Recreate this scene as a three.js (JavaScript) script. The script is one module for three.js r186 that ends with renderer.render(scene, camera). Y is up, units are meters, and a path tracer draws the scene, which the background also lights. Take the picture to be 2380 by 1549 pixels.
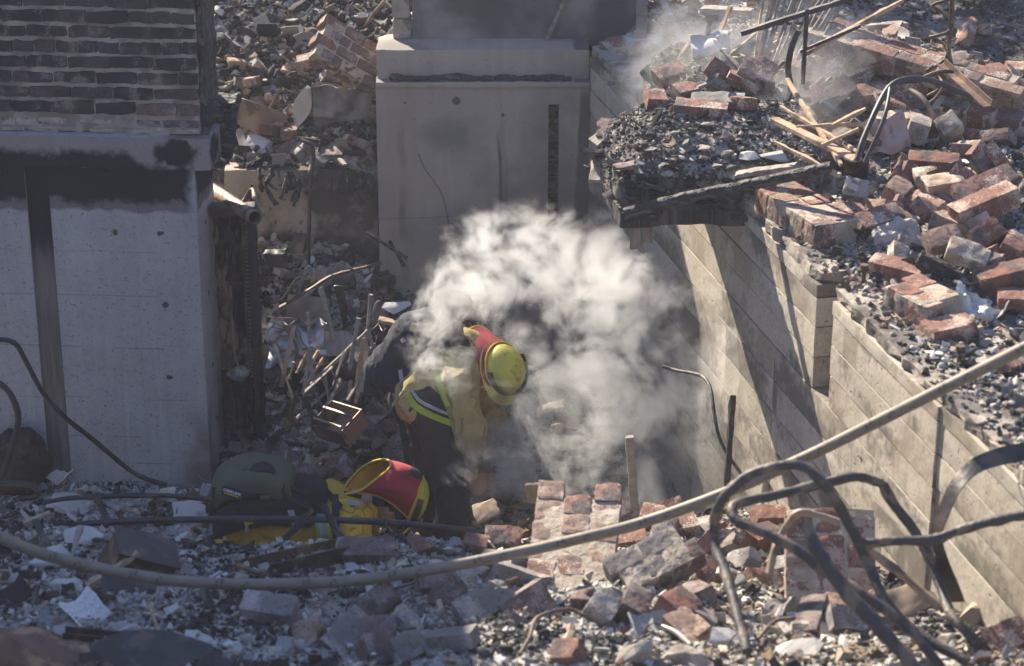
import * as THREE from 'three';
import { mergeGeometries, mergeVertices, toCreasedNormals } from 'three/addons/utils/BufferGeometryUtils.js';
import { ConvexGeometry } from 'three/addons/geometries/ConvexGeometry.js';

// ------------------------------------------------------------------ camera, sky, sun, exposure
const scene = new THREE.Scene();
const PITCH = 22 * Math.PI / 180, FPX = 5290, CX = 1190, CY = 774.5, EYE = 3.15;
const camera = new THREE.PerspectiveCamera(2 * Math.atan(CY / FPX) * 180 / Math.PI, 1024 / 666, 0.1, 500);
camera.position.set(0, EYE, 0);
camera.rotation.x = -PITCH;
camera.focus = 11.0;
camera.userData.fStop = 3.2;
const renderer = new THREE.WebGLRenderer();
renderer.toneMapping = THREE.LinearToneMapping;
renderer.toneMappingExposure = 3.0;
renderer.shadowMap.enabled = true;
scene.fog = new THREE.FogExp2(new THREE.Color(0.92, 0.95, 1.0), 0.0026);

const SUN_AZ = 31.5 * Math.PI / 180, SUN_EL = 34 * Math.PI / 180;
const sunWay = new THREE.Vector3(Math.sin(SUN_AZ) * Math.cos(SUN_EL), -Math.sin(SUN_EL), Math.cos(SUN_AZ) * Math.cos(SUN_EL));
const sun = new THREE.DirectionalLight(new THREE.Color(1.0, 0.88, 0.71), 5.0);
sun.position.copy(sunWay).multiplyScalar(-30).add(new THREE.Vector3(0, 0, -9));
sun.target.position.set(0, 0, -9);
sun.castShadow = true;
sun.shadow.mapSize.set(4096, 4096);
Object.assign(sun.shadow.camera, { left: -8, right: 8, top: 8, bottom: -8, near: 1, far: 80 });
scene.add(sun, sun.target);
{
  const w = 128, h = 64, d = new Float32Array(w * h * 4);
  for (let j = 0; j < h; j++) for (let i = 0; i < w; i++) {
    const el = ((j + 0.5) / h - 0.5) * Math.PI, t = Math.max(0, Math.sin(el)), k = Math.pow(1 - t, 3), o = (j * w + i) * 4;
    const s = el < 0 ? 0.35 : 1;
    d[o] = (0.19 + 0.30 * k) * 0.45 * s; d[o + 1] = (0.30 + 0.25 * k) * 0.45 * s; d[o + 2] = (0.60 + 0.12 * k) * 0.45 * s; d[o + 3] = 1;
  }
  const t = new THREE.DataTexture(d, w, h, THREE.RGBAFormat, THREE.FloatType);
  t.mapping = THREE.EquirectangularReflectionMapping; t.magFilter = THREE.LinearFilter; t.needsUpdate = true;
  scene.background = t; scene.environment = t;
}

// ------------------------------------------------------------------ helpers
function mulberry(a) { return () => { a = (a + 0x6d2b79f5) | 0; let t = Math.imul(a ^ (a >>> 15), 1 | a); t = (t + Math.imul(t ^ (t >>> 7), 61 | t)) ^ t; return ((t ^ (t >>> 14)) >>> 0) / 4294967296; }; }
const R = mulberry(20250117);
const rr = (a, b, r = R) => a + (b - a) * r();
const clamp = (x, a = 0, b = 1) => Math.min(b, Math.max(a, x)), lerp = (a, b, t) => a + (b - a) * t;
const sstep = (a, b, x) => { const t = clamp((x - a) / (b - a)); return t * t * (3 - 2 * t); };
const V = (x, y, z) => new THREE.Vector3(x, y, z);
const DEG = Math.PI / 180;
// lattice noise
const HS = new Float32Array(65536); { const r = mulberry(7); for (let i = 0; i < 65536; i++) HS[i] = r() * 2 - 1; }
const h3 = (x, y, z) => HS[(Math.imul(x, 374761393) ^ Math.imul(y, 668265263) ^ Math.imul(z, 1274126177)) >>> 13 & 65535];
function n3(x, y, z) {
  const X = Math.floor(x), Y = Math.floor(y), Z = Math.floor(z); let u = x - X, v = y - Y, w = z - Z;
  u = u * u * (3 - 2 * u); v = v * v * (3 - 2 * v); w = w * w * (3 - 2 * w);
  const a = h3(X, Y, Z), b = h3(X + 1, Y, Z), c = h3(X, Y + 1, Z), d = h3(X + 1, Y + 1, Z), e = h3(X, Y, Z + 1), f = h3(X + 1, Y, Z + 1), g = h3(X, Y + 1, Z + 1), k = h3(X + 1, Y + 1, Z + 1);
  const p = a + (b - a) * u, q = c + (d - c) * u, r = e + (f - e) * u, s = g + (k - g) * u, m = p + (q - p) * v, o = r + (s - r) * v;
  return m + (o - m) * w;
}
function fbm(x, y, z, o = 4) { let s = 0, a = 0.5; for (let i = 0; i < o; i++) { s += a * n3(x, y, z); x = x * 2.03 + 11.3; y = y * 2.03 + 5.7; z = z * 2.03 + 3.1; a *= 0.5; } return s; }
// periodic 2d noise for textures: period counted in cells
function n2p(x, y, p, s) {
  const X = Math.floor(x), Y = Math.floor(y); let u = x - X, v = y - Y; u = u * u * (3 - 2 * u); v = v * v * (3 - 2 * v);
  const m = (k) => ((k % p) + p) % p, x0 = m(X), x1 = m(X + 1), y0 = m(Y), y1 = m(Y + 1);
  const a = h3(x0, y0, s), b = h3(x1, y0, s), c = h3(x0, y1, s), d = h3(x1, y1, s), q = a + (b - a) * u, w = c + (d - c) * u;
  return q + (w - q) * v;
}
function f2p(u, v, p, s, o = 5) { let r = 0, a = 0.5; for (let i = 0; i < o; i++) { r += a * n2p(u * p, v * p, p, s + i * 17); p *= 2; a *= 0.5; } return r; }

// photo pixel (2380 x 1549) to a place in the world
function ray(px, py) {
  const a = (px - CX) / FPX, b = (CY - py) / FPX, c = Math.cos(PITCH), s = Math.sin(PITCH);
  return V(a, b * c - s, -b * s - c);
}
const atZ = (px, py, z) => { const d = ray(px, py), t = z / d.z; return V(d.x * t, EYE + d.y * t, z); };
const atY = (px, py, y) => { const d = ray(px, py), t = (y - EYE) / d.y; return V(d.x * t, y, d.z * t); };

// naming and describing
const taken = new Map();
function numbered(n) { const k = taken.get(n) || 0; taken.set(n, k + 1); return k ? n + '_' + String(k).padStart(3, '0') : n; }
function tag(o, label, category, group, kind) { if (label) o.userData.label = label; if (category) o.userData.category = category; if (group) o.userData.group = group; if (kind) o.userData.kind = kind; return o; }
function thing(name, label, category, pos, group, kind) {
  const g = new THREE.Group(); g.name = numbered(name); scene.add(g); if (pos) g.position.copy(pos);
  return tag(g, label, category, group, kind);
}
function part(name, geo, mat, parent) { const m = new THREE.Mesh(geo, mat); m.name = name; m.castShadow = m.receiveShadow = true; parent.add(m); return m; }
function single(name, geo, mat, label, category, group, kind) { const m = part(numbered(name), geo, mat, scene); return tag(m, label, category, group, kind); }

// geometry helpers
function boxUV(g, s = 1, off = 0) {
  g = g.index ? g.toNonIndexed() : g; const p = g.attributes.position, n = p.count, uv = new Float32Array(n * 2), a = V(), b = V(), c = V();
  for (let i = 0; i < n; i += 3) {
    a.fromBufferAttribute(p, i); b.fromBufferAttribute(p, i + 1); c.fromBufferAttribute(p, i + 2);
    const nx = b.clone().sub(a).cross(c.clone().sub(a)), ax = Math.abs(nx.x), ay = Math.abs(nx.y), az = Math.abs(nx.z);
    [a, b, c].forEach((q, k) => {
      const [u, v] = ax >= ay && ax >= az ? [q.z, q.y] : ay >= az ? [q.x, q.z] : [q.x, q.y];
      uv[(i + k) * 2] = u * s + off; uv[(i + k) * 2 + 1] = v * s + off * 0.7;
    });
  }
  g.setAttribute('uv', new THREE.BufferAttribute(uv, 2)); return g;
}
function box(w, h, d, x = 0, y = 0, z = 0) { const g = new THREE.BoxGeometry(w, h, d); g.translate(x, y, z); return boxUV(g); }
// rough box: rounded edges, uneven faces, broken corners
function rough(w, h, d, o = {}) {
  const { seed = 1, r = 0.006, amp = 0.0025, f = 30, nx = 8, ny = 3, nz = 4, brk = 0, crease = 0.6, uvs = 1, chip = 1 } = o;
  let g = new THREE.BoxGeometry(w, h, d, nx, ny, nz); g.deleteAttribute('uv'); g.deleteAttribute('normal'); g = mergeVertices(g, 1e-5);
  const p = g.attributes.position, v = V(), c = V(), rnd = mulberry(seed * 77 + 5);
  const cut = brk > 0 ? V(rr(0.7, 1, rnd), rr(-0.4, 0.4, rnd), rr(-0.5, 0.5, rnd)).normalize() : null, cd = w / 2 - brk * w;
  const corner = V(rnd() < 0.5 ? 1 : -1, rnd() < 0.5 ? 1 : -1, rnd() < 0.5 ? 1 : -1), cn = V(corner.x / w, corner.y / h, corner.z / d).normalize(), cdist = V(corner.x * w, corner.y * h, corner.z * d).multiplyScalar(0.5).dot(cn) - rr(0.006, 0.028, rnd) * Math.min(1, h * 18);
  for (let i = 0; i < p.count; i++) {
    v.fromBufferAttribute(p, i);
    c.set(clamp(v.x, -w / 2 + r, w / 2 - r), clamp(v.y, -h / 2 + r, h / 2 - r), clamp(v.z, -d / 2 + r, d / 2 - r));
    const q = v.clone().sub(c); if (q.lengthSq() > 1e-12) v.copy(c).addScaledVector(q.normalize(), r);
    const e = v.dot(cn) - cdist; if (chip && e > 0) v.addScaledVector(cn, -e + 0.004 * n3(v.x * 90, v.y * 90, v.z * 90 + seed));
    if (cut) { const e2 = v.dot(cut) - cd - 0.03 * w / 0.2 * n3(v.y * 25 + seed, v.z * 25, seed * 3.3) - 0.008 * n3(v.y * 90 + seed, v.z * 90, seed); if (e2 > 0) v.addScaledVector(cut, -e2); }
    const k = amp * (n3(v.x * f + seed * 9.1, v.y * f, v.z * f) + 0.5 * n3(v.x * f * 2.7, v.y * f * 2.7 + seed, v.z * f * 2.7));
    v.x += k * Math.sign(v.x) * (Math.abs(v.x) > w * 0.4 ? 1 : 0.2); v.y += k * Math.sign(v.y); v.z += k * Math.sign(v.z);
    p.setXYZ(i, v.x, v.y, v.z);
  }
  g = toCreasedNormals(g, crease); return boxUV(g, uvs, seed * 0.37);
}
function rock(w, h, d, seed, n = 16) {
  const r = mulberry(seed * 131 + 3), pts = [];
  for (let i = 0; i < n; i++) { const t = Math.acos(rr(-1, 1, r)), f = rr(0, 6.283, r), k = rr(0.78, 1, r); pts.push(V(Math.sin(t) * Math.cos(f) * w / 2 * k, Math.cos(t) * h / 2 * k, Math.sin(t) * Math.sin(f) * d / 2 * k)); }
  return boxUV(new ConvexGeometry(pts), 1, seed * 0.31);
}
function tube(pts, rad, o = {}) {
  const { seg = Math.max(8, pts.length * 6), rs = 9, wob = 0, seed = 1, closed = false, tension = 0.5, flat = 1 } = o;
  const curve = new THREE.CatmullRomCurve3(pts, closed, 'catmullrom', tension), g = new THREE.TubeGeometry(curve, seg, rad, rs, closed), p = g.attributes.position, n = g.attributes.normal;
  const L = curve.getLength();
  if (wob || typeof o.taper === 'function' || flat !== 1) for (let i = 0; i < p.count; i++) {
    const k = rad * (wob * (n3(p.getX(i) * 25 + seed, p.getY(i) * 25, p.getZ(i) * 25) + 0.6 * n3(p.getX(i) * 80 + seed, p.getY(i) * 80, p.getZ(i) * 80)));
    p.setXYZ(i, p.getX(i) + n.getX(i) * k, p.getY(i) + n.getY(i) * k, p.getZ(i) + n.getZ(i) * k);
  }
  const uv = g.attributes.uv; for (let i = 0; i < uv.count; i++) uv.setXY(i, uv.getX(i) * L, uv.getY(i) * rad * 6.283);
  const parts = [g];
  if (!closed) for (const [t, s] of [[0, -1], [1, 1]]) {
    const c = new THREE.CircleGeometry(rad * 0.97, rs), q = curve.getPointAt(t), d = curve.getTangentAt(t).multiplyScalar(s);
    c.applyQuaternion(new THREE.Quaternion().setFromUnitVectors(V(0, 0, 1), d)); c.translate(q.x, q.y, q.z); parts.push(c);
  }
  return mergeGeometries(parts.map((x) => x.index ? x.toNonIndexed() : x));
}
// a square bar between two points
function bar(a, b, w, h, o = {}) {
  const d = b.clone().sub(a), L = d.length(), g = o.rough ? rough(L, h, w, { seed: o.seed || 3, r: Math.min(w, h) * 0.15, amp: o.rough, nx: o.nx || 14, ny: 2, nz: 2, f: 25 }) : box(L, h, w);
  const q = new THREE.Quaternion(), x = d.normalize(), up = Math.abs(x.y) > 0.95 ? V(0, 0, 1) : V(0, 1, 0), z = x.clone().cross(up).normalize(), y = z.clone().cross(x);
  q.setFromRotationMatrix(new THREE.Matrix4().makeBasis(x, y, z)); if (o.roll) g.rotateX(o.roll);
  g.applyQuaternion(q); const m = a.clone().add(b).multiplyScalar(0.5); g.translate(m.x, m.y, m.z); return g;
}
// a sheet given by a function of (u,v), with thickness
function sheet(fn, nu, nv, th = 0.003) {
  const top = [], idx = [], uvs = []; const P = [];
  for (let j = 0; j <= nv; j++) for (let i = 0; i <= nu; i++) P.push(fn(i / nu, j / nv));
  const at = (i, j) => P[clamp(j, 0, nv) * (nu + 1) + clamp(i, 0, nu)];
  const N = []; for (let j = 0; j <= nv; j++) for (let i = 0; i <= nu; i++) N.push(at(i + 1, j).clone().sub(at(i - 1, j)).cross(at(i, j + 1).clone().sub(at(i, j - 1))).normalize());
  const n = P.length, pos = []; for (const s of [0.5, -0.5]) for (let k = 0; k < n; k++) { const q = P[k].clone().addScaledVector(N[k], s * th); pos.push(q.x, q.y, q.z); }
  let su = 0, sv = 0; for (let i = 0; i < nu; i++) su += at(i, nv >> 1).distanceTo(at(i + 1, nv >> 1)); for (let j = 0; j < nv; j++) sv += at(nu >> 1, j).distanceTo(at(nu >> 1, j + 1));
  for (let s = 0; s < 2; s++) for (let j = 0; j <= nv; j++) for (let i = 0; i <= nu; i++) uvs.push(i / nu * su, j / nv * sv);
  const k = (i, j) => j * (nu + 1) + i;
  for (let j = 0; j < nv; j++) for (let i = 0; i < nu; i++) { const a = k(i, j), b = k(i + 1, j), c = k(i + 1, j + 1), d = k(i, j + 1); idx.push(a, b, c, a, c, d, a + n, c + n, b + n, a + n, d + n, c + n); }
  const edge = (a, b) => idx.push(a, a + n, b, b, a + n, b + n);
  for (let i = 0; i < nu; i++) { edge(k(i, 0), k(i + 1, 0)); edge(k(i + 1, nv), k(i, nv)); }
  for (let j = 0; j < nv; j++) { edge(k(0, j + 1), k(0, j)); edge(k(nu, j), k(nu, j + 1)); }
  const g = new THREE.BufferGeometry(); g.setAttribute('position', new THREE.Float32BufferAttribute(pos, 3)); g.setAttribute('uv', new THREE.Float32BufferAttribute(uvs, 2)); g.setIndex(idx);
  return toCreasedNormals(g, 0.7);
}
const merge = (a) => mergeGeometries(a.map((g) => { g = g.index ? g.toNonIndexed() : g; for (const k of Object.keys(g.attributes)) if (!['position', 'normal', 'uv'].includes(k)) g.deleteAttribute(k); if (!g.attributes.uv) g = boxUV(g); if (!g.attributes.normal) g.computeVertexNormals(); return g; }));
// smooth mesh of a distance field (surface nets)
function fieldMesh(f, lo, hi, cell, uvs = 1) {
  const nx = Math.ceil((hi.x - lo.x) / cell) + 1, ny = Math.ceil((hi.y - lo.y) / cell) + 1, nz = Math.ceil((hi.z - lo.z) / cell) + 1, F = new Float32Array(nx * ny * nz);
  const id = (i, j, k) => (k * ny + j) * nx + i;
  for (let k = 0; k < nz; k++) for (let j = 0; j < ny; j++) for (let i = 0; i < nx; i++) F[id(i, j, k)] = f(lo.x + i * cell, lo.y + j * cell, lo.z + k * cell);
  const vid = new Int32Array(nx * ny * nz).fill(-1), pos = [], idx = [];
  for (let k = 0; k < nz - 1; k++) for (let j = 0; j < ny - 1; j++) for (let i = 0; i < nx - 1; i++) {
    let sx = 0, sy = 0, sz = 0, n = 0;
    const e = (a, b, c, x, y, z) => { const p = F[id(i + a, j + b, k + c)], q = F[id(i + x, j + y, k + z)]; if ((p < 0) !== (q < 0)) { const t = p / (p - q); sx += a + (x - a) * t; sy += b + (y - b) * t; sz += c + (z - c) * t; n++; } };
    e(0, 0, 0, 1, 0, 0); e(0, 1, 0, 1, 1, 0); e(0, 0, 1, 1, 0, 1); e(0, 1, 1, 1, 1, 1); e(0, 0, 0, 0, 1, 0); e(1, 0, 0, 1, 1, 0); e(0, 0, 1, 0, 1, 1); e(1, 0, 1, 1, 1, 1); e(0, 0, 0, 0, 0, 1); e(1, 0, 0, 1, 0, 1); e(0, 1, 0, 0, 1, 1); e(1, 1, 0, 1, 1, 1);
    if (n) { vid[id(i, j, k)] = pos.length / 3; pos.push(lo.x + (i + sx / n) * cell, lo.y + (j + sy / n) * cell, lo.z + (k + sz / n) * cell); }
  }
  const quad = (a, b, c, d, flip) => { if (a < 0 || b < 0 || c < 0 || d < 0) return; flip ? idx.push(a, c, b, a, d, c) : idx.push(a, b, c, a, c, d); };
  for (let k = 1; k < nz - 1; k++) for (let j = 1; j < ny - 1; j++) for (let i = 1; i < nx - 1; i++) {
    const s = F[id(i, j, k)] < 0;
    if (s !== F[id(i + 1, j, k)] < 0) quad(vid[id(i, j - 1, k - 1)], vid[id(i, j, k - 1)], vid[id(i, j, k)], vid[id(i, j - 1, k)], !s);
    if (s !== F[id(i, j + 1, k)] < 0) quad(vid[id(i - 1, j, k - 1)], vid[id(i - 1, j, k)], vid[id(i, j, k)], vid[id(i, j, k - 1)], !s);
    if (s !== F[id(i, j, k + 1)] < 0) quad(vid[id(i - 1, j - 1, k)], vid[id(i, j - 1, k)], vid[id(i, j, k)], vid[id(i - 1, j, k)], !s);
  }
  const g = new THREE.BufferGeometry(); g.setAttribute('position', new THREE.Float32BufferAttribute(pos, 3)); g.setIndex(idx); g.computeVertexNormals();
  const nn = g.attributes.normal, uv = []; for (let i = 0; i < pos.length / 3; i++) { const ax = Math.abs(nn.getX(i)), ay = Math.abs(nn.getY(i)); uv.push((pos[i * 3] + (ax > 0.7 ? pos[i * 3 + 2] : 0)) * uvs, (pos[i * 3 + 1] + (ay > 0.7 ? pos[i * 3 + 2] : 0)) * uvs); }
  g.setAttribute('uv', new THREE.Float32BufferAttribute(uv, 2)); return g;
}
// distance to a tapered limb
function limb(x, y, z, a, b, ra, rb) {
  const dx = b.x - a.x, dy = b.y - a.y, dz = b.z - a.z, t = clamp(((x - a.x) * dx + (y - a.y) * dy + (z - a.z) * dz) / (dx * dx + dy * dy + dz * dz || 1e-9));
  return Math.hypot(x - a.x - dx * t, y - a.y - dy * t, z - a.z - dz * t) - ra - (rb - ra) * t;
}
const smin = (a, b, k) => { const h = clamp(0.5 + 0.5 * (b - a) / k); return b + (a - b) * h - k * h * (1 - h); };
function limbs(list, k) { return (x, y, z) => { let d = 9; for (const [a, b, ra, rb] of list) d = smin(d, limb(x, y, z, a, b, ra, rb), k); return d; }; }
// ------------------------------------------------------------------ procedural materials (map covers `size` metres)
function dtex(w, h, fn, srgb = true) {
  const d = new Uint8Array(w * h * 4);
  const enc = (c) => srgb ? 255 * (c <= 0.0031308 ? 12.92 * c : 1.055 * Math.pow(c, 1 / 2.4) - 0.055) : 255 * c;
  for (let j = 0; j < h; j++) for (let i = 0; i < w; i++) { const c = fn((i + 0.5) / w, (j + 0.5) / h), o = (j * w + i) * 4; d[o] = enc(clamp(c[0])); d[o + 1] = enc(clamp(c[1])); d[o + 2] = enc(clamp(c[2])); d[o + 3] = 255; }
  const t = new THREE.DataTexture(d, w, h); t.magFilter = THREE.LinearFilter; t.minFilter = THREE.LinearMipmapLinearFilter; t.wrapS = t.wrapT = THREE.RepeatWrapping; if (srgb) t.colorSpace = THREE.SRGBColorSpace; t.needsUpdate = true; return t;
}
const mix3 = (a, b, t) => [a[0] + (b[0] - a[0]) * t, a[1] + (b[1] - a[1]) * t, a[2] + (b[2] - a[2]) * t];
const mul3 = (a, k) => [a[0] * k, a[1] * k, a[2] * k];
function surf(w, h, size, fn, o = {}) {
  const map = dtex(w, h, fn), rep = 1 / size; map.repeat.set(rep, rep * (o.vs || 1));
  const m = new THREE.MeshStandardMaterial({ map, roughness: o.rough ?? 0.92, metalness: o.metal ?? 0 });
  if (o.bump) { m.bumpMap = dtex(w, h, (u, v) => { const b = clamp(o.bump(u, v)); return [b, b, b]; }, false); m.bumpMap.repeat.copy(map.repeat); m.bumpScale = o.bs ?? 0.003; }
  return m;
}
const plain = (r, g, b, rough = 0.9, metal = 0) => new THREE.MeshStandardMaterial({ color: new THREE.Color(r, g, b), roughness: rough, metalness: metal });
const spots = (u, v, p, s, t) => sstep(t, t + 0.12, n2p(u * p, v * p, p, s) * 0.7 + 0.3 * n2p(u * p * 2, v * p * 2, p * 2, s + 3));
const M = {};
function brickMat(base, mortar, soot, seed, k = {}) {
  return surf(256, 256, 0.26, (u, v) => {
    let c = mul3(base, 1 + 0.55 * f2p(u, v, 4, seed, 5)); c = mix3(c, mul3(base, 0.55), spots(u, v, 24, seed + 1, 0.35));
    const m = sstep(k.m0 ?? 0.05, (k.m0 ?? 0.05) + 0.3, f2p(u, v, 3, seed + 40, 5) + 0.25 * n2p(u * 60, v * 60, 60, seed)); c = mix3(c, mul3(mortar, 1 + 0.3 * f2p(u, v, 16, seed + 9, 3)), m * (k.ma ?? 0.85));
    const s = sstep(k.s0 ?? 0.1, (k.s0 ?? 0.1) + 0.25, f2p(u, v, 2, seed + 80, 5)); return mix3(c, soot, s * (k.sa ?? 0.8));
  }, { bump: (u, v) => 0.5 + 0.6 * f2p(u, v, 8, seed + 5, 5), bs: 0.004 });
}
M.bricks = [
  brickMat([0.17, 0.08, 0.06], [0.40, 0.31, 0.24], [0.05, 0.04, 0.04], 1, { m0: -0.04, s0: 0.14 }),
  brickMat([0.165, 0.085, 0.067], [0.42, 0.35, 0.29], [0.05, 0.045, 0.045], 2, { m0: -0.12, s0: 0.15 }),
  brickMat([0.215, 0.145, 0.108], [0.36, 0.29, 0.24], [0.06, 0.05, 0.05], 3, { m0: -0.12, s0: 0.1 }),
  brickMat([0.185, 0.078, 0.053], [0.38, 0.28, 0.2], [0.05, 0.04, 0.04], 4, { m0: 0.06, s0: 0.18 }),
];
M.brickSoot = brickMat([0.10, 0.06, 0.055], [0.20, 0.17, 0.15], [0.028, 0.028, 0.03], 6, { m0: 0.15, s0: -0.1 });
M.brickGrey = brickMat([0.165, 0.152, 0.142], [0.32, 0.29, 0.26], [0.07, 0.07, 0.07], 7, { m0: 0.0, s0: 0.12 });
M.brickCream = brickMat([0.33, 0.24, 0.17], [0.55, 0.48, 0.37], [0.09, 0.08, 0.07], 8, { m0: -0.2, s0: 0.25 });
M.brickPurple = brickMat([0.13, 0.09, 0.083], [0.26, 0.21, 0.2], [0.05, 0.045, 0.05], 9, { m0: 0.1, s0: 0.2 });
M.mortar = surf(256, 256, 0.4, (u, v) => mul3([0.32, 0.27, 0.21], 1 + 0.5 * f2p(u, v, 6, 21, 5) + 0.25 * n2p(u * 120, v * 120, 120, 5)), { bump: (u, v) => 0.5 + 0.6 * f2p(u, v, 12, 22, 5), bs: 0.008 });
M.mortarSmoked = surf(512, 512, 0.9, (u, v) => mix3(mul3([0.30, 0.26, 0.215], 1 + 0.5 * f2p(u, v, 6, 21, 6)), [0.09, 0.08, 0.075], 0.5 * sstep(0.0, 0.35, f2p(u, v, 9, 60, 5))), { bump: (u, v) => 0.5 + 0.7 * f2p(u, v, 14, 22, 5), bs: 0.012 });
M.wallBrick = [0, 1, 2, 3].map((i) => brickMat([[0.032, 0.03, 0.036], [0.05, 0.043, 0.046], [0.022, 0.022, 0.027], [0.062, 0.047, 0.048]][i], [0.2, 0.17, 0.145], [0.018, 0.018, 0.022], 30 + i, { m0: 0.2, ma: 0.75, s0: 0.05, sa: 0.75 }));
M.concrete = surf(512, 512, 1.3, (u, v) => { let c = mul3([0.34, 0.325, 0.31], 1 + 0.28 * f2p(u, v, 4, 3, 6) + 0.12 * f2p(u * 1, v * 0.125, 32, 9, 3)); c = mix3(c, [0.12, 0.1, 0.085], 0.8 * spots(u, v, 70, 11, 0.56)); return mix3(c, [0.5, 0.48, 0.46], 0.25 * sstep(0.1, 0.5, f2p(u, v * 0.25, 16, 31, 4))); }, { bump: (u, v) => 0.6 + 0.25 * f2p(u, v, 16, 4, 5) - 0.5 * spots(u, v, 70, 11, 0.56), bs: 0.004 });
M.concreteTan = surf(1024, 1024, 1.9, (u, v) => {
  let c = mul3([0.37, 0.33, 0.265], 1 + 0.34 * f2p(u, v, 5, 13, 6) + 0.1 * f2p(u * 0.25, v, 48, 19, 4) + 0.16 * n2p(u * 220, v * 220, 220, 8)); c = mix3(c, [0.2, 0.165, 0.12], 0.6 * sstep(0.05, 0.4, f2p(u, v * 0.25, 12, 77, 5))); c = mix3(c, [0.5, 0.47, 0.41], 0.4 * sstep(0.12, 0.45, f2p(u, v, 7, 88, 5)));
  c = mix3(c, [0.10, 0.085, 0.07], 0.85 * sstep(-0.08, 0.36, f2p(u * 0.5, v, 8, 25, 6) + 0.12 * n2p(u * 90, v * 90, 90, 2)));
  return mix3(c, [0.09, 0.08, 0.07], 0.8 * spots(u, v, 110, 41, 0.68));
}, { bump: (u, v) => 0.6 + 0.12 * f2p(u * 0.25, v, 48, 19, 4) + 0.45 * f2p(u, v, 24, 6, 5) - 0.4 * spots(u, v, 110, 41, 0.68), bs: 0.005 });
M.concreteTop = surf(512, 512, 0.9, (u, v) => { let c = mul3([0.24, 0.21, 0.175], 1 + 0.5 * f2p(u, v, 6, 253, 6)); return mix3(c, [0.06, 0.055, 0.05], 0.85 * sstep(-0.05, 0.3, f2p(u, v, 7, 255, 6))); }, { bump: (u, v) => 0.5 + 0.6 * f2p(u, v, 16, 254, 5), bs: 0.014 });
M.concreteTan2 = M.concreteTan.clone(); M.concreteTan2.color.setRGB(0.95, 0.945, 0.94); M.concreteTan3 = M.concreteTan.clone(); M.concreteTan3.color.setRGB(0.98, 0.97, 0.96);
M.concreteDirty = surf(512, 512, 1.6, (u, v) => { let c = mul3([0.27, 0.245, 0.22], 1 + 0.4 * f2p(u, v, 4, 53, 6)); return mix3(c, [0.05, 0.045, 0.045], 0.8 * sstep(0.02, 0.42, f2p(u, v, 3, 55, 6))); }, { bump: (u, v) => 0.5 + 0.4 * f2p(u, v, 12, 4, 5), bs: 0.006 });
M.char = surf(256, 256, 0.3, (u, v) => { const c = Math.abs(f2p(u * 0.5, v, 12, 61, 4)); return mix3([0.018, 0.017, 0.018], [0.09, 0.085, 0.085], sstep(0.1, 0.45, c) * 0.8 + 0.2 * spots(u, v, 40, 3, 0.4)); }, { rough: 0.75, bump: (u, v) => Math.min(1, 3 * Math.abs(f2p(u * 0.5, v, 12, 61, 4))), bs: 0.008 });
M.rust = surf(256, 256, 0.35, (u, v) => mix3(mul3([0.085, 0.052, 0.038], 1 + 0.7 * f2p(u, v, 6, 71, 5)), [0.20, 0.135, 0.08], sstep(0.1, 0.45, f2p(u, v, 5, 74, 5))), { rough: 0.7, metal: 0.25, bump: (u, v) => 0.5 + 0.5 * f2p(u, v, 20, 72, 4), bs: 0.002 });
M.darkMetal = surf(256, 256, 0.3, (u, v) => mix3(mul3([0.035, 0.033, 0.036], 1 + 0.6 * f2p(u, v, 6, 81, 5)), [0.10, 0.075, 0.06], 0.8 * sstep(0.08, 0.4, f2p(u, v, 6, 84, 5))), { rough: 0.5, metal: 0.35, bump: (u, v) => 0.5 + 0.5 * f2p(u, v, 16, 82, 4), bs: 0.002 });
M.hose = surf(256, 256, 0.3, (u, v) => mul3([0.17, 0.145, 0.11], 1 + 0.4 * f2p(u, v, 5, 91, 5) - 0.5 * spots(u, v, 16, 93, 0.42)), { rough: 0.6, bump: (u, v) => 0.5 + 0.4 * f2p(u, v, 14, 92, 4), bs: 0.0015 });
M.cable = surf(256, 256, 0.25, (u, v) => mix3(mul3([0.032, 0.03, 0.032], 1 + 0.5 * f2p(u, v, 6, 101, 5)), [0.16, 0.12, 0.08], 0.75 * sstep(0.08, 0.4, f2p(u, v, 4, 104, 5))), { rough: 0.62, bump: (u, v) => 0.5 + 0.6 * f2p(u, v, 18, 102, 4), bs: 0.003 });
M.blackHose = surf(128, 128, 0.2, (u, v) => mul3([0.02, 0.022, 0.026], 1 + 0.6 * f2p(u, v, 6, 111, 4)), { rough: 0.5 });
M.wood = surf(256, 256, 0.4, (u, v) => mix3(mul3([0.36, 0.26, 0.17], 1 + 0.4 * f2p(u, v * 0.25, 24, 121, 4)), [0.07, 0.055, 0.045], 0.7 * sstep(0.1, 0.4, f2p(u, v, 4, 123, 5))), { bump: (u, v) => 0.5 + 0.5 * f2p(u, v * 0.25, 24, 121, 4), bs: 0.002 });
M.greyWood = surf(256, 256, 0.4, (u, v) => mul3([0.24, 0.21, 0.18], 1 + 0.5 * f2p(u, v * 0.25, 24, 131, 4) + 0.3 * f2p(u, v, 4, 133, 3)), { bump: (u, v) => 0.5 + 0.5 * f2p(u, v * 0.25, 24, 131, 4), bs: 0.002 });
M.plaster = surf(256, 256, 0.4, (u, v) => mix3(mul3([0.43, 0.41, 0.385], 1 + 0.2 * f2p(u, v, 4, 141, 5)), [0.12, 0.11, 0.10], 0.6 * sstep(0.15, 0.45, f2p(u, v, 5, 143, 5))), { bump: (u, v) => 0.5 + 0.5 * f2p(u, v, 10, 142, 5), bs: 0.004 });
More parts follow.
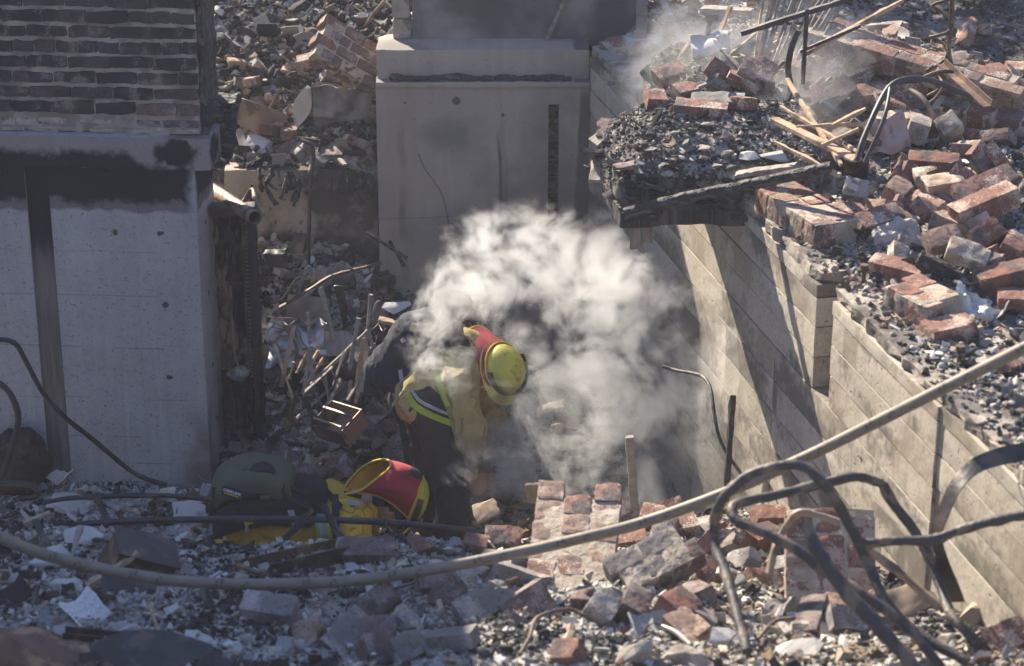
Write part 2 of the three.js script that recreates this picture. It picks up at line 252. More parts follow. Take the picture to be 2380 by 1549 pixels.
M.stone = surf(256, 256, 0.4, (u, v) => mix3(mul3([0.32, 0.28, 0.23], 1 + 0.4 * f2p(u, v, 4, 151, 5)), [0.07, 0.065, 0.06], 0.7 * sstep(0.1, 0.4, f2p(u, v, 5, 153, 5))), { bump: (u, v) => 0.5 + 0.6 * f2p(u, v, 10, 152, 5), bs: 0.008 });
M.steel = surf(256, 256, 0.5, (u, v) => mix3(mul3([0.34, 0.33, 0.33], 1 + 0.3 * f2p(u, v, 4, 161, 5)), [0.10, 0.09, 0.085], 0.7 * sstep(0.05, 0.4, f2p(u, v, 4, 163, 5))), { rough: 0.42, metal: 0.6, bump: (u, v) => 0.5 + 0.5 * f2p(u, v, 4, 162, 4), bs: 0.004 });
M.foil = surf(128, 128, 0.3, (u, v) => mul3([0.46, 0.45, 0.43], 1 + 0.3 * f2p(u, v, 5, 171, 4)), { rough: 0.45, metal: 0.25, bump: (u, v) => 0.5 + 0.6 * f2p(u, v, 6, 172, 4), bs: 0.008 });
M.tanMetal = surf(256, 256, 0.4, (u, v) => mix3(mul3([0.27, 0.20, 0.14], 1 + 0.3 * f2p(u, v, 4, 181, 5)), [0.08, 0.06, 0.05], 0.8 * sstep(0.08, 0.4, f2p(u, v, 4, 183, 5))), { rough: 0.6, metal: 0.3 });
M.ash = surf(512, 512, 1.1, (u, v) => { let c = mix3([0.085, 0.08, 0.078], [0.33, 0.31, 0.285], sstep(-0.25, 0.35, f2p(u, v, 9, 191, 6))); return mix3(c, [0.42, 0.39, 0.34], spots(u, v, 60, 195, 0.3) * 0.7); }, { bump: (u, v) => 0.5 + 0.7 * f2p(u, v, 20, 192, 5), bs: 0.02 });
M.sootWall = surf(512, 512, 1.1, (u, v) => { let c = mul3([0.30, 0.25, 0.2], 1 + 0.4 * f2p(u, v, 5, 353, 6) + 0.12 * n2p(u * 150, v * 150, 150, 4)); c = mix3(c, [0.03, 0.027, 0.026], 0.9 * sstep(0.0, 0.22, f2p(u, v, 3, 355, 6))); return mix3(c, [0.05, 0.04, 0.035], 0.7 * spots(u, v, 40, 357, 0.45)); }, { bump: (u, v) => 0.5 + 0.5 * f2p(u, v, 14, 354, 5), bs: 0.008 });
// ------------------------------------------------------------------ the ground
const WA = Math.atan(0.228), xw = (z) => 0.42 + 0.228 * (z + 11.9);     // inner face of the long foundation wall
function groundFront(x, z) {
  const zc = -8.1 - 0.6 * sstep(0.0, 0.75, x) + 0.12 * n3(x * 2.1, 4, 1);
  const plane = (q) => -0.30 + 0.288 * (q + 5.6);
  if (z > zc) return plane(z) + 0.09 * sstep(-0.9, -1.8, x) * sstep(-7.0, -8, z);
  return plane(zc) - 0.95 * (zc - z);
}
function groundPit(x, z) {
  let y = -2.08 + 0.5 * sstep(-10.7, -11.9, z) * sstep(0.3, -0.3, x) + 0.16 * sstep(-10.9, -11.9, z);
  y += 0.26 * sstep(-11.2, -11.8, z) * sstep(-0.6, -0.95, x) + 0.16 * sstep(0.5, 0.1, Math.hypot(x + 0.95, (z + 10.9) * 0.8)) + 0.12 * sstep(0.45, 0.1, Math.hypot(x - 0.15, z + 10.6));
  return y;
}
function groundRight(x, z) {
  const u = x - xw(z);
  return 0.0 + 0.33 * Math.exp(-((x - 1.75) ** 2 / 0.5 + (z + 10.7) ** 2 / 0.55)) + 0.12 * Math.exp(-((x - 2.3) ** 2 / 0.4 + (z + 9.2) ** 2 / 0.5)) * sstep(0.1, 0.4, u) + 0.16 * Math.exp(-((x - 0.85) ** 2 / 0.06 + (z + 10.5) ** 2 / 0.3)) + 0.2 * sstep(0.5, 1.2, x) * Math.exp(-((z + 12.6) ** 2) / 0.6) * sstep(2.2, 1.3, x);
}
function groundBackLeft(x, z) { const t = sstep(-11.9, -13.6, z); return lerp(-0.74, -0.12, t) + 0.2 * Math.exp(-((x + 0.85) ** 2 / 0.07 + (z + 12.6) ** 2 / 0.25)); }
function G(x, z) {
  const rough_ = 0.085 * fbm(x * 2.3, z * 2.3, 3.3, 4) + 0.02 * fbm(x * 9, z * 9, 9.1, 3);
  let y;
  if (x > xw(z) + 0.14) y = groundRight(x, z);
  else if (z < -12.12) y = x < -0.62 ? groundBackLeft(x, z) : x < 0.75 ? -0.12 : groundRight(x, z);
  else if (z < -12.0 && x < -0.62) y = groundBackLeft(x, z);
  else y = Math.max(groundFront(x, z), groundPit(x, z));
  if (x > xw(z) + 0.14 && x < xw(z) + 0.3) return y - 0.03 + rough_ * 0.3;
  const far = sstep(4, 7, Math.abs(x)) + sstep(-14, -16, z);
  return lerp(y + rough_, -0.02 + rough_, clamp(far)) ;
}
// the slab that hangs over the pit, and the mound on it
const slabX = (z) => { const v = (-9.32 - z) / 0.95, e = 0.475 - 0.075 * Math.sin(clamp(v) * 3.1) * sstep(1.1, 0.3, v); return lerp(e, xw(z) + 0.0, sstep(-9.85, -10.25, z)); };
function moundY(x, z) { const v = clamp((-9.33 - z) / 1.45), u = clamp((x - slabX(z) + 0.03) / 0.62), d = Math.sqrt(clamp(1 - (1 - Math.min(1, u * 2.2)) ** 2)) * Math.sqrt(clamp(1 - (1 - Math.min(1, v * 1.9)) ** 2)); return 0.05 + 0.23 * d + 0.05 * fbm(x * 5, z * 5, 2, 4) * (0.3 + d); }
const Gm = (x, z) => (z < -9.34 && z > -10.85 && x > slabX(z) - 0.02 && x < xw(z) + 0.4 ? Math.max(G(x, z), moundY(x, z)) : G(x, z));
function hit(px, py) { const d = ray(px, py); let t = 5; for (; t < 24; t += 0.02) { if (EYE + d.y * t < Gm(d.x * t, d.z * t)) break; } let a = t - 0.02; for (let i = 0; i < 8; i++) { const m = (a + t) / 2; if (EYE + d.y * m < Gm(d.x * m, d.z * m)) t = m; else a = m; } return V(d.x * t, EYE + d.y * t, d.z * t); }
{
  const xs = [], zs = [];
  for (let x = -90; x < -4; x += Math.max(0.3, (-4 - x) * 0.25)) xs.push(x); for (let x = -4; x < 4.5; x += 0.035) xs.push(x); for (let x = 4.5; x < 95; x += Math.max(0.3, (x - 4.5) * 0.25)) xs.push(x);
  for (let z = -120; z < -15.5; z += Math.max(0.25, (-15.5 - z) * 0.22)) zs.push(z); for (let z = -15.5; z < -4.6; z += 0.035) zs.push(z); for (let z = -4.6; z < 40; z += Math.max(0.3, (z + 4.6) * 0.3)) zs.push(z);
  const pos = [], uv = [], idx = [], col = [];
  for (const z of zs) for (const x of xs) { const y = z > -4.6 ? G(x, -4.6) : G(x, z); pos.push(x, y, z); uv.push(x, z); const k = z < -11.4 && x > 1.8 ? 0.3 : 1; col.push(k, k, k); }  // far corner darker: dark ash, with tree shade put into the vertex colours
  const nx = xs.length; for (let j = 0; j < zs.length - 1; j++) for (let i = 0; i < nx - 1; i++) { const a = j * nx + i; idx.push(a, a + nx, a + 1, a + 1, a + nx, a + nx + 1); }
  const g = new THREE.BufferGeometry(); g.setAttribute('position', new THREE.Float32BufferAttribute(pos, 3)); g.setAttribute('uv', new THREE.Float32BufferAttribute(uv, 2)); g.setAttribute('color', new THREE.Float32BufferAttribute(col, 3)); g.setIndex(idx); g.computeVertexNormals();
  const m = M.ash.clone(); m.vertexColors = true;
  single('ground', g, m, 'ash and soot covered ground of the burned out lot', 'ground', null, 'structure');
}

// ------------------------------------------------------------------ brick chimney wall on its concrete base
const pier = thing('chimney_wall', 'tall smoke blackened brick wall standing on a pale concrete base', 'wall', V(-1.573, 0, -10.74));
pier.rotation.y = -4.5 * DEG;
{
  const X0 = -1.75, Y0 = -2.05, TW = 1.9, TH = 2.0;
  const front = dtex(1024, 1024, (u, v) => {
    const x = X0 + u * TW, y = Y0 + v * TH;
    let c = mul3([0.315, 0.31, 0.315], 1 + 0.16 * fbm(x * 5, y * 5, 1, 5) + 0.10 * fbm(x * 34, y * 2.2, 3, 3) + 0.1 * fbm(x * 60, y * 60, 8, 3));
    const pit = sstep(0.7, 0.8, n3(x * 130, y * 130, 4)); c = mix3(c, [0.13, 0.10, 0.085], pit * 0.7);
    for (const [ly, k] of [[-1.0, 0.35], [-1.285, 0.5], [-1.57, 0.3], [-1.79, 0.4], [-1.935, 0.5], [-0.76, 0.2]]) c = mul3(c, 1 - k * sstep(0.005, 0.0, Math.abs(y - ly + 0.006 * n3(x * 6, ly * 9, 2))) * sstep(-0.35, 0.2, n3(x * 7, ly * 31, 6)));
    for (const [hx, hy] of [[-0.19, -0.655], [-0.19, -1.04], [-0.19, -1.44], [-0.8, -1.04], [-0.42, -0.66]]) { const d = Math.hypot((x - hx) * 0.8, y - hy) + 0.006 * n3(x * 70, y * 70, 3); c = mix3(c, [0.05, 0.04, 0.035], sstep(0.017, 0.009, d)); }
    const drip = sstep(0.2, 0.5, fbm(x * 26, y * 1.1, 14, 3)) * sstep(-0.8, -1.5, y); c = mix3(c, [0.46, 0.45, 0.44], drip * 0.25);
    const br = sstep(-0.18, 0.0, x + 0.08 * n3(x * 9, y * 9, 4)) * sstep(-1.6, -1.95, y + 0.2 * n3(x * 5, y * 3, 8)); c = mix3(c, [0.10, 0.075, 0.06], br * 0.8);
    const edge = sstep(0.26, 0.0, Math.abs(x + 0.8) - 0.03 + 0.05 * n3(y * 4, x * 9, 9)) * 0.0; c = mix3(c, [0.1, 0.09, 0.08], edge);
    c = mix3(c, [0.19, 0.16, 0.15], 0.75 * sstep(-0.33, -0.3, y));
    // soot left by the fire: a band under the ledge and a round patch on it
    const w = 0.03 * fbm(x * 7, y * 7, 21, 4) + 0.02 * fbm(x * 40, y * 40, 5, 3);
    const below = sstep(-0.525, -0.475, y + w * 1.2), top = sstep(-0.205 - 0.075 * sstep(-0.35, -0.2, x), -0.255 - 0.075 * sstep(-0.35, -0.2, x), y + w), rt = sstep(0.01, -0.06, x + w);
    c = mix3(c, [0.10, 0.085, 0.085], 0.8 * sstep(-0.555, -0.535, y + 0.012 * n3(x * 20, 3, 3)) * sstep(-0.47, -0.5, y) * rt);
    c = mix3(c, [0.012, 0.013, 0.016], below * top * rt);
    const e = Math.hypot((x + 0.08) / 0.125, (y + 0.225) / 0.075) + 8 * w + 0.5 * fbm(x * 22, y * 22, 31, 3); c = mix3(c, [0.012, 0.013, 0.016], sstep(1.15, 0.7, e));
    return c;
  });
  front.repeat.set(1 / TW, 1 / TH); front.offset.set(-X0 / TW, -Y0 / TH);
  const mf = new THREE.MeshStandardMaterial({ map: front, roughness: 0.95, bumpMap: M.concrete.bumpMap, bumpScale: 0.004 });
  part('concrete_panel', box(0.742, 1.75, 0.42, -0.371, -1.195, -0.21), mf, pier);
  part('concrete_panel', box(0.94, 1.75, 0.42, -0.86 - 0.47, -1.195, -0.21), mf, pier);
  const gm = surf(256, 512, 1, (u, v) => mix3(mul3([0.125, 0.105, 0.095], 1 + 0.6 * f2p(u, v, 8, 14, 5)), [0.008, 0.009, 0.012], sstep(0.7, 0.79, v + 0.02 * f2p(u, v, 8, 6, 3)) ), {}); gm.map.repeat.set(8, 1 / 1.75); gm.map.offset.set(0, 2.07 / 1.75);
  part('pipe_chase', box(0.118, 1.75, 0.36, -0.801, -1.195, -0.196), gm, pier);
  part('ledge', boxUV(rough(1.9, 0.165, 0.42, { seed: 4, r: 0.006, amp: 0.003, nx: 30, ny: 3, nz: 4, chip: 0 }).translate(0.09 - 0.95, -0.232, -0.185)), mf, pier);
  // brick courses above the ledge
  const core = rough(1.86, 1.0, 0.26, { seed: 9, r: 0.004, amp: 0.006, f: 22, nx: 90, ny: 50, nz: 3 }); core.translate(0.034 - 0.93, 0.355, -0.172);
  part('mortar', core, M.mortarSmoked, pier);
  const rb = mulberry(99), shapes = [];
  const blob = (w, h, sd) => { const s = new THREE.Shape(), n = 26; for (let i = 0; i < n; i++) { const t = i / n * 4, k = Math.floor(t), f = t - k; let x, y; if (k === 0) { x = -w / 2 + w * f; y = -h / 2; } else if (k === 1) { x = w / 2; y = -h / 2 + h * f; } else if (k === 2) { x = w / 2 - w * f; y = h / 2; } else { x = -w / 2; y = h / 2 - h * f; } const q = 0.0055; x += q * n3(x * 35 + sd * 3, y * 35, sd); y += q * 1.15 * n3(x * 28, y * 28 + sd * 5, sd + 3) - 0.003 * Math.sign(y) * Math.abs(n3(x * 12, sd, 2)); if (i) s.lineTo(x, y); else s.moveTo(x, y); } const g = new THREE.ExtrudeGeometry(s, { depth: 0.016, bevelEnabled: true, bevelThickness: 0.004, bevelSize: 0.003, bevelSegments: 1 }); return boxUV(g, 1, sd * 0.17); };
  for (let i = 0; i < 14; i++) shapes.push(blob(0.196 + 0.006 * n3(i, 2, 2), 0.054 + 0.006 * n3(i, 5, 1), i + 1)); for (let i = 0; i < 7; i++) shapes.push(blob(0.092, 0.053, i + 30));
  const firstRow = -0.098;
  for (let row = 0; row < 11; row++) {
    const header = row === 5, L = header ? 0.1 : 0.207, off = header ? 0.05 : (row % 2 ? 0.1035 : 0.0) + 0.02 * n3(row, 1, 1); let x = 0.03;
    let k = 0;
    while (x > -1.78) {
      const full = header ? 0.094 : 0.197, w = k === 0 ? Math.max(0.06, full - off) : full, cx = x - w / 2, y = firstRow + row * 0.0765 + 0.003 * n3(cx * 9, row, 1);
      const src = header || w < 0.12 ? shapes[14 + Math.floor(rb() * 7)] : shapes[Math.floor(rb() * 14)];
      const red = row < 2 && cx > -0.28;
      const m = part('brick', src, red ? M.brickPurple : row === 0 ? M.bricks[1] : M.wallBrick[Math.floor(rb() * 4)], pier);
      m.position.set(cx, y, -0.0535 + rr(-0.002, 0.004, rb)); m.scale.x = w / (header || w < 0.12 ? 0.092 : 0.196); m.rotation.z = rr(-0.012, 0.012, rb);
      if (row === 0) { m.scale.y = rr(0.35, 0.7, rb); m.position.z -= rr(0.006, 0.012, rb); }
      x -= w + rr(0.009, 0.014, rb); k++;
    }
  }
  const lip = []; for (let i = 0; i < 26; i++) lip.push(rough(rr(0.05, 0.16, rb), rr(0.012, 0.026, rb), rr(0.02, 0.05, rb), { seed: i + 50, r: 0.004, amp: 0.004, nx: 4, ny: 2, nz: 2 }).translate(rr(-1.7, 0.0, rb), -0.138 + rr(-0.006, 0.012, rb), -0.045));
  part('mortar', merge(lip), M.mortar, pier);
  part('charred_jamb', rough(1.02, 0.3, 0.035, { seed: 12, r: 0.006, amp: 0.008, f: 14, nx: 40, ny: 8, nz: 2 }).rotateZ(Math.PI / 2).rotateY(Math.PI / 2).translate(0.053, 0.36, -0.2), M.char, pier);
}
// unseen wall added here, its outline shaped to keep the sun off the near rubble
{
  const t = thing('unseen_shade_wall', 'unseen wall added behind the blackened brick wall to shade the near rubble', 'wall', V(0, 0, 0));
  const s = new THREE.Shape([[-2.15, 0.45], [-2.15, 1.6], [-2.4, 2.15], [-2.62, 2.6], [-2.95, 2.95], [-3.25, 3.6], [-3.6, 4.0], [-4.5, 4.5], [-7.2, 4.5], [-7.2, 0.45]].map(([x, y]) => new THREE.Vector2(x, y)));
  const g = new THREE.ExtrudeGeometry(s, { depth: 0.3, bevelEnabled: false }); g.translate(0, 0, -11.45);
  part('concrete_panel', boxUV(g), M.concreteDirty, t);
}

// ------------------------------------------------------------------ back foundation wall
const back = thing('back_wall', 'smoke stained concrete foundation wall with a sooty sill and dark vertical pockets', 'wall', V(0, 0, 0));
{
  const X0 = -0.75, X1 = 0.43, Y0 = -2.05, Y1 = -0.02;
  const tx = dtex(1024, 1024, (u, v) => {
    const x = lerp(X0, X1, u), y = lerp(Y0, Y1, v);
    let c = mul3([0.33, 0.285, 0.24], 1 + 0.24 * fbm(x * 3.1, y * 3.1, 1, 6) + 0.12 * fbm(x * 30, y * 2, 3, 3));
    c = mix3(c, [0.13, 0.12, 0.12], 0.7 * sstep(0.05, 0.45, fbm(x * 1.7, y * 1.7, 7, 5)));
    for (const [sx, y0, y1, w, k] of [[-0.60, -1.0, -0.62, 0.022, 0.9], [-0.6, -1.4, -0.4, 0.03, 0.3], [-0.335, -1.2, -0.5, 0.012, 0.75], [-0.32, -1.3, -0.55, 0.03, 0.25], [-0.07, -1.1, -0.45, 0.012, 0.7], [-0.05, -1.3, -0.3, 0.03, 0.3]]) {
      const d = Math.abs(x - sx + 0.01 * n3(y * 6, sx * 20, 1)) / w + 0.5 * Math.abs(n3(x * 20, y * 9, 5)); const e = sstep(y0, y0 + 0.15, y) * sstep(y1, y1 - 0.15, y);
      c = mix3(c, [0.055, 0.05, 0.05], sstep(1.2, 0.5, d) * e * k * sstep(-0.5, 0.3, n3(sx * 9, y * 7, 3)));
    }
    const q = sstep(0.36 - 0.035 * sstep(-0.3, -1.0, y), 0.375 - 0.02 * sstep(-0.3, -1, y), x + 0.006 * n3(x * 9, y * 12, 3)); c = mix3(c, [0.075, 0.07, 0.07], 0.85 * q * sstep(-0.2, -0.3, y));  // dark tapering end strip: shadow and soot painted into the wall colour
    for (const [hx, hy, r] of [[-0.3, -0.3, 0.03], [-0.05, -0.38, 0.012], [-0.06, -0.33, 0.008], [-0.58, -0.31, 0.01], [0.02, -0.62, 0.006]]) c = mix3(c, [0.08, 0.07, 0.065], sstep(r, r * 0.5, Math.hypot(x - hx, y - hy) + 0.006 * n3(x * 60, y * 60, 1)));
    if (Math.abs(y + 0.97 + 0.02 * n3(x * 4, 1, 1)) < 0.003) c = mul3(c, 0.7);
    const cr = Math.abs(x + 0.47 - 0.1 * Math.sin(y * 4.5) - 0.03 * n3(y * 6, 2, 2)); if (y < -0.6 && y > -1.35) c = mul3(c, 1 - 0.55 * sstep(0.006, 0.002, cr));
    return c;
  });
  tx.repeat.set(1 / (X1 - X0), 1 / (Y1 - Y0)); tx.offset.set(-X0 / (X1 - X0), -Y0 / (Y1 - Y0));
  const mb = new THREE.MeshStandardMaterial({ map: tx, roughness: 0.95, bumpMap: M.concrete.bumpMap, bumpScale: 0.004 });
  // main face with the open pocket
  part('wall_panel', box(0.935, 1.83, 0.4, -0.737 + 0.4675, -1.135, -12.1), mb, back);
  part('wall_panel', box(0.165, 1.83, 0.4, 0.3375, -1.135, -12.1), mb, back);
  part('pocket', box(0.057, 1.83, 0.35, 0.2265, -1.137, -12.115), M.char, back);
  part('wall_panel', box(0.057, 0.1, 0.39, 0.2265, -0.272, -12.097), mb, back);
  part('wall_panel', box(0.057, 0.8, 0.39, 0.2265, -1.65, -12.097), mb, back);
  part('sill', boxUV(rough(1.157, 0.028, 0.42, { seed: 21, nx: 30, ny: 2, nz: 4, r: 0.005, amp: 0.003 }).translate(-0.158, -0.208, -12.096)), mb, back);
  part('upper_band', boxUV(rough(1.157, 0.165, 0.35, { seed: 22, nx: 30, ny: 3, nz: 4, r: 0.008, amp: 0.004 }).translate(-0.158, -0.115, -12.135)), mb, back);
  part('soot_bank', rough(1.0, 0.03, 0.07, { seed: 23, nx: 60, ny: 2, nz: 4, r: 0.012, amp: 0.012, f: 18 }).translate(-0.17, -0.185, -11.94), M.char, back);
  part('upper_block', rough(1.23, 1.15, 0.5, { seed: 24, nx: 30, ny: 16, nz: 4, r: 0.01, amp: 0.004 }).translate(0.066, 0.5, -12.45), M.concreteDirty, back);
  part('side_wall', rough(0.85, 1.36, 0.3, { seed: 25, nx: 30, ny: 16, nz: 4, r: 0.01, amp: 0.008 }).translate(-1.165, -1.39, -12.1), M.sootWall, back);
  part('side_wall', rough(0.7, 1.28, 0.3, { seed: 26, nx: 20, ny: 16, nz: 4, r: 0.01, amp: 0.008 }).translate(-1.94, -1.43, -12.1), M.sootWall, back);
  // masonry column standing at its edge
  const c0 = thing('masonry_column', 'short column of brick and grey block beside the upper concrete block', 'column', V(-0.605, -0.03, -12.25));
  for (let i = 0; i < 4; i++) part('brick', rough(0.1, i < 2 ? 0.11 : 0.058, 0.14, { seed: 60 + i, amp: 0.003, nx: 4, ny: 3, nz: 3 }).translate(rr(-0.008, 0.008), [0.055, 0.17, 0.262, 0.33][i], 0), i < 2 ? M.stone : M.bricks[1], c0);
  part('mortar', box(0.085, 0.36, 0.12, 0, 0.18, -0.005), M.mortar, c0);
  single('pole', bar(atZ(1262, 108, -12.16), atZ(1340, -60, -12.17), 0.035, 0.02, { rough: 0.003 }), M.greyWood, 'grey board leaning against the upper concrete block', 'board');
}

// ------------------------------------------------------------------ long board-formed foundation wall beside the pit
const long = thing('foundation_wall', 'long sunlit foundation wall with board lines, a deep slot and bricks along its top', 'wall', V(0.42, 0, -11.9));
long.rotation.y = -(Math.PI / 2 - WA);
{
  const slotA = 3.555, slotB = 3.735, END = 7.4, rl = mulberry(5);
  const hs = [0.05, 0.06, 0.125, 0.13, 0.135, 0.15, 0.15, 0.16, 0.16, 0.2, 0.2, 0.3, 0.3]; let y = 0.0, k = 0;
  const seg = (a, b, y1, h, z, crumble) => { const L = b - a, nx = Math.round(L / 0.05); const g = rough(L - 0.002, h - 0.003, 0.26, { seed: 300 + k * 7 + a * 3, r: 0.004, amp: crumble ? 0.014 : 0.0015, f: crumble ? 22 : 8, nx: Math.max(3, nx), ny: 3, nz: 4, uvs: 1, chip: 0 }); g.translate((a + b) / 2, y1 - h / 2, -0.13 + z); return g; };
  for (const h of hs) {
    const z = rr(-0.0022, 0.0022, rl), cuts = [0, ...(y > -0.47 ? [slotA, slotB] : [3.1]), 4.78 + rr(-0.002, 0.002), END];
    for (let i = 0; i < cuts.length - 1; i++) { if (y > -0.47 && cuts[i] === slotA) continue; part('concrete_lift', seg(cuts[i], cuts[i + 1], y, h, z + (i === cuts.length - 2 ? -0.012 : 0) + (k === 0 ? -0.012 : 0), k === 0), k === 0 ? M.concreteTop : [M.concreteTan, M.concreteTan2, M.concreteTan3][(k + i * 2) % 3], long); }
    y -= h; k++;
  }
  part('beam_pocket', rough(0.2, 0.5, 0.1, { seed: 31, amp: 0.006, nx: 4, ny: 8, nz: 3 }).translate((slotA + slotB) / 2, -0.26, -0.215), M.concreteDirty, long);
}
// ------------------------------------------------------------------ small rubble: plaster flakes, ash, char, splinters (nobody could count these)
{
  const chipMap = dtex(256, 256, (u, v) => { const k = 0.8 + 0.5 * f2p(u, v, 6, 301, 5) + 0.12 * n2p(u * 90, v * 90, 90, 3); return [k, k, k].map((x) => clamp(x, 0, 1)); }); chipMap.repeat.set(6, 6);
  const chipBump = dtex(256, 256, (u, v) => { const b = clamp(0.5 + 0.6 * f2p(u, v, 8, 305, 5)); return [b, b, b]; }, false); chipBump.repeat.set(6, 6);
  const mat = new THREE.MeshStandardMaterial({ map: chipMap, bumpMap: chipBump, bumpScale: 0.002, roughness: 0.95 });
  const forms = [];
  for (let i = 0; i < 5; i++) forms.push(rock(1, rr(0.5, 0.8), rr(0.7, 1), 400 + i, 13));
  for (let i = 0; i < 4; i++) forms.push(rock(1, rr(0.14, 0.24), rr(0.6, 0.95), 420 + i, 16));
  for (let i = 0; i < 3; i++) forms.push(rough(1, rr(0.1, 0.2), rr(0.14, 0.3), { seed: 440 + i, r: 0.03, amp: 0.05, f: 4, nx: 5, ny: 1, nz: 2 }));
  for (let i = 0; i < 2; i++) { const a = rr(0.4, 1.1); forms.push(sheet((u, v) => { const t = (u - 0.5) * 2.4 * a; return V(Math.sin(t) / a * 0.5, (1 - Math.cos(t)) / a * 0.5 + 0.06 * n3(u * 3 + i * 7, v * 3, 1), (v - 0.5) * 0.7 + 0.08 * n3(u * 4, v * 3, 5 + i)); }, 5, 3, 0.05)); }
  const lists = forms.map(() => []), r = mulberry(4242), q = new THREE.Quaternion(), e = new THREE.Euler(), m = new THREE.Matrix4();
  const pal = { white: [0.62, 0.60, 0.56], cream: [0.52, 0.45, 0.34], grey: [0.27, 0.26, 0.25], ash: [0.38, 0.38, 0.38], tan: [0.34, 0.25, 0.16], dark: [0.055, 0.052, 0.055], black: [0.022, 0.022, 0.025], brick: [0.27, 0.12, 0.08], brown: [0.15, 0.10, 0.07], ochre: [0.30, 0.19, 0.07] };
  function drop(x, z, size, zone) {
    const f = fbm(x * 3.4, z * 4.2, 50, 4) * 2.0 + 0.22 * (r() - 0.5); let w;
    const t = r();
    if (zone === 'front') { const warm = sstep(0.35, 0.9, x); w = f < -0.34 ? (t < 0.6 ? 'black' : t < 0.86 ? 'dark' : t < 0.95 ? 'grey' : 'white') : r() < warm * 0.85 ? (t < 0.3 ? 'cream' : t < 0.62 ? 'tan' : t < 0.72 ? 'ochre' : t < 0.82 ? 'brown' : t < 0.92 ? 'dark' : 'white') : (t < 0.40 ? 'white' : t < 0.58 ? 'cream' : t < 0.84 ? 'ash' : t < 0.89 ? 'dark' : t < 0.9 ? 'tan' : t < 0.985 ? 'brown' : 'brick'); }
    else if (zone === 'mound') w = t < 0.2 ? 'black' : t < 0.44 ? 'dark' : t < 0.74 ? 'grey' : t < 0.85 ? 'brown' : t < 0.94 ? 'tan' : 'cream';
    else if (zone === 'pit') w = f < -0.1 ? (t < 0.4 ? 'black' : t < 0.7 ? 'dark' : t < 0.85 ? 'brown' : 'grey') : (t < 0.15 ? 'white' : t < 0.35 ? 'cream' : t < 0.6 ? 'grey' : t < 0.8 ? 'tan' : t < 0.9 ? 'dark' : 'brick');
    else if (zone === 'shelf') w = t < 0.34 ? 'black' : t < 0.62 ? 'dark' : t < 0.8 ? 'grey' : t < 0.88 ? 'brown' : t < 0.94 ? 'tan' : 'white';  // more dark chips: dimness from shade and haze put into their colours
    else if (zone === 'far') w = t < 0.5 ? 'black' : t < 0.85 ? 'dark' : t < 0.95 ? 'grey' : 'tan';  // mostly black chips: tree shade on dark ash put into their colours
    else w = f < -0.1 ? (t < 0.35 ? 'black' : t < 0.65 ? 'dark' : t < 0.85 ? 'grey' : 'white') : (t < 0.12 ? 'white' : t < 0.27 ? 'cream' : t < 0.5 ? 'grey' : t < 0.66 ? 'tan' : t < 0.8 ? 'dark' : t < 0.9 ? 'brown' : 'brick');
    const c = pal[w], k = 0.7 + 0.6 * r(), form = w === 'black' && r() < 0.6 ? Math.floor(r() * 5) : (r() < 0.62 ? Math.floor(r() * 5) : Math.floor(r() * forms.length));
    const s = size * (form >= 9 ? 1.7 : 1), y = zone === 'top' ? size * 0.1 - 0.004 : zone === 'mound' ? moundY(x, z) + size * 0.12 : G(x, z) + size * 0.12;
    e.set(rr(-0.7, 0.7, r) * (form < 5 ? 2 : 1), r() * 6.283, rr(-0.7, 0.7, r)); q.setFromEuler(e);
    m.compose(V(x, y, z), q, V(s, s * rr(0.7, 1.1, r), s * rr(0.75, 1.1, r)));
    lists[form].push([m.clone(), new THREE.Color(c[0] * k, c[1] * k, c[2] * k * rr(0.92, 1.04, r))]);
  }
  { const P = [], N = 46, I = [], U = []; for (let j = 0; j <= N; j++) for (let i = 0; i <= N; i++) { const z = lerp(-9.34, -10.85, j / N), x = lerp(slabX(z) - 0.02, xw(z) + 0.4, i / N); P.push(x, moundY(x, z) - (i === 0 || j === 0 ? 0.06 : 0), z); U.push(x, z); } for (let j = 0; j < N; j++) for (let i = 0; i < N; i++) { const k = j * (N + 1) + i; I.push(k, k + 1, k + N + 2, k, k + N + 2, k + N + 1); }
    const g = new THREE.BufferGeometry(); g.setAttribute('position', new THREE.Float32BufferAttribute(P, 3)); g.setAttribute('uv', new THREE.Float32BufferAttribute(U, 2)); g.setIndex(I); g.computeVertexNormals(); const mm = M.ash.clone(); mm.color.setRGB(0.75, 0.74, 0.72); single('ash_mound', g, mm, 'rounded mound of grey ash and burned crumbs heaped on the charred slab', 'mound', null, 'stuff'); }
  const size = (a, b) => a * Math.pow(b / a, Math.pow(r(), 2.4));
  for (let i = 0; i < 120000; i++) { const z = rr(-9.1, -5.0, r), x = rr(-2.2, 2.2, r); if (x > xw(z) - 0.02) continue; drop(x, z, size(0.005, i % 70 ? 0.045 : 0.1), 'front'); }
  for (let i = 0; i < 42000; i++) { const z = rr(-11.95, -9.0, r), x = rr(-1.6, 0.9, r); if (x > xw(z) - 0.02) continue; drop(x, z, size(0.01, 0.08), 'pit'); }
  for (let i = 0; i < 6000; i++) { const z = rr(-10.8, -8.6, r), x = rr(-2.6, -1.2, r); drop(x, z, size(0.01, 0.08), 'front'); }
  for (let i = 0; i < 36000; i++) { const z = rr(-13.2, -6.0, r), x = xw(z) + rr(0.27, 2.6, r); if (z < -11.5 && x > 1.9) continue; drop(x, z, size(0.01, 0.075), 'right'); }
  for (let i = 0; i < 9000; i++) { const z = rr(-9.4, -6.0, r), x = xw(z) + 0.01 + 0.28 * r() ** 0.6; if (r() < 0.35 && x < xw(z) + 0.1) continue; drop(x, z, size(0.004, 0.05), 'top'); }
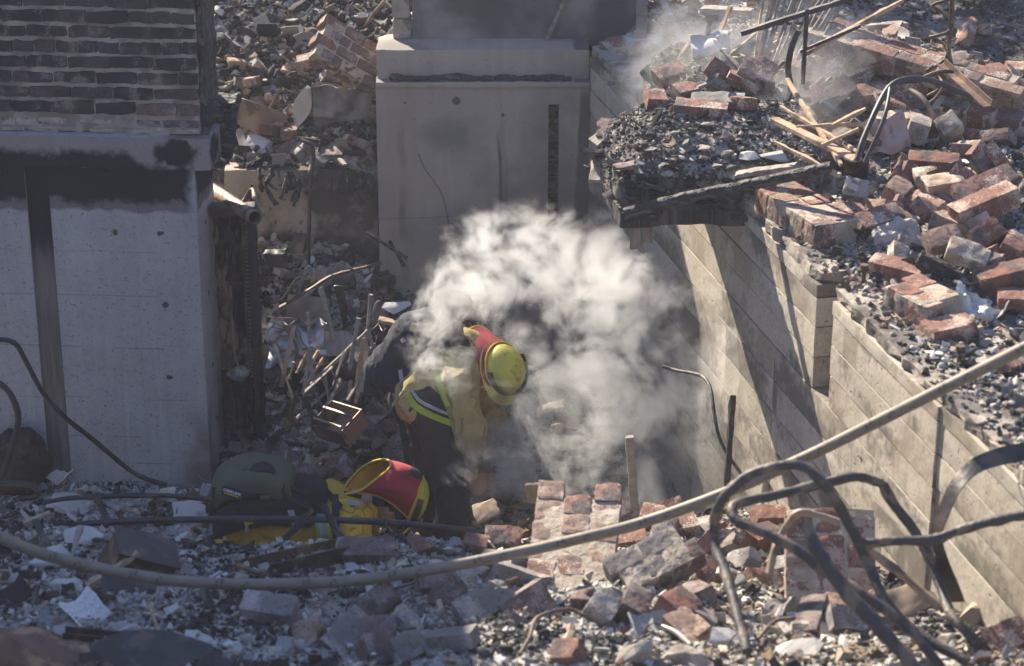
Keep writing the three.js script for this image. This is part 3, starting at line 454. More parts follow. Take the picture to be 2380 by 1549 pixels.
  for (let i = 0; i < 20000; i++) { const z = rr(-15.5, -12.0, r), x = rr(-2.0, -0.5, r); drop(x, z, size(0.012, 0.11), 'shelf'); }
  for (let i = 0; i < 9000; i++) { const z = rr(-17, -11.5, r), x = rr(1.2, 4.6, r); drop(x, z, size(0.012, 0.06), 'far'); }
  for (let i = 0; i < 20000; i++) { const z = rr(-10.85, -9.33, r), x = lerp(slabX(z) - 0.03, xw(z) + 0.38, r()); drop(x, z, size(0.004, i % 40 ? 0.032 : 0.08), 'mound'); }
  const g = thing('rubble', 'pale plaster flakes, ash, char and splinters covering the burned ground', 'rubble', V(0, 0, 0), null, 'stuff');
  forms.forEach((f, i) => { if (!lists[i].length) return; const im = new THREE.InstancedMesh(f, mat, lists[i].length); im.name = 'rubble_chips'; lists[i].forEach(([a, c], k) => { im.setMatrixAt(k, a); im.setColorAt(k, c); }); im.castShadow = im.receiveShadow = true; im.userData.kind = 'stuff'; g.add(im); });
}
// ------------------------------------------------------------------ loose bricks, each one a thing
const brickForms = new Map();
function brickForm(L, H, D, brk, v) { const k = [L, H, D, brk, v].join(); if (!brickForms.has(k)) brickForms.set(k, rough(L, H, D, { seed: v + 1, r: 0.005, amp: 0.0028, nx: 10, ny: 4, nz: 6, brk })); return brickForms.get(k); }
const BM = { r: M.bricks[0], p: M.bricks[1], m: M.bricks[2], o: M.bricks[3], s: M.brickSoot, g: M.brickGrey, c: M.brickCream, v: M.brickPurple };
let bseed = 0;
function brick(px, py, yaw, pitch, roll, mat, label, o = {}) {
  const L = (o.L ?? 0.2), H = (o.H ?? 0.058), D = (o.D ?? 0.095), p = o.z ? atZ(px, py, o.z) : hit(px, py + (o.dy ?? 12));
  const m = part(numbered('brick'), brickForm(L, H, D, o.brk ?? 0, (bseed++ * 7) % 6), typeof mat === 'string' ? BM[mat] : mat, scene);
  m.rotation.set(pitch * DEG, yaw * DEG, roll * DEG, 'YXZ'); m.position.copy(p); if (!o.z) m.position.y += H * 0.45 + (o.lift ?? 0.0);
  return tag(m, label, 'brick', o.group);
}
// heap beyond the foundation wall
[
  [1630, 254, -12, 6, -2, 'p', 'long flat brick with pale mortar strip lying across the charred mound', { L: 0.24, D: 0.1 }],
  [1668, 238, -8, 10, 0, 'g', 'grey ash coated brick lying behind the flat brick on the charred mound', { L: 0.24 }],
  [1594, 214, 20, 10, 8, 'p', 'small pink brick piece leaning behind the flat brick on the mound', { L: 0.1 }],
  [1523, 232, 8, 14, -4, 'r', 'short brick piece with a sunlit top at the mound edge', { L: 0.095 }],
  [1556, 188, 30, 20, 10, 'p', 'pinkish brick half buried in the debris above the charred mound', { L: 0.16, lift: 0.03 }],
  [1675, 190, -40, 30, -38, 'r', 'broken brick wedge pointing down the heap above the mound', { L: 0.15, lift: 0.03, brk: 0.2 }],
  [1740, 186, 75, 25, 20, 'm', 'brick with a bright sunlit end standing below the wire rack', { L: 0.14, lift: 0.04 }],
  [1772, 190, 70, 20, 25, 'p', 'brick leaning beside the bright ended brick below the wire rack', { L: 0.15, lift: 0.04 }],
  [1858, 182, 62, 15, 12, 'm', 'upright brick with one sunlit face beside the wire rack legs', { L: 0.14, H: 0.07, lift: 0.05 }],
  [1938, 172, 40, 35, 52, 'p', 'steeply tipped brick in the middle of the heap', { lift: 0.05 }],
  [1935, 250, 60, 40, 60, 'm', 'mortar crusted brick standing on end in the heap', { lift: 0.05, L: 0.22 }],
  [1980, 95, 20, 20, -25, 'r', 'red brick near the crest of the heap beside the long masonry slab', { lift: 0.04 }],
  [2022, 228, 18, 18, 4, 'p', 'brick with a pale broken top behind the black arched hose', { lift: 0.02 }],
  [2083, 240, 80, 12, 4, 'r', 'red brick end showing beneath the black arched hose', { L: 0.16 }],
  [2120, 238, 12, 10, 0, 's', 'dark brick beneath the long masonry slab', { L: 0.12 }],
  [2085, 285, 8, 8, 0, 'c', 'cream coated brick with a sunlit broken edge inside the hose arch', { L: 0.22, H: 0.07 }],
  [2133, 322, 78, 14, 0, 'g', 'grey brick set on end beside the tipped square brick', { L: 0.14, H: 0.1, lift: 0.02 }],
  [2203, 320, 32, 30, 34, 'c', 'square ended brick tipped on its corner with a red stained centre', { L: 0.1, H: 0.095, lift: 0.03 }],
  [2170, 378, -7, 12, -3, 'o', 'red brick with a lilac patch on its top lying on the heap', { L: 0.22 }],
  [2151, 412, 5, 16, 3, 'c', 'small cream brick with rounded edges below the lilac patched brick', { L: 0.11, D: 0.07 }],
  [2236, 420, 60, 24, -35, 'r', 'dark red brick sliding down behind the cream brick', { L: 0.16, lift: 0.01 }],
  [2318, 395, 40, 36, -38, 'p', 'brick with a white plaster patch tilting beside the fallen slab', { L: 0.22, lift: 0.05 }],
  [2190, 444, 12, 10, 6, 'c', 'cream brick with a bright sunlit top in the middle of the near heap', { L: 0.17, H: 0.065, lift: 0.02 }],
  [2286, 460, 26, 24, 16, 'p', 'mortar dusted brick lying above the large red brick', { L: 0.28, lift: 0.05 }],
  [2284, 506, 22, 4, 15, 'r', 'large clean red brick slanting upward across the heap', { L: 0.29, H: 0.095, lift: 0.03 }],
  [2084, 466, 62, 18, 8, 'm', 'pink grey brick standing on edge behind the wall top', { L: 0.13, H: 0.085, lift: 0.02 }],
  [2154, 508, 40, 32, -28, 'p', 'brick with a ridge of mortar leaning in the near heap', { L: 0.17, lift: 0.03 }],
  [2042, 528, 24, 22, 10, 'p', 'dusty pink brick behind the masonry piece on the wall', { L: 0.19, H: 0.07, lift: 0.02 }],
  [1972, 498, 10, 12, -4, 'r', 'brick stub behind the masonry piece on the wall', { L: 0.13 }],
  [2186, 530, 74, 22, 14, 's', 'sooty round edged brick piece in the near heap', { L: 0.12, brk: 0.2 }],
  [2288, 580, 38, 30, 30, 'o', 'brick with a blackened crusted top tipped on its corner', { L: 0.15, H: 0.09, lift: 0.03 }],
  [2188, 588, 20, 26, 10, 'm', 'pale brick lying on the black board', { L: 0.15, lift: 0.05 }],
  [2246, 622, -22, 26, -16, 'c', 'mortar covered brick beside the black board', { L: 0.16, lift: 0.05 }],
  [2354, 596, 66, 20, 10, 'r', 'red brick at the frame edge above the half sooted brick', { L: 0.12, H: 0.08, lift: 0.02 }],
  [2328, 662, 12, 6, 10, 'o', 'red brick with one half blackened by soot', { L: 0.21, H: 0.085, lift: 0.01 }],
  [2362, 706, -8, 8, 0, 'r', 'red brick with pale rim lying past the crumpled foil', { L: 0.15, H: 0.07 }],
  [2084, 644, -32, 8, -3, 'r', 'whole red brick lying along the top of the foundation wall', { L: 0.22, H: 0.09, lift: 0.0 }],
  [2204, 782, 20, 3, 3, 'r', 'red brick set across the top of the foundation wall nearest the tan hose', { L: 0.19, H: 0.085, D: 0.11 }],
  [2090, 598, -10, 22, -30, 'c', 'cream brick corner poking up behind the whole red brick', { L: 0.09 }],
  [2350, 846, 30, 20, 6, 'r', 'small lump of red brick beyond the tan hose', { L: 0.09, brk: 0.25 }],
  [2240, 60, 10, 10, 10, 'r', 'red brick on dark ground near the twisted steel', { L: 0.14 }],
  [2210, 142, 0, 8, 4, 's', 'dark brick on the ground past the long masonry slab', { L: 0.16 }],
  [2322, 168, 30, 10, 0, 'r', 'red brick fragment on the shaded dark ground', { L: 0.12, brk: 0.2 }],
  [2368, 164, -20, 10, 0, 'r', 'dark red brick at the edge of the shaded ground', { L: 0.15 }],
  [1432, 106, 30, 15, 8, 'r', 'brick lying at the inner corner of the foundation walls', { L: 0.16 }],
  [1425, 140, 70, 10, 4, 'm', 'hazy brick beside the white block at the wall corner', { L: 0.15 }],
].forEach((a) => brick(...a));
// rubble slope before the pit
[
  [852, 1292, -4, 14, 2, 'v', 'long purple brown brick piece with a broken end beside the slotted steel frame', { L: 0.235, H: 0.075, D: 0.11, brk: 0.1 }],
  [626, 1432, -12, 16, -4, 'g', 'grey brick with a tan end alone in pale rubble', { L: 0.185, H: 0.085, D: 0.1 }],
  [1010, 1366, 14, 22, -8, 's', 'sooty brick with a pale top under the tan hose', { L: 0.14, H: 0.075 }],
  [878, 1416, 50, 36, 30, 's', 'dark speckled brick standing tilted among grey stones', { L: 0.15, H: 0.09 }],
  [942, 1446, 82, 50, 4, 'g', 'flat grey brown brick facing up with chipped corner', { L: 0.11, H: 0.05 }],
  [800, 1486, 66, 34, 14, 'g', 'long dark grey brick pointing down the slope', { L: 0.2, H: 0.075, D: 0.09 }],
  [880, 1473, 6, 14, 4, 'v', 'purplish brick wedged between dark grey bricks', { L: 0.12, H: 0.06 }],
  [1126, 1418, 42, 40, 24, 'g', 'large ash covered brick broken on top', { L: 0.21, H: 0.095, D: 0.11, brk: 0.1 }],
  [1222, 1414, 62, 58, 30, 'v', 'grey slab brick with a white crack line leaning downhill', { L: 0.19, H: 0.05, D: 0.12 }],
  [876, 1518, 30, 44, -22, 'v', 'broad grey pink brick face up at the picture bottom', { L: 0.13, H: 0.06, D: 0.11 }],
  [722, 1480, 18, 30, 30, 'm', 'small tan brick fragment beside the long dark grey brick', { L: 0.1, brk: 0.2 }],
  [958, 1514, 34, 40, 40, 'g', 'rounded grey brick stump at the picture bottom', { L: 0.1, H: 0.08, brk: 0.25 }],
  [1168, 1262, 4, 24, -4, 'p', 'pink dusted brick beside the brick paving piece', { L: 0.14, H: 0.075 }],
  [980, 1268, 24, 26, 20, 'r', 'jagged red brick fragment below the fallen helmet wearer', { L: 0.095, brk: 0.3 }],
  [1104, 1270, 84, 10, 0, 'r', 'brick end showing between pink brick and bent wire', { L: 0.1 }],
  [1072, 1330, 18, 36, 26, 'g', 'grey stone like brick under the middle of the tan hose', { L: 0.13, brk: 0.2 }],
  [1398, 1430, 70, 26, 12, 'g', 'brick with a grey sooty end, first of the row of three', { L: 0.13, H: 0.088, D: 0.1 }],
  [1472, 1424, 76, 26, 8, 's', 'brick with pale rim and grey end, middle of the row of three', { L: 0.13, H: 0.09, D: 0.095 }],
  [1572, 1432, 50, 24, -10, 'o', 'brick with a bright red face, last of the row of three', { L: 0.14, H: 0.095, D: 0.11 }],
  [1672, 1270, 60, 36, 40, 'p', 'pale mortar crusted brick with a rough broken face', { L: 0.17, H: 0.1, D: 0.12, brk: 0.12 }],
  [1586, 1236, 10, 14, 10, 'p', 'brick with a white face behind the sooty masonry block', { L: 0.13, H: 0.085 }],
  [1520, 1214, -14, 12, -8, 'r', 'red brick beneath the tan hose behind the sooty masonry block', { L: 0.12, H: 0.085 }],
  [1454, 1262, 8, 6, 6, 'r', 'shaded red brick resting on the brick paving piece', { L: 0.17, H: 0.06 }],
  [1386, 1212, 28, 20, 26, 'v', 'dark crusted brick tilted at the pit edge', { L: 0.12, H: 0.07 }],
  [1768, 1264, 40, 10, -6, 'o', 'red brick in the shade of the cable loops', { L: 0.16, H: 0.09 }],
  [1790, 1208, 12, 10, -6, 'r', 'dark red brick behind the first cable loop', { L: 0.15, H: 0.07 }],
  [1322, 1528, -6, 10, 8, 'o', 'orange brick fragment with a pale top at the picture bottom', { L: 0.11, H: 0.06, brk: 0.15 }],
  [1800, 1112, 6, 10, 0, 'r', 'red brick at the foot of the sunlit wall under the first cable arch', { L: 0.12 }],
  [1852, 1118, -10, 8, 4, 'r', 'speckled red brick under the top of the cable arches', { L: 0.14, H: 0.07 }],
  [1964, 1108, 14, 14, 22, 'o', 'tipped red brick against the foot of the sunlit wall', { L: 0.13, H: 0.07 }],
  [1990, 1140, -6, 8, 2, 'r', 'flat red brick beside the tipped brick at the wall foot', { L: 0.15 }],
  [1560, 1190, 20, 30, 12, 'r', 'red brick half sunk in the dust past the tan hose', { L: 0.11 }],
  [1660, 1330, 30, 30, -20, 'r', 'dark red slab shaped brick under the pale crusted brick', { L: 0.16, H: 0.04 }],
  [1780, 1350, 24, 30, -26, 'r', 'thin brick slab sliding under the cable loops', { L: 0.18, H: 0.04 }],
  [1040, 1392, -20, 30, 10, 'v', 'brick half buried in front of the sooty pale topped brick', { L: 0.12 }],
  [2340, 1500, 30, 30, 10, 'p', 'pinkish curved brick at the lower corner', { L: 0.14, lift: 0.02 }],
].forEach((a) => brick(...a));
// across the pit floor
[
  [630, 1056, 40, 30, 20, 'v', 'dark brick leaning below the burned appliance', {}],
  [596, 1046, -30, 40, 30, 'g', 'ash grey brick beside the pale concrete base', { L: 0.12 }],
  [700, 1100, 10, 24, 8, 'v', 'brown brick right behind the green backpack', {}],
  [740, 1105, 60, 30, 20, 's', 'dark broken brick behind the backpack straps', { L: 0.14, brk: 0.2 }],
  [905, 1010, -24, 40, 30, 'r', 'dusty red brick beside the open metal box', { L: 0.17, lift: 0.04 }],
  [925, 960, 30, 30, -12, 'r', 'reddish brick behind the open metal box', { L: 0.16 }],
  [930, 1060, 66, 40, 40, 'g', 'upright grey slab brick beside the dark trousers', { L: 0.2, H: 0.05, D: 0.14, lift: 0.06 }],
  [770, 1075, 20, 34, -14, 'm', 'brick fragment under the open metal box', { L: 0.12 }],
  [1266, 970, 10, 60, 4, 'p', 'flat brick lying in smoke beyond the bent figure', { L: 0.1, H: 0.03, D: 0.1 }],
  [1330, 1192, -16, 40, -8, 'p', 'small brick piece near the smoking edge', { L: 0.12, H: 0.05 }],
  [1310, 1122, 6, 10, 0, 's', 'dark brick half hidden by smoke', { L: 0.16, H: 0.08 }],
  [870, 140, 40, 20, 10, 'r', 'red brick behind the stepped brick piece', { L: 0.12, z: -12.7 }],
  [668, 352, 70, 50, 30, 'v', 'brown brick on the burned debris shelf', { L: 0.15 }],
  [766, 358, -8, 14, 4, 'v', 'dull brick lying in the middle of the debris shelf', { L: 0.17 }],
  [838, 382, -30, 30, -28, 'g', 'brick hanging over the edge of the debris shelf', { L: 0.2 }],
  [728, 148, 8, 8, 12, 'p', 'brick with a sunlit side next to the stepped brick piece', { L: 0.18, H: 0.09 }],
  [858, 190, 20, 10, 20, 'r', 'reddish brick under the stepped brick piece', { L: 0.12, H: 0.08 }],
].forEach((a) => brick(...a));
// broken bricks that nothing tells apart
{
  const r = mulberry(31), zones = [[1560, 2370, 60, 620, 120, 'broken red brick lying in the heap beyond the foundation wall', 'broken bricks of the heap'], [560, 1000, 940, 1120, 26, 'broken brick among the burned debris in the pit', 'broken bricks in the pit'], [1000, 2060, 1180, 1500, 34, 'broken brick half sunk in the rubble slope before the pit', 'broken bricks of the slope'], [520, 860, 120, 400, 20, 'broken brick on the burned debris shelf behind the wall', 'broken bricks on the debris shelf']];
  for (const [x0, x1, y0, y1, n, label, group] of zones) for (let i = 0; i < n; i++) {
    const px = rr(x0, x1, r), py = rr(y0, y1, r); if (x0 === 1560 && (px - 1560) * 0.62 + 40 > 700 - 0 || (x0 === 1560 && (py > 270 && px < 1880)) || (x0 === 1560 && py > 120 + (px - 1560) * 0.75)) { continue; }
    brick(px, py, r() * 360, rr(-35, 45, r), rr(-35, 35, r), (x0 === 1000 || x0 === 560 ? 'gsgvmgsg' : 'rpmosgvp')[Math.floor(r() * 8)], label, { L: [0.2, 0.14, 0.1, 0.16][i % 4], brk: [0, 0.2, 0.25, 0.1][i % 4], group });
  }
}
// pieces of brickwork still held by mortar
function brickwork(name, label, pos, rot, cols, rows, o = {}) {
  const t = thing(name, label, 'brickwork', pos, o.group); t.rotation.set(rot[0] * DEG, rot[1] * DEG, rot[2] * DEG, 'YXZ');
  const L = o.L ?? 0.1, D = o.D ?? 0.066, H = o.H ?? 0.09, j = 0.008, r = mulberry(cols * 31 + rows * 7 + Math.round(pos.x * 100));
  for (let b = 0; b < rows; b++) { const sh = (b % 2) * L * (o.shift ?? 0.5), n = cols + (o.ragged ? Math.floor(r() * 2) : 0); for (let a = 0; a < n; a++) { if (o.drop && (a === 0 || a === n - 1) && r() < 0.4) continue; const m = part('brick', brickForm(L, H, D, a === n - 1 && o.brk ? 0.1 : 0, Math.floor(r() * 6)), BM[(o.mats ?? 'rpo')[Math.floor(r() * (o.mats ?? 'rpo').length)]], t); m.position.set((a - (cols - 1) / 2) * (L + j) + sh - L * 0.2, rr(-0.004, 0.005, r), (b - (rows - 1) / 2) * (D + j)); m.rotation.set(rr(-0.03, 0.03, r), rr(-0.03, 0.03, r), rr(-0.03, 0.03, r)); } }
  const core = rough(cols * (L + j) - 0.012, H - 0.004, rows * (D + j) - 0.01, { seed: cols + rows * 3, amp: 0.004, nx: 12, ny: 4, nz: 8 }); core.translate(0, 0, 0); part('mortar', core, M.mortar, t); return t;
}
const lift = (p, y) => { p.y += y; return p; };
brickwork('brick_course', 'two joined rows of red bricks still mortared on the far wall top', lift(hit(1870, 540), 0.075), [0, -68, 0], 5, 2, { L: 0.098, D: 0.098, H: 0.11, shift: 0.3, mats: 'rpom' });
brickwork('brick_course', 'broken cluster of four mortared bricks on the wall top', lift(hit(2140, 748), 0.07), [4, -62, 0], 2, 2, { L: 0.11, D: 0.09, H: 0.12, shift: 0.4, mats: 'ro' });
brickwork('brick_slab', 'long slab of brickwork sloping down the crest of the heap', lift(hit(2110, 190), 0.09), [14, -34, -8], 5, 2, { L: 0.2, D: 0.07, H: 0.11, mats: 'rpmv' });
brickwork('brick_slab', 'dark slab of brickwork slanting over a black hollow', lift(hit(2300, 315), 0.09), [12, -28, -4], 4, 2, { L: 0.12, D: 0.1, H: 0.12, mats: 'vsor' });
brickwork('brick_paving', 'large sheet of mortared bricks with sooty dropped ends tipped to the pit', lift(hit(1332, 1330), 0.07), [0, 84, 16], 5, 3, { L: 0.1, D: 0.1, H: 0.08, shift: 0.35, mats: 'mmmp', ragged: 1, drop: 1 });
brickwork('brick_block', 'sooty masonry block with a dark shadowed corner', lift(hit(1516, 1360), 0.08), [22, 28, 20], 2, 2, { L: 0.13, D: 0.08, H: 0.1, mats: 'sg' });
brickwork('brick_block', 'tall upright brickwork piece with a sooty mortar seam inside the cable loops', lift(hit(1925, 1390), 0.12), [0, 86, 40], 4, 3, { L: 0.1, D: 0.1, H: 0.09, shift: 0.2, mats: 'pmr' });
brickwork('brick_block', 'stepped piece of brickwork leaning on the grey crumpled box', atZ(812, 130, -12.35), [38, -24, -46], 3, 4, { L: 0.13, D: 0.06, H: 0.1, mats: 'vp' });
brickwork('brick_block', 'brickwork stub with a sooty top beside the sloping slab', lift(hit(1850, 1150), 0.05), [10, 20, 6], 2, 1, { L: 0.11, D: 0.09, H: 0.09, mats: 'r' });
// ------------------------------------------------------------------ charred floor slab hanging over the pit, with its mound of debris
{
  const t = thing('charred_slab', 'charred slab of floor debris overhanging the foundation wall, dark and layered', 'slab', V(0, 0, 0));
  const layers = [[-0.115, 0.07, 0.0], [-0.045, 0.05, 0.014], [0.005, 0.045, 0.006], [0.05, 0.045, 0.03]];
  layers.forEach(([y, h, inset], i) => {
    const fn = (u, v) => { const z = lerp(-9.32 - inset, -10.28, v), x0 = slabX(z) + inset + 0.02 * n3(v * 9, i * 3, 1), x1 = xw(z) + 0.12; return V(lerp(x0, x1, u), y + h / 2 + 0.012 * fbm(u * 6, v * 9, i * 3, 3) + 0.09 * sstep(0.08, 0.6, v) * (i > 1 ? 1 : 0.2), z + 0.02 * n3(u * 7, i * 5, 2)); };
    part('layer', sheet(fn, 24, 34, h), i === 0 ? M.char : i === 1 ? M.darkMetal : M.char, t);
  });
  for (const [x, w, l] of [[0.545, 0.05, 0.16], [0.60, 0.045, 0.13]]) part('hanging_stub', rough(w, l, 0.05, { seed: Math.round(x * 100), amp: 0.006, nx: 3, ny: 7, nz: 3 }).translate(x, -0.12 - l / 2, -9.5), M.greyWood, t);
  for (const [px, py] of [[1440, 453], [1457, 489]]) part('bolt', new THREE.CylinderGeometry(0.009, 0.009, 0.07, 8).rotateZ(Math.PI / 2).translate(...atZ(px, py, -9.75).toArray()), M.darkMetal, t);
}
// loose objects
const wire = (name, label, pts, r, mat, cat, o = {}) => single(name, tube(pts, r, { wob: 0.12, ...o }), mat, label, cat, o.group);
const pz = (list) => list.map(([x, y, z]) => atZ(x, y, z));
const ph = (list) => list.map(([x, y, up]) => lift(hit(x, y), up ?? 0.02));
// hoses and pipes before the pit
wire('hose', 'long tan hose sweeping across the rubble and up past the sunlit wall', pz([[-60, 1222, -6.85], [60, 1275, -6.9], [150, 1303, -6.95], [270, 1330, -7.0], [400, 1350, -7.0], [560, 1359, -7.0], [700, 1357, -7.0], [830, 1349, -7.02], [1000, 1325, -7.05], [1190, 1288, -7.1], [1350, 1252, -7.12], [1500, 1213, -7.15], [1700, 1140, -7.12], [1900, 1050, -7.05], [2150, 925, -6.9], [2420, 790, -6.75]]), 0.0205, M.hose, 'hose', { seg: 220, rs: 12, wob: 0.03 });
wire('pipe', 'dark steel pipe lying in front of the crawling figure', pz([[-40, 1245, -8.35], [120, 1226, -8.4], [250, 1215, -8.45], [400, 1209, -8.5], [600, 1207, -8.55], [800, 1210, -8.6], [960, 1220, -8.65], [1135, 1240, -8.75]]), 0.0145, M.darkMetal, 'pipe', { seg: 120, wob: 0.06 });
wire('wire', 'thin tie wire hanging off the dark steel pipe', pz([[898, 1206, -8.58], [893, 1216, -8.56], [905, 1234, -8.55], [935, 1258, -8.55], [950, 1268, -8.55]]), 0.005, M.blackHose, 'wire');
wire('hose', 'black hose drooping down across the pale concrete base', pz([[-60, 800, -9.6], [0, 790, -9.62], [35, 800, -9.65], [62, 845, -9.7], [100, 915, -9.75], [150, 970, -9.8], [215, 1022, -9.9], [290, 1085, -10], [330, 1110, -10], [385, 1128, -10.05]]), 0.0125, M.blackHose, 'hose', { seg: 80, wob: 0.08 });
wire('hose', 'shorter black hose hooked over beside the long drooping one', pz([[-60, 860, -9.5], [0, 893, -9.5], [28, 925, -9.5], [42, 975, -9.5], [30, 1030, -9.5], [10, 1090, -9.5], [-20, 1150, -9.5]]), 0.015, M.blackHose, 'hose', { wob: 0.1 });
wire('hose', 'black hose end curled on the ground under the concrete base', pz([[-60, 1122, -9.4], [0, 1123, -9.4], [60, 1126, -9.38], [90, 1140, -9.36], [80, 1156, -9.35], [40, 1160, -9.3]]), 0.014, M.blackHose, 'hose', { wob: 0.1 });
wire('pipe', 'thin black pipe lying along the foot of the concrete base', pz([[100, 1168, -9.3], [170, 1158, -9.35], [300, 1153, -9.4], [400, 1153, -9.45], [490, 1162, -9.5]]), 0.012, M.darkMetal, 'pipe');
wire('pipe', 'short bent pipe crossing the thin black pipe', pz([[225, 1152, -9.3], [235, 1180, -9.2], [250, 1215, -9.1]]), 0.016, M.darkMetal, 'pipe');
// burned cable loops
const LZ = -6.45;
const loops = [
  ['thick burned cable arching highest of the loops beside the wall', [[1738, 1515, -6.0], [1691, 1346, -6.3], [1660, 1257, LZ], [1669, 1183, LZ], [1702, 1135, LZ], [1765, 1096, LZ], [1854, 1083, LZ], [1913, 1124, LZ], [1972, 1213, LZ], [2017, 1309, -6.4], [2061, 1401, -6.3], [2135, 1475, -6.2], [2250, 1540, -6.1]], 0.0175],
  ['burned cable doubling back in a flat hairpin loop', [[2050, 1124, -6.75], [1987, 1109, -6.72], [1913, 1124, -6.7], [1802, 1152, -6.65], [1728, 1166, -6.6], [1702, 1183, -6.55], [1716, 1214, -6.5], [1787, 1243, -6.45], [1858, 1282, -6.4], [1913, 1328, -6.35], [1985, 1368, -6.3], [2098, 1449, -6.2], [2190, 1552, -6.1]], 0.0165],
  ['burned cable running down from the hairpin to the corner rubble', [[2050, 1124, -6.75], [2076, 1170, -6.75], [2128, 1238, -6.7], [2157, 1290, -6.65], [2187, 1364, -6.55], [2216, 1438, -6.4], [2283, 1501, -6.3]], 0.0165],
  ['thickest dark cable with an open cut end pointing uphill', [[1872, 1216, -6.3], [1893, 1262, -6.25], [1932, 1327, -6.2], [1980, 1394, -6.15], [2043, 1457, -6.1], [2130, 1560, -6.0]], 0.023],
  ['burned cable crossing level in front of the wide bent strap', [[2009, 1264, -6.35], [2080, 1257, -6.35], [2157, 1256, -6.35], [2227, 1235, -6.35], [2300, 1215, -6.35], [2420, 1190, -6.35]], 0.0165],
  ['yellowish tube bent in a tent shape inside the loops', [[1790, 1335, -6.6], [1800, 1280, -6.65], [1817, 1242, -6.7], [1854, 1194, -6.7], [1898, 1198, -6.7], [1950, 1216, -6.7]], 0.0125],
  ['yellowish tube lying straight toward the lower corner', [[2024, 1283, -6.75], [2098, 1338, -6.7], [2187, 1412, -6.6]], 0.0155],
];
for (const [label, pts, r] of loops) wire('cable', label, pz(pts), r, label.startsWith('yellow') ? M.tanMetal : M.cable, 'cable', { seg: 90, rs: 12, wob: 0.24, seed: pts[0][0] });
{
  const pts = pz([[2430, 1040, -6.75], [2380, 1051, -6.72], [2320, 1063, -6.7], [2264, 1086, -6.66], [2224, 1128, -6.62], [2194, 1190, -6.6], [2178, 1240, -6.6], [2190, 1300, -6.6], [2210, 1360, -6.6], [2222, 1400, -6.6]]), c = new THREE.CatmullRomCurve3(pts);
  const g = sheet((u, v) => { const p = c.getPointAt(u), d = c.getTangentAt(u), n = V(-d.y, d.x, 0).normalize().lerp(V(0, 0, 1), 0.25 + 0.5 * Math.sin(u * 3)); return p.addScaledVector(n.normalize(), (v - 0.5) * 0.062); }, 40, 3, 0.004);
  single('metal_strap', g, M.darkMetal, 'wide bent steel strap curling up against the sunlit wall', 'strap');
}
// twisted and leaning metal on the heap
wire('hose', 'black hose arching over the bricks of the heap', pz([[1992, 372, -8.75], [2005, 330, -8.8], [2035, 260, -8.9], [2062, 210, -9], [2090, 188, -9.05], [2130, 182, -9.1], [2180, 192, -9.15], [2220, 208, -9.2], [2252, 224, -9.25], [2262, 240, -9.3]]), 0.0125, M.blackHose, 'hose', { seg: 80, wob: 0.06 });
wire('cable', 'black cable running beside the arched hose down to its box', pz([[2010, 378, -8.7], [2030, 335, -8.72], [2050, 290, -8.75], [2062, 250, -8.8], [2070, 205, -8.9]]), 0.009, M.blackHose, 'cable', { wob: 0.15 });
{
  const t = thing('junction_box', 'burned square metal box at the foot of the arched hose', 'box', lift(hit(1988, 412), 0.06)); t.rotation.set(0.15, -0.2, 0.05);
  part('body', rough(0.115, 0.10, 0.08, { seed: 5, r: 0.008, amp: 0.003 }), M.darkMetal, t); part('cover', rough(0.1, 0.085, 0.012, { seed: 6, r: 0.004, amp: 0.002 }).translate(0, 0, 0.043), M.rust, t);
  for (const x of [-0.025, 0.02]) part('connector', new THREE.CylinderGeometry(0.015, 0.017, 0.03, 10).translate(x, 0.06, 0), M.darkMetal, t);
}
wire('pipe', 'charred pipe lying across the mound toward the metal box', pz([[1452, 497, -9.22], [1600, 458, -9.2], [1750, 428, -9.1], [1935, 388, -8.95]]), 0.025, M.char, 'pipe', { wob: 0.1, seg: 60 });
wire('steel_bar', 'twisted steel bar standing tall over the brick heap', pz([[2215, -30, -10.0], [2212, 40, -10], [2206, 110, -10], [2212, 150, -9.95], [2235, 185, -9.85], [2262, 215, -9.7], [2290, 240, -9.6]]), 0.011, M.rust, 'bar', { wob: 0.2 });
{
  const pts = []; for (let i = 0; i <= 60; i++) { const t = i / 60, a = t * 6.283 * 3.4; const b = atZ(lerp(2222, 2188, t), lerp(-20, 222, t), -10.02); pts.push(b.add(V(Math.cos(a) * 0.055 * (1 - 0.4 * t) - 0.04, 0.01 * Math.sin(a * 0.7), Math.sin(a) * 0.05))); }
  wire('steel_coil', 'unwound spiral of rusty steel hanging beside the twisted bar', pts, 0.0075, M.rust, 'coil', { seg: 240, wob: 0.2 });
}
wire('rod', 'curved rusty rod beneath the spiral of steel', pz([[2146, 180, -9.8], [2190, 166, -9.8], [2240, 170, -9.8]]), 0.009, M.rust, 'rod');
wire('rod', 'thin curved rod poking out of the bricks below the spiral', pz([[2195, 200, -9.7], [2178, 225, -9.7], [2160, 240, -9.7]]), 0.007, M.rust, 'rod');
wire('rod', 'bent yellowish pipe stub inside the hose arch', pz([[2115, 210, -9.3], [2140, 225, -9.25], [2160, 250, -9.2], [2168, 272, -9.2]]), 0.012, M.tanMetal, 'rod');
single('angle_iron', merge([bar(atZ(2190, 150, -9.9), atZ(2300, 248, -9.4), 0.05, 0.006), bar(atZ(2196, 146, -9.9), atZ(2306, 243, -9.4), 0.006, 0.04)]), M.rust, 'orange rusted angle iron leaning down behind the dark brickwork slab', 'angle iron');
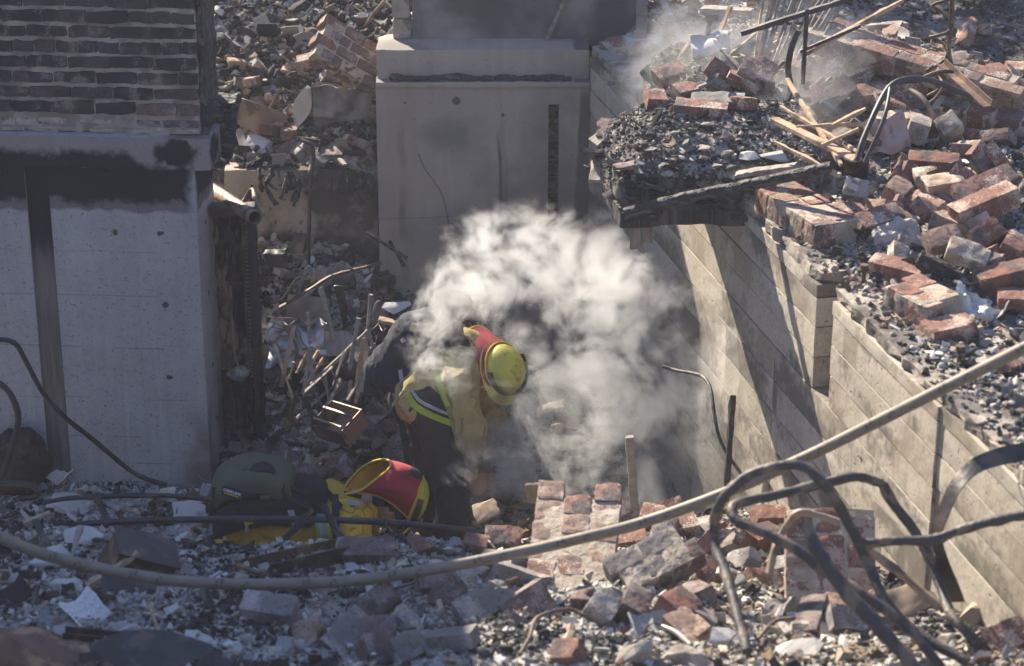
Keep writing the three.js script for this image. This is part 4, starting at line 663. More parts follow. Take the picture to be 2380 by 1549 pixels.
{ // wire rack
  const t = thing('wire_rack', 'tall burned wire rack leaning over the brick heap', 'rack', V(0, 0, 0)), c = [atZ(1760, 175, -10.4), atZ(1855, 165, -10.3), atZ(2010, -60, -10.6), atZ(1815, -60, -10.75)];
  const at = (u, v) => c[0].clone().lerp(c[1], u).lerp(c[3].clone().lerp(c[2], u), v);
  for (let i = 0; i <= 13; i++) { const pts = []; for (let k = 0; k <= 8; k++) pts.push(at(i / 13, k / 8).add(V(0.006 * n3(i, k, 1), 0, 0.02 * n3(i, k * 0.4, 4)))); part('bar', tube(pts, 0.006, { rs: 6, seg: 18 }), M.greyWood, t); }
  for (const v of [0.02, 0.5, 0.96]) part('cross_bar', tube([at(-0.02, v), at(0.5, v), at(1.02, v)], 0.007, { rs: 6 }), M.rust, t);
  part('side_rail', bar(at(-0.04, -0.05), at(-0.04, 1), 0.012, 0.045), M.wood, t);
}
{
  const t = thing('steel_stand', 'bent dark steel frame standing in front of the wire rack', 'frame', V(0, 0, 0)), q = (x, y, z = -9.9) => atZ(x, y, z);
  part('rail', bar(q(1722, 78), q(1985, -6), 0.03, 0.024, { rough: 0.002 }), M.darkMetal, t); part('upright', bar(q(1876, 20), q(1866, 195), 0.02, 0.026, { rough: 0.002 }), M.darkMetal, t);
  part('upright', tube([q(1856, 70), q(1840, 110), q(1832, 160), q(1838, 210), q(1820, 250), q(1784, 288)], 0.014, { wob: 0.1 }), M.darkMetal, t);
  part('rail', bar(q(1866, 128), q(2100, 0, -10.3), 0.02, 0.02, { rough: 0.002 }), M.wood, t); part('rail', bar(q(1860, 120), q(2000, 60), 0.014, 0.014), M.darkMetal, t);
}
const board = (label, a, b, w, h, mat, name = 'board', o = {}) => single(name, bar(a, b, w, h, { rough: 0.003, seed: Math.round(Math.abs(a.x * 97)), roll: o.roll }), mat, label, name === 'board' ? 'board' : name.replace('_', ' '), o.group);
board('thin batten lying downhill from the steel frame to the metal box', atZ(1830, 186, -9.8), atZ(1956, 384, -8.95), 0.018, 0.018, M.wood, 'batten');
board('batten crossing low toward the foot of the metal box', atZ(1800, 330, -9.3), atZ(1952, 408, -8.9), 0.016, 0.016, M.wood, 'batten');
board('wide brown scorched board ending near the metal box', atZ(1800, 278, -9.5), atZ(1992, 372, -8.95), 0.05, 0.02, M.wood);
board('slim orange batten parallel to the scorched board', atZ(1815, 248, -9.6), atZ(1992, 352, -9.0), 0.016, 0.014, M.wood, 'batten');
board('short pale stick pointing up beside the arched hose', atZ(1933, 292, -9.15), atZ(2014, 252, -9.2), 0.018, 0.016, M.wood, 'stick');
board('thin level stick in front of the scorched board', atZ(1850, 294, -9.2), atZ(2022, 288, -9.15), 0.012, 0.014, M.wood, 'stick');
board('short stick crossing under the level stick', atZ(1910, 338, -9.05), atZ(1996, 300, -9.1), 0.012, 0.014, M.wood, 'stick');
board('pale plank lying flat near the lip of the charred slab', atZ(1712, 405, -9.3), atZ(1850, 386, -9.2), 0.07, 0.02, M.greyWood, 'plank');
board('tall tan lath standing beside the wire rack', atZ(1752, 160, -10.6), atZ(1782, -60, -10.7), 0.04, 0.012, M.wood, 'lath', { roll: 1.5 });
board('slender broken lath pointing up from the heap', atZ(1660, 110, -10.7), atZ(1698, 16, -10.75), 0.022, 0.012, M.wood, 'lath');
board('short broken lath near the white torn board', atZ(1636, 108, -10.6), atZ(1652, 48, -10.65), 0.02, 0.012, M.greyWood, 'lath');
board('hazy lath leaning beside the upper concrete block', atZ(1590, 100, -11.3), atZ(1528, -20, -11.5), 0.03, 0.015, M.greyWood, 'lath');
board('hazy grey post rising at the end of the upper concrete block', atZ(1490, 90, -11.7), atZ(1494, -40, -11.75), 0.06, 0.03, M.greyWood, 'post');
board('flat hazy beam lying on the crest of the heap', atZ(1630, 22, -11.2), atZ(1750, 28, -11.1), 0.08, 0.03, M.greyWood, 'beam');
board('burned beam on the dark ground past the long masonry slab', atZ(2010, 66, -11.0), atZ(2105, 60, -11.1), 0.06, 0.045, M.greyWood, 'beam');
single('charred_timber', rough(0.2, 0.07, 0.12, { seed: 8, amp: 0.006, f: 40, nx: 14, nz: 9 }).rotateY(0.2).rotateX(0.3).translate(...lift(hit(2306, 215), 0.03).toArray()), M.char, 'charred timber end cracked into black squares above the dark brickwork slab', 'timber');
board('orange brown plank at the edge above the dark brickwork slab', lift(hit(2310, 246), 0.02), lift(hit(2395, 276), 0.03), 0.06, 0.02, M.wood, 'plank');
{ const p = lift(hit(2060, 350), 0.07); single('metal_sheet', sheet((u, v) => V((u - 0.5) * 0.19, (v - 0.5) * 0.16 + 0.012 * Math.sin(u * 9), 0.03 * Math.sin(u * 3.1) + 0.02 * n3(u * 4, v * 4, 2) + (u < 0.2 ? -0.08 * (0.2 - u) / 0.2 : 0)), 14, 10, 0.002).rotateX(-0.45).rotateZ(0.22).translate(p.x, p.y, p.z), new THREE.MeshStandardMaterial({ map: M.plaster.map, color: new THREE.Color(0.85, 0.62, 0.56), roughness: 0.45, metalness: 0.1 }), 'pinkish bent metal sheet with a torn edge beside the hose arch', 'metal sheet'); }
{ const p = lift(hit(1996, 462), 0.03); single('foil_strip', sheet((u, v) => V((u - 0.5) * 0.17, 0.006 * Math.sin(u * 22) + 0.012 * Math.sin(v * 3.14), (v - 0.5) * 0.04), 26, 5, 0.002).rotateX(0.5).rotateZ(-0.75).translate(p.x, p.y, p.z), M.foil, 'bright rippled foil strip standing on edge behind the mortared wall bricks', 'foil strip'); }
{ const p = lift(hit(2296, 742), 0.035); single('foil_sheet', sheet((u, v) => V((u - 0.5) * 0.3, 0.03 * n3(u * 7, v * 5, 1) + 0.014 * n3(u * 17, v * 13, 3), (v - 0.5) * 0.1 + 0.03 * n3(u * 3, 2, 7)), 36, 14, 0.002).rotateX(0.35).rotateZ(-0.5).translate(p.x, p.y, p.z), M.foil, 'crumpled silver foil sheet beyond the nearest wall top brick', 'foil sheet'); }
{ const p = lift(hit(2085, 566), 0.025); single('ash_cloth', sheet((u, v) => V((u - 0.5) * 0.19, 0.03 * n3(u * 5, v * 5, 11) + 0.03 * Math.sin(u * 3) + 0.01 * n3(u * 15, v * 15, 3), (v - 0.5) * 0.15), 26, 22, 0.003).rotateX(0.4).rotateZ(0.25).translate(p.x, p.y, p.z), new THREE.MeshStandardMaterial({ map: M.plaster.map, color: new THREE.Color(0.72, 0.70, 0.68), roughness: 0.9 }), 'crumpled ash white cloth between bricks near the wall top', 'cloth'); }
{ const p = lift(hit(2196, 650), 0.03); single('black_board', rough(0.23, 0.07, 0.05, { seed: 14, amp: 0.004, nx: 14 }).rotateZ(-0.38).rotateY(-0.35).translate(p.x, p.y, p.z), M.char, 'black charred board under the pale bricks near the wall top', 'board'); }
for (const [px, py, h, label] of [[2006, 674, 0.075, 'rusty anchor bolt sticking up from the wall top beside the whole red brick'], [2228, 862, 0.07, 'rusty anchor bolt with a round washer near the tan hose']]) {
  const t = thing('anchor_bolt', label, 'bolt', V(0, 0, 0)); const p = hit(px, py); t.position.copy(p); t.position.y = Math.max(p.y, -0.01);
  part('shank', new THREE.CylinderGeometry(0.0085, 0.0085, h, 10).translate(0, h / 2, 0), M.rust, t); part('nut', new THREE.CylinderGeometry(0.018, 0.018, 0.018, 6).translate(0, h, 0), M.rust, t); part('washer', new THREE.CylinderGeometry(0.021, 0.021, 0.004, 14).translate(0, h - 0.012, 0), M.rust, t);
}
single('white_block', rough(0.19, 0.07, 0.12, { seed: 17, amp: 0.008, r: 0.012 }).rotateY(0.3).translate(...lift(hit(1494, 122), 0.05).toArray()), M.plaster, 'hazy pale block lying at the corner behind the mound', 'block');
single('torn_board', sheet((u, v) => V((u - 0.5) * 0.18, 0.02 * n3(u * 5, v * 4, 4), (v - 0.5) * 0.12), 12, 8, 0.02).rotateX(0.7).rotateZ(0.15).translate(...lift(hit(1650, 136), 0.07).toArray()), M.plaster, 'white torn board propped in the hazy heap', 'board');
// objects on the sunless rubble
{
  const p = hit(318, 1345), q = p.clone(); q.y += 0.06;
  const t = thing('metal_duct', 'dark rusty steel duct piece half buried in pale rubble under the tan hose', 'duct', q); t.rotation.set(0.35, 0.25, -0.5, 'YXZ');
  part('body', rough(0.23, 0.17, 0.13, { seed: 18, r: 0.006, amp: 0.003, nx: 10, ny: 8 }), M.rust, t); part('flange', rough(0.25, 0.014, 0.15, { seed: 19, r: 0.003, amp: 0.002 }).translate(0, 0.09, 0), M.darkMetal, t);
}
single('steel_scrap', sheet((u, v) => V((u - 0.5) * 0.2, 0.03 * Math.sin(u * 3) , (v - 0.5) * 0.1), 10, 5, 0.006).rotateX(0.6).translate(...lift(hit(300, 1372), 0.02).toArray()), M.darkMetal, 'blackened steel scrap beneath the rusty duct piece', 'scrap');
{ const t = thing('canister_lid', 'round rusty cap with a small hole lying under the tan hose', 'cap', lift(hit(226, 1406), 0.02)); t.rotation.set(1.0, 0.2, 0.1); part('disc', new THREE.CylinderGeometry(0.033, 0.035, 0.045, 24), M.darkMetal, t); part('rim', new THREE.TorusGeometry(0.033, 0.004, 8, 24).rotateX(Math.PI / 2).translate(0, 0.022, 0), M.rust, t); part('hole', new THREE.CylinderGeometry(0.004, 0.004, 0.003, 8).translate(0, 0.0235, 0), M.char, t); }
{ const c = hit(60, 1540); single('rusted_drum', sheet((u, v) => { const a = lerp(0.2, 2.7, v); return V((u - 0.5) * 0.42 + 0.01 * n3(u * 4, v * 4, 1), Math.sin(a) * 0.11 * (1 - 0.35 * sstep(0.55, 1, u)) + 0.02 * n3(u * 5, v * 4, 3) + 0.008 * n3(u * 14, v * 12, 3), -Math.cos(a) * 0.13 + 0.012 * n3(u * 9, v * 9, 6)); }, 34, 26, 0.005).rotateZ(-0.3).rotateY(0.25).translate(c.x - 0.02, c.y - 0.01, c.z), new THREE.MeshStandardMaterial({ map: M.rust.map, bumpMap: M.rust.bumpMap, bumpScale: 0.003, color: new THREE.Color(1.5, 1.35, 1.3), roughness: 0.75, metalness: 0.1 }), 'large blotchy brown rusted drum shell at the picture corner', 'drum'); }
{ const c = hit(340, 1548); single('metal_pan', sheet((u, v) => V((u - 0.5) * 0.4, 0.07 * Math.sin(u * 3.14) * (1 - v * 0.3), (v - 0.5) * 0.2), 20, 6, 0.006).rotateX(0.3).translate(c.x, c.y + 0.0, c.z + 0.02), M.darkMetal, 'arched dark metal pan at the bottom of the rubble', 'pan'); }
{ const t = thing('steel_track', 'black steel track with slots lying in pale rubble near the rusted drum', 'track', V(0, 0, 0)); const a = lift(hit(150, 1492), 0.02), b = lift(hit(362, 1512), 0.02); part('web', bar(a, b, 0.045, 0.006), M.darkMetal, t); const u = b.clone().sub(a); for (const s of [-1, 1]) part('flange', bar(a.clone().add(V(0, 0.012, s * 0.022)), b.clone().add(V(0, 0.012, s * 0.022)), 0.005, 0.026), M.darkMetal, t); }
{ // slotted steel frame
  const t = thing('slotted_frame', 'dark rusty steel frame with oval slots beside the purple brown brick', 'frame', V(0, 0, 0)), a = lift(hit(812, 1280), 0.045), b = lift(hit(548, 1330), 0.03), c = lift(hit(606, 1352), 0.03), d = lift(hit(780, 1318), 0.045);
  part('rail', bar(a, b, 0.006, 0.035), M.rust, t); part('rail', bar(b, c, 0.02, 0.012), M.rust, t);
  const L = c.distanceTo(d) + 0.1, sh = new THREE.Shape(); sh.moveTo(0, -0.03); sh.lineTo(L, -0.03); sh.lineTo(L, 0.03); sh.lineTo(0.05, 0.03); sh.lineTo(0, -0.02);
  for (const x of [0.075, 0.19]) { const h = new THREE.Path(); h.absellipse(x, 0.004, 0.016, 0.0085, 0, 6.283); sh.holes.push(h); }
  const g = new THREE.ExtrudeGeometry(sh, { depth: 0.006, bevelEnabled: false }), dir = d.clone().sub(c); boxUV(g); const m = part('slotted_plate', boxUV(g), M.darkMetal, t); m.position.copy(c); m.rotation.set(0, -Math.atan2(dir.z, dir.x), Math.atan2(dir.y, Math.hypot(dir.x, dir.z)), 'YXZ');
}
single('charred_stick', tube(pz([[655, 1262, -8.3], [690, 1222, -8.35], [728, 1188, -8.4]]), 0.016, { wob: 0.35, seg: 24 }), M.char, 'charred stick propped against the dark pipe beside the black pack straps', 'stick');
single('charred_stick', tube(pz([[752, 1176, -8.4], [768, 1206, -8.35], [785, 1240, -8.3], [797, 1262, -8.25]]), 0.014, { wob: 0.35, seg: 24 }), M.char, 'charred stick standing against the yellow jacket', 'stick');
wire('wire', 'bent pale wire beside the pink dusted brick', ph([[1092, 1244, 0.03], [1075, 1250, 0.03], [1110, 1262, 0.03], [1135, 1279, 0.04], [1152, 1294, 0.03]]), 0.0045, M.steel, 'wire');
wire('wire', 'looped wire near the jagged red brick', ph([[1040, 1240, 0.04], [1030, 1250, 0.04], [1050, 1259, 0.03], [1100, 1260, 0.03]]), 0.0045, M.steel, 'wire');
wire('wire', 'thin bent wire lying over pale plaster below the tan hose', ph([[990, 1353, 0.04], [960, 1374, 0.03], [912, 1388, 0.03], [900, 1398, 0.03]]), 0.004, M.darkMetal, 'wire');
wire('wire', 'curved rusty wire at the bottom of the slope by the row of three bricks', ph([[1208, 1542, 0.03], [1230, 1510, 0.04], [1250, 1468, 0.05], [1320, 1448, 0.05], [1360, 1452, 0.03]]), 0.007, M.rust, 'wire');
wire('rod', 'straight grey rod poking out below the bright faced brick', ph([[1540, 1470, 0.02], [1570, 1495, 0.04], [1606, 1520, 0.03]]), 0.009, M.steel, 'rod');
wire('wire', 'rusty wire curving among tan rubble under the cables', ph([[1760, 1500, 0.02], [1800, 1470, 0.04], [1850, 1455, 0.03]]), 0.006, M.rust, 'wire');
{ const r = mulberry(77); for (let i = 0; i < 26; i++) { const px = i < 16 ? rr(60, 1000, r) : rr(1240, 2200, r), py = i < 16 ? rr(1290, 1530, r) : rr(1440, 1540, r), p = hit(px, py), a = rr(0, 6.28, r), L = rr(0.05, 0.13, r); const q = [0, 0.35, 0.7, 1].map((t) => V(p.x + Math.cos(a) * L * (t - 0.5) + rr(-0.015, 0.015, r), 0, p.z + Math.sin(a) * L * (t - 0.5) * 0.7)).map((v, k) => { v.y = G(v.x, v.z) + [0.01, 0.045, 0.05, 0.02][k]; return v; }); single('wire', tube(q, rr(0.0018, 0.0035, r), { rs: 5, seg: 14 }), M.darkMetal, 'thin burned wire curling out of the pale rubble', 'wire', 'burned wires in the pale rubble'); } }
{ const p = hit(50, 1150); single('rusted_boulder', fieldMesh((x, y, z) => Math.hypot(x / 0.95 - y * 0.2, y / 1.25, z) - 0.165 + 0.09 * fbm(x * 7, y * 7, z * 7, 4) + 0.02 * n3(x * 30, y * 30, z * 30), V(-0.28, -0.3, -0.28), V(0.28, 0.3, 0.28), 0.013).translate(p.x - 0.03, p.y + 0.12, p.z - 0.1), new THREE.MeshStandardMaterial({ map: M.rust.map, color: new THREE.Color(0.5, 0.5, 0.5), roughness: 0.9 }), 'dark rusty lump leaning on the foot of the concrete base', 'lump'); }
// slabs of plaster, stones and boards lying in the rubble
const slab = (name, label, px, py, w, h, d, rot, mat, o = {}) => { const p = o.z ? atZ(px, py, o.z) : lift(hit(px, py), o.lift ?? 0.02); const m = part(numbered(name), o.rock ? rock(w, h, d, px, 22) : /plaster_slab|white_sheet/.test(name) ? rock(w * 1.15, h * 1.3, d * 1.2, px, 14) : rough(w, h, d, { seed: px % 97, r: Math.min(h * 0.3, 0.01), amp: 0.006, f: 20, nx: 9, ny: 2, nz: 8, brk: o.brk ?? 0.12 }), mat, scene); m.position.copy(p); m.rotation.set(rot[0] * DEG, rot[1] * DEG, rot[2] * DEG, 'YXZ'); return tag(m, label, o.cat ?? name.split('_').pop()); };
slab('plaster_slab', 'pale plaster slab at the foot of the concrete base', 160, 1186, 0.24, 0.035, 0.18, [30, 20, -6], M.plaster);
slab('plaster_slab', 'white plaster sheet under the drooping hose end', 385, 1100, 0.2, 0.02, 0.16, [40, -10, -12], M.plaster, { lift: 0.05 });
slab('tile_slab', 'white patterned tile piece beside the green backpack', 440, 1196, 0.17, 0.02, 0.12, [30, 8, 8], M.plaster);
slab('plaster_slab', 'bone white flake heap near the start of the dark pipe', 190, 1258, 0.16, 0.03, 0.1, [24, 14, -10], M.plaster);
slab('plaster_slab', 'pale slab beside the rusty duct piece', 120, 1318, 0.18, 0.035, 0.14, [20, 40, 8], M.plaster);
slab('plaster_slab', 'curled white flake beside the rusty cap', 150, 1378, 0.16, 0.02, 0.09, [24, -8, 4], M.plaster);
slab('plaster_lump', 'round white lump in the pale rubble above the steel track', 292, 1478, 0.12, 0.06, 0.08, [0, 20, -10], M.plaster, { rock: 1 });
slab('plaster_slab', 'pale board piece pointing at the lone grey brick', 462, 1500, 0.14, 0.03, 0.06, [10, -20, -14], M.plaster);
slab('plaster_lump', 'yellowish crumbling lump under the middle of the tan hose', 785, 1378, 0.09, 0.06, 0.07, [0, 20, 20], M.brickCream, { rock: 1 });
slab('plaster_slab', 'cream shard lying flat in front of the slotted frame', 880, 1370, 0.16, 0.03, 0.08, [20, 10, 6], M.plaster);
slab('plaster_slab', 'dark flat board under the tan hose beside the slotted frame', 740, 1378, 0.24, 0.03, 0.1, [24, 2, 2], M.brickSoot, { cat: 'board' });
slab('stone', 'grey stone block near the sooty pale topped brick', 1100, 1345, 0.16, 0.09, 0.12, [0, 40, 10], M.stone, { rock: 1 });
slab('stone', 'angular grey stone at the bottom of the slope', 1480, 1532, 0.17, 0.1, 0.12, [20, 30, 20], M.stone, { rock: 1 });
slab('stone', 'broad brown grey stone beside the angular grey stone', 1590, 1546, 0.2, 0.1, 0.12, [10, -10, -8], M.stone, { rock: 1 });
slab('plaster_slab', 'bright pale slab tilted sunward below the cable loops', 1690, 1502, 0.16, 0.035, 0.1, [38, 30, -20], M.plaster);
slab('plaster_slab', 'pale curved plate near the foot of the first cable', 1848, 1522, 0.2, 0.03, 0.08, [20, -10, 20], M.plaster);
slab('plaster_slab', 'cream flake lying under the thick dark cable', 1880, 1480, 0.2, 0.025, 0.08, [26, 8, 0], M.brickCream);
slab('plaster_lump', 'white broken lump between the cable loop and pale crusted brick', 1680, 1345, 0.11, 0.07, 0.09, [0, 0, 10], M.plaster, { rock: 1 });
slab('metal_plate', 'bluish painted metal piece under the hairpin loop', 1850, 1168, 0.17, 0.05, 0.08, [20, 14, 6], new THREE.MeshStandardMaterial({ map: M.steel.map, color: new THREE.Color(0.9, 1.1, 1.35), roughness: 0.5 }));
slab('rusted_plate', 'crumpled tan rusted plate near the lower end of the strap', 2270, 1440, 0.22, 0.1, 0.1, [20, 30, 20], M.tanMetal, { rock: 1 });
slab('rusted_plate', 'tan rusted plate lying beside the tall upright brickwork', 2090, 1420, 0.2, 0.05, 0.12, [30, 20, 20], M.tanMetal);
slab('plaster_slab', 'pale grey slab among debris at the heap foot near the pipe', 1742, 376, 0.1, 0.03, 0.08, [24, 0, 6], M.plaster);
slab('plaster_slab', 'whitish slab on the mound beyond the charred pipe', 1800, 372, 0.14, 0.03, 0.1, [20, 20, -6], M.plaster);
slab('plaster_lump', 'rounded grey lump on the sunlit mound', 1690, 328, 0.06, 0.05, 0.05, [0, 0, 0], M.stone, { rock: 1 });
slab('bark_strip', 'curled dark strip of burned covering draped over the mound rim', 1440, 300, 0.2, 0.02, 0.07, [10, 60, 30], M.char, { z: -9.95 });
// ------------------------------------------------------------------ burned things in the pit
{
  const z = -11.0, o = atZ(567, 1010, z), w = 0.185, H = 1.28, t = thing('burned_appliance', 'tall burned out appliance shell standing against the concrete base', 'appliance', V(o.x, o.y, z));
  const rp = surf(256, 512, 1, (u, v) => mix3(mul3([0.075, 0.05, 0.032], 1 + 0.8 * f2p(u, v, 8, 501, 5)), mix3([0.30, 0.20, 0.11], [0.012, 0.011, 0.012], sstep(-0.1, 0.1, f2p(u, v, 6, 502, 5))), sstep(0.05, 0.3, Math.abs(f2p(u, v, 10, 503, 5)))), { rough: 0.7, metal: 0.2, bump: (u, v) => 0.5 + 0.6 * f2p(u, v, 16, 504, 5), bs: 0.01 }); rp.map.repeat.set(2.2, 0.8);
  part('back_panel', rough(w, H, 0.02, { seed: 3, amp: 0.006, r: 0.003, nx: 8, ny: 30 }).translate(-0.02, H / 2, -0.05), rp, t);
  part('side_post', rough(0.042, H + 0.02, 0.09, { seed: 4, amp: 0.004, nx: 3, ny: 40 }).translate(w / 2 + 0.0, H / 2, 0), M.darkMetal, t);
  part('door_frame', merge([bar(V(-0.11, 0.86, 0), V(0.045, 0.86, 0), 0.012, 0.006), bar(V(-0.11, 0.38, 0), V(0.045, 0.38, 0), 0.01, 0.006), bar(V(0.042, 0.38, 0), V(0.042, 1.2, 0), 0.01, 0.006)]), M.rust, t);
  const tr = []; for (let i = 0; i < 46; i++) tr.push(box(0.014, 0.008, 0.01, 0.058, 0.15 + i * 0.023, 0.0)); part('toothed_strip', merge(tr), M.tanMetal, t);
  part('top_rail', rough(w + 0.03, 0.05, 0.09, { seed: 5, amp: 0.005, nx: 8 }).translate(-0.01, H - 0.02, -0.01), M.rust, t);
  part('inner_tube', tube([V(-0.035, 0.84, -0.01), V(-0.034, 0.6, 0.0), V(-0.02, 0.42, 0.005), V(0.02, 0.40, 0.0), V(0.04, 0.5, 0)], 0.006, { wob: 0.2 }), M.tanMetal, t);
  part('inner_tube', tube([V(-0.02, 1.15, -0.01), V(-0.03, 1.02, 0.01), V(-0.08, 0.92, 0)], 0.004, { wob: 0.2 }), M.rust, t);
  part('inner_tube', tube([V(0.0, 1.14, -0.01), V(-0.015, 1.0, 0.01), V(-0.03, 0.88, 0)], 0.004, { wob: 0.2 }), M.rust, t);
  part('residue', fieldMesh((x, y, q) => Math.hypot(x / 1.6, y - 0.36, q * 1.4) - 0.04 + 0.035 * fbm(x * 22, y * 22, q * 22, 3), V(-0.13, 0.26, -0.06), V(0.1, 0.46, 0.06), 0.009), M.ash, t);
  part('hanging_soot', merge([0, 1, 2, 3, 4, 5].map((i) => tube([V(-0.1 + i * 0.03, 0.34, 0.0), V(-0.1 + i * 0.03 + 0.008, 0.2, 0.01), V(-0.1 + i * 0.03, rr(0.02, 0.12), 0)], rr(0.003, 0.006), { wob: 0.4, rs: 5 }))), M.char, t);
}
{ // open ended pipe on top of the appliance
  const a = atZ(490, 440, -11.35), b = atZ(592, 507, -10.72), t = thing('flue_pipe', 'ash coated open pipe resting on top of the burned appliance', 'pipe', V(0, 0, 0)), d = b.clone().sub(a).normalize();
  const c = new THREE.CatmullRomCurve3([a, a.clone().lerp(b, 0.5), b]); const outer = new THREE.TubeGeometry(c, 20, 0.036, 20); part('pipe_wall', merge([outer, new THREE.TubeGeometry(c, 20, 0.030, 20)]), M.tanMetal, t);
  const ring = new THREE.RingGeometry(0.03, 0.036, 24); ring.applyQuaternion(new THREE.Quaternion().setFromUnitVectors(V(0, 0, 1), d)); ring.translate(b.x, b.y, b.z); part('pipe_rim', boxUV(ring), M.rust, t);
  part('collar', new THREE.TubeGeometry(new THREE.LineCurve3(b.clone().addScaledVector(d, -0.075), b.clone().addScaledVector(d, -0.05)), 2, 0.039, 20), M.darkMetal, t);
}
wire('cable', 'tangle of scorched wire behind the open pipe', pz([[545, 478, -11.1], [570, 462, -11.1], [585, 440, -11.1], [592, 460, -11], [600, 480, -11], [612, 500, -10.95]]), 0.012, M.tanMetal, 'cable', { wob: 0.5 });
wire('cable', 'burnt stub of wire sticking up above the open pipe', pz([[588, 470, -11.15], [580, 450, -11.15], [586, 428, -11.15]]), 0.008, M.char, 'cable', { wob: 0.5 });
single('charred_beam_end', fieldMesh((x, y, z) => { const q = Math.max(Math.abs(x) - 0.055, Math.abs(y) - 0.15, Math.abs(z) - 0.08); return q + 0.03 * fbm(x * 14, y * 9, z * 14, 4) - 0.004; }, V(-0.09, -0.2, -0.12), V(0.09, 0.2, 0.12), 0.011).rotateZ(-0.12).translate(...atZ(520, 292, -11.05).toArray()), M.char, 'charred beam end with a sunlit broken top beside the blackened brick wall', 'beam');
{ // slatted frame
  const t = thing('slatted_frame', 'pale slatted metal frame standing tilted in the pit debris', 'frame', V(0, 0, 0)), q = (x, y, z = -10.9) => atZ(x, y, z);
  part('rail', tube([q(845, 860), q(850, 800), q(858, 740), q(862, 685)], 0.0115, { wob: 0.15 }), M.greyWood, t);
  part('rail', bar(q(722, 895, -10.75), q(862, 762), 0.014, 0.02, { rough: 0.002 }), M.greyWood, t); part('rail', bar(q(752, 950, -10.75), q(872, 800), 0.014, 0.02, { rough: 0.002 }), M.greyWood, t);
  part('rail', tube([q(866, 742), q(872, 712), q(880, 700)], 0.008, { wob: 0.2 }), M.greyWood, t);
  for (let i = 0; i < 7; i++) { const u = i / 6.3; part('slat', bar(q(722, 895, -10.75).lerp(q(862, 762), u), q(752, 950, -10.75).lerp(q(872, 800), u), 0.022, 0.006, { rough: 0.001 }), M.greyWood, t); }
}
for (const [a, b, label] of [[[688, 868, -10.8], [712, 822, -10.85], 'lower stick of the bundle beside the slatted frame'], [[698, 892, -10.8], [740, 815, -10.85], 'middle stick of the bundle beside the slatted frame'], [[706, 905, -10.78], [752, 830, -10.85], 'upper stick of the bundle beside the slatted frame'], [[672, 880, -10.8], [682, 842, -10.8], 'short stub stick apart from the bundle']]) board(label, atZ(...a), atZ(...b), 0.014, 0.014, M.wood, 'stick', {});
{
  const t = thing('metal_box', 'open brown metal box lying tilted with a frame of thin bars', 'box', atZ(790, 985, -10.45)); t.rotation.set(0.5, -0.75, 0.12, 'YXZ'); const w = 0.24, h = 0.1, d = 0.17, s = 0.006;
  part('bottom', box(w, s, d, 0, -h / 2, 0), M.tanMetal, t); part('side', box(w, h, s, 0, 0, -d / 2), M.tanMetal, t); part('side', box(w, h, s, 0, 0, d / 2), M.rust, t); part('end', box(s, h, d - 0.014, w / 2 - 0.004, 0, 0), M.tanMetal, t); part('end', box(s, h, d - 0.014, -w / 2 + 0.004, 0, 0), M.rust, t);
  for (const z of [-0.03, 0.05]) part('bar', bar(V(-w / 2, h / 2 + 0.006, z), V(w / 2, h / 2 + 0.02, z + 0.01), 0.01, 0.01), M.tanMetal, t);
}
single('pale_lump', rock(0.06, 0.05, 0.05, 55, 14).translate(...lift(hit(838, 985), 0.05).toArray()), M.plaster, 'bright white lump lying in the open metal box', 'lump');
board('leaning rusty stake at the side of the open metal box', atZ(665, 1000, -10.6), atZ(694, 905, -10.6), 0.024, 0.02, M.rust, 'stake');
board('dark stake crossing the leaning rusty stake', atZ(690, 900, -10.6), atZ(740, 990, -10.55), 0.03, 0.02, M.char, 'stake');
board('thin tan lath leaning beside the appliance foot', atZ(637, 800, -10.85), atZ(690, 955, -10.65), 0.016, 0.012, M.wood, 'lath');
{ const p = atZ(815, 900, -10.75); single('burned_sheet', sheet((u, v) => V((u - 0.5) * 0.34, (v - 0.5) * 0.2 + 0.1 * Math.sin(u * 2.6) - 0.05, 0.05 * n3(u * 4, v * 4, 4) - 0.1 * v), 18, 12, 0.004).translate(p.x, p.y, p.z), M.darkMetal, 'dark curved sheet drooping below the slatted frame', 'sheet'); }
slab('panel', 'large flat bluish grey panel leaning at the back of the pit', 720, 745, 0.34, 0.012, 0.26, [60, -20, 14], M.concreteDirty, { z: -11.35, brk: 0.05 });
slab('panel', 'dark upright panel near the foot of the back wall', 800, 720, 0.06, 0.3, 0.02, [10, -10, 8], M.darkMetal, { z: -11.3 });
slab('panel', 'small light panel lying flat behind the slatted frame', 780, 800, 0.2, 0.015, 0.15, [40, 10, -8], M.greyWood, { z: -11.1 });
board('long bent bar slanting across the back of the pit', atZ(650, 716, -11.2), atZ(772, 640, -11.3), 0.02, 0.016, M.rust, 'bar_stock'); board('level bar continuing toward the smoke', atZ(772, 640, -11.3), atZ(884, 612, -11.5), 0.018, 0.014, M.rust, 'bar_stock');
board('short upright post near the bent bar', atZ(745, 668, -11.2), atZ(775, 790, -11.1), 0.025, 0.02, M.greyWood, 'post');
board('dark stick propped on the back wall', atZ(850, 540, -11.6), atZ(945, 600, -11.55), 0.018, 0.016, M.char, 'stick'); board('second dark stick crossing near the back wall', atZ(905, 560, -11.6), atZ(940, 620, -11.5), 0.016, 0.016, M.char, 'stick');
board('pale board behind the navy jacket', atZ(880, 742, -11.0), atZ(965, 765, -11.0), 0.05, 0.02, M.wood);
slab('plaster_slab', 'white flakes patch of plaster behind the navy jacket', 925, 712, 0.16, 0.02, 0.1, [30, 0, 4], M.plaster, { z: -11.2 });
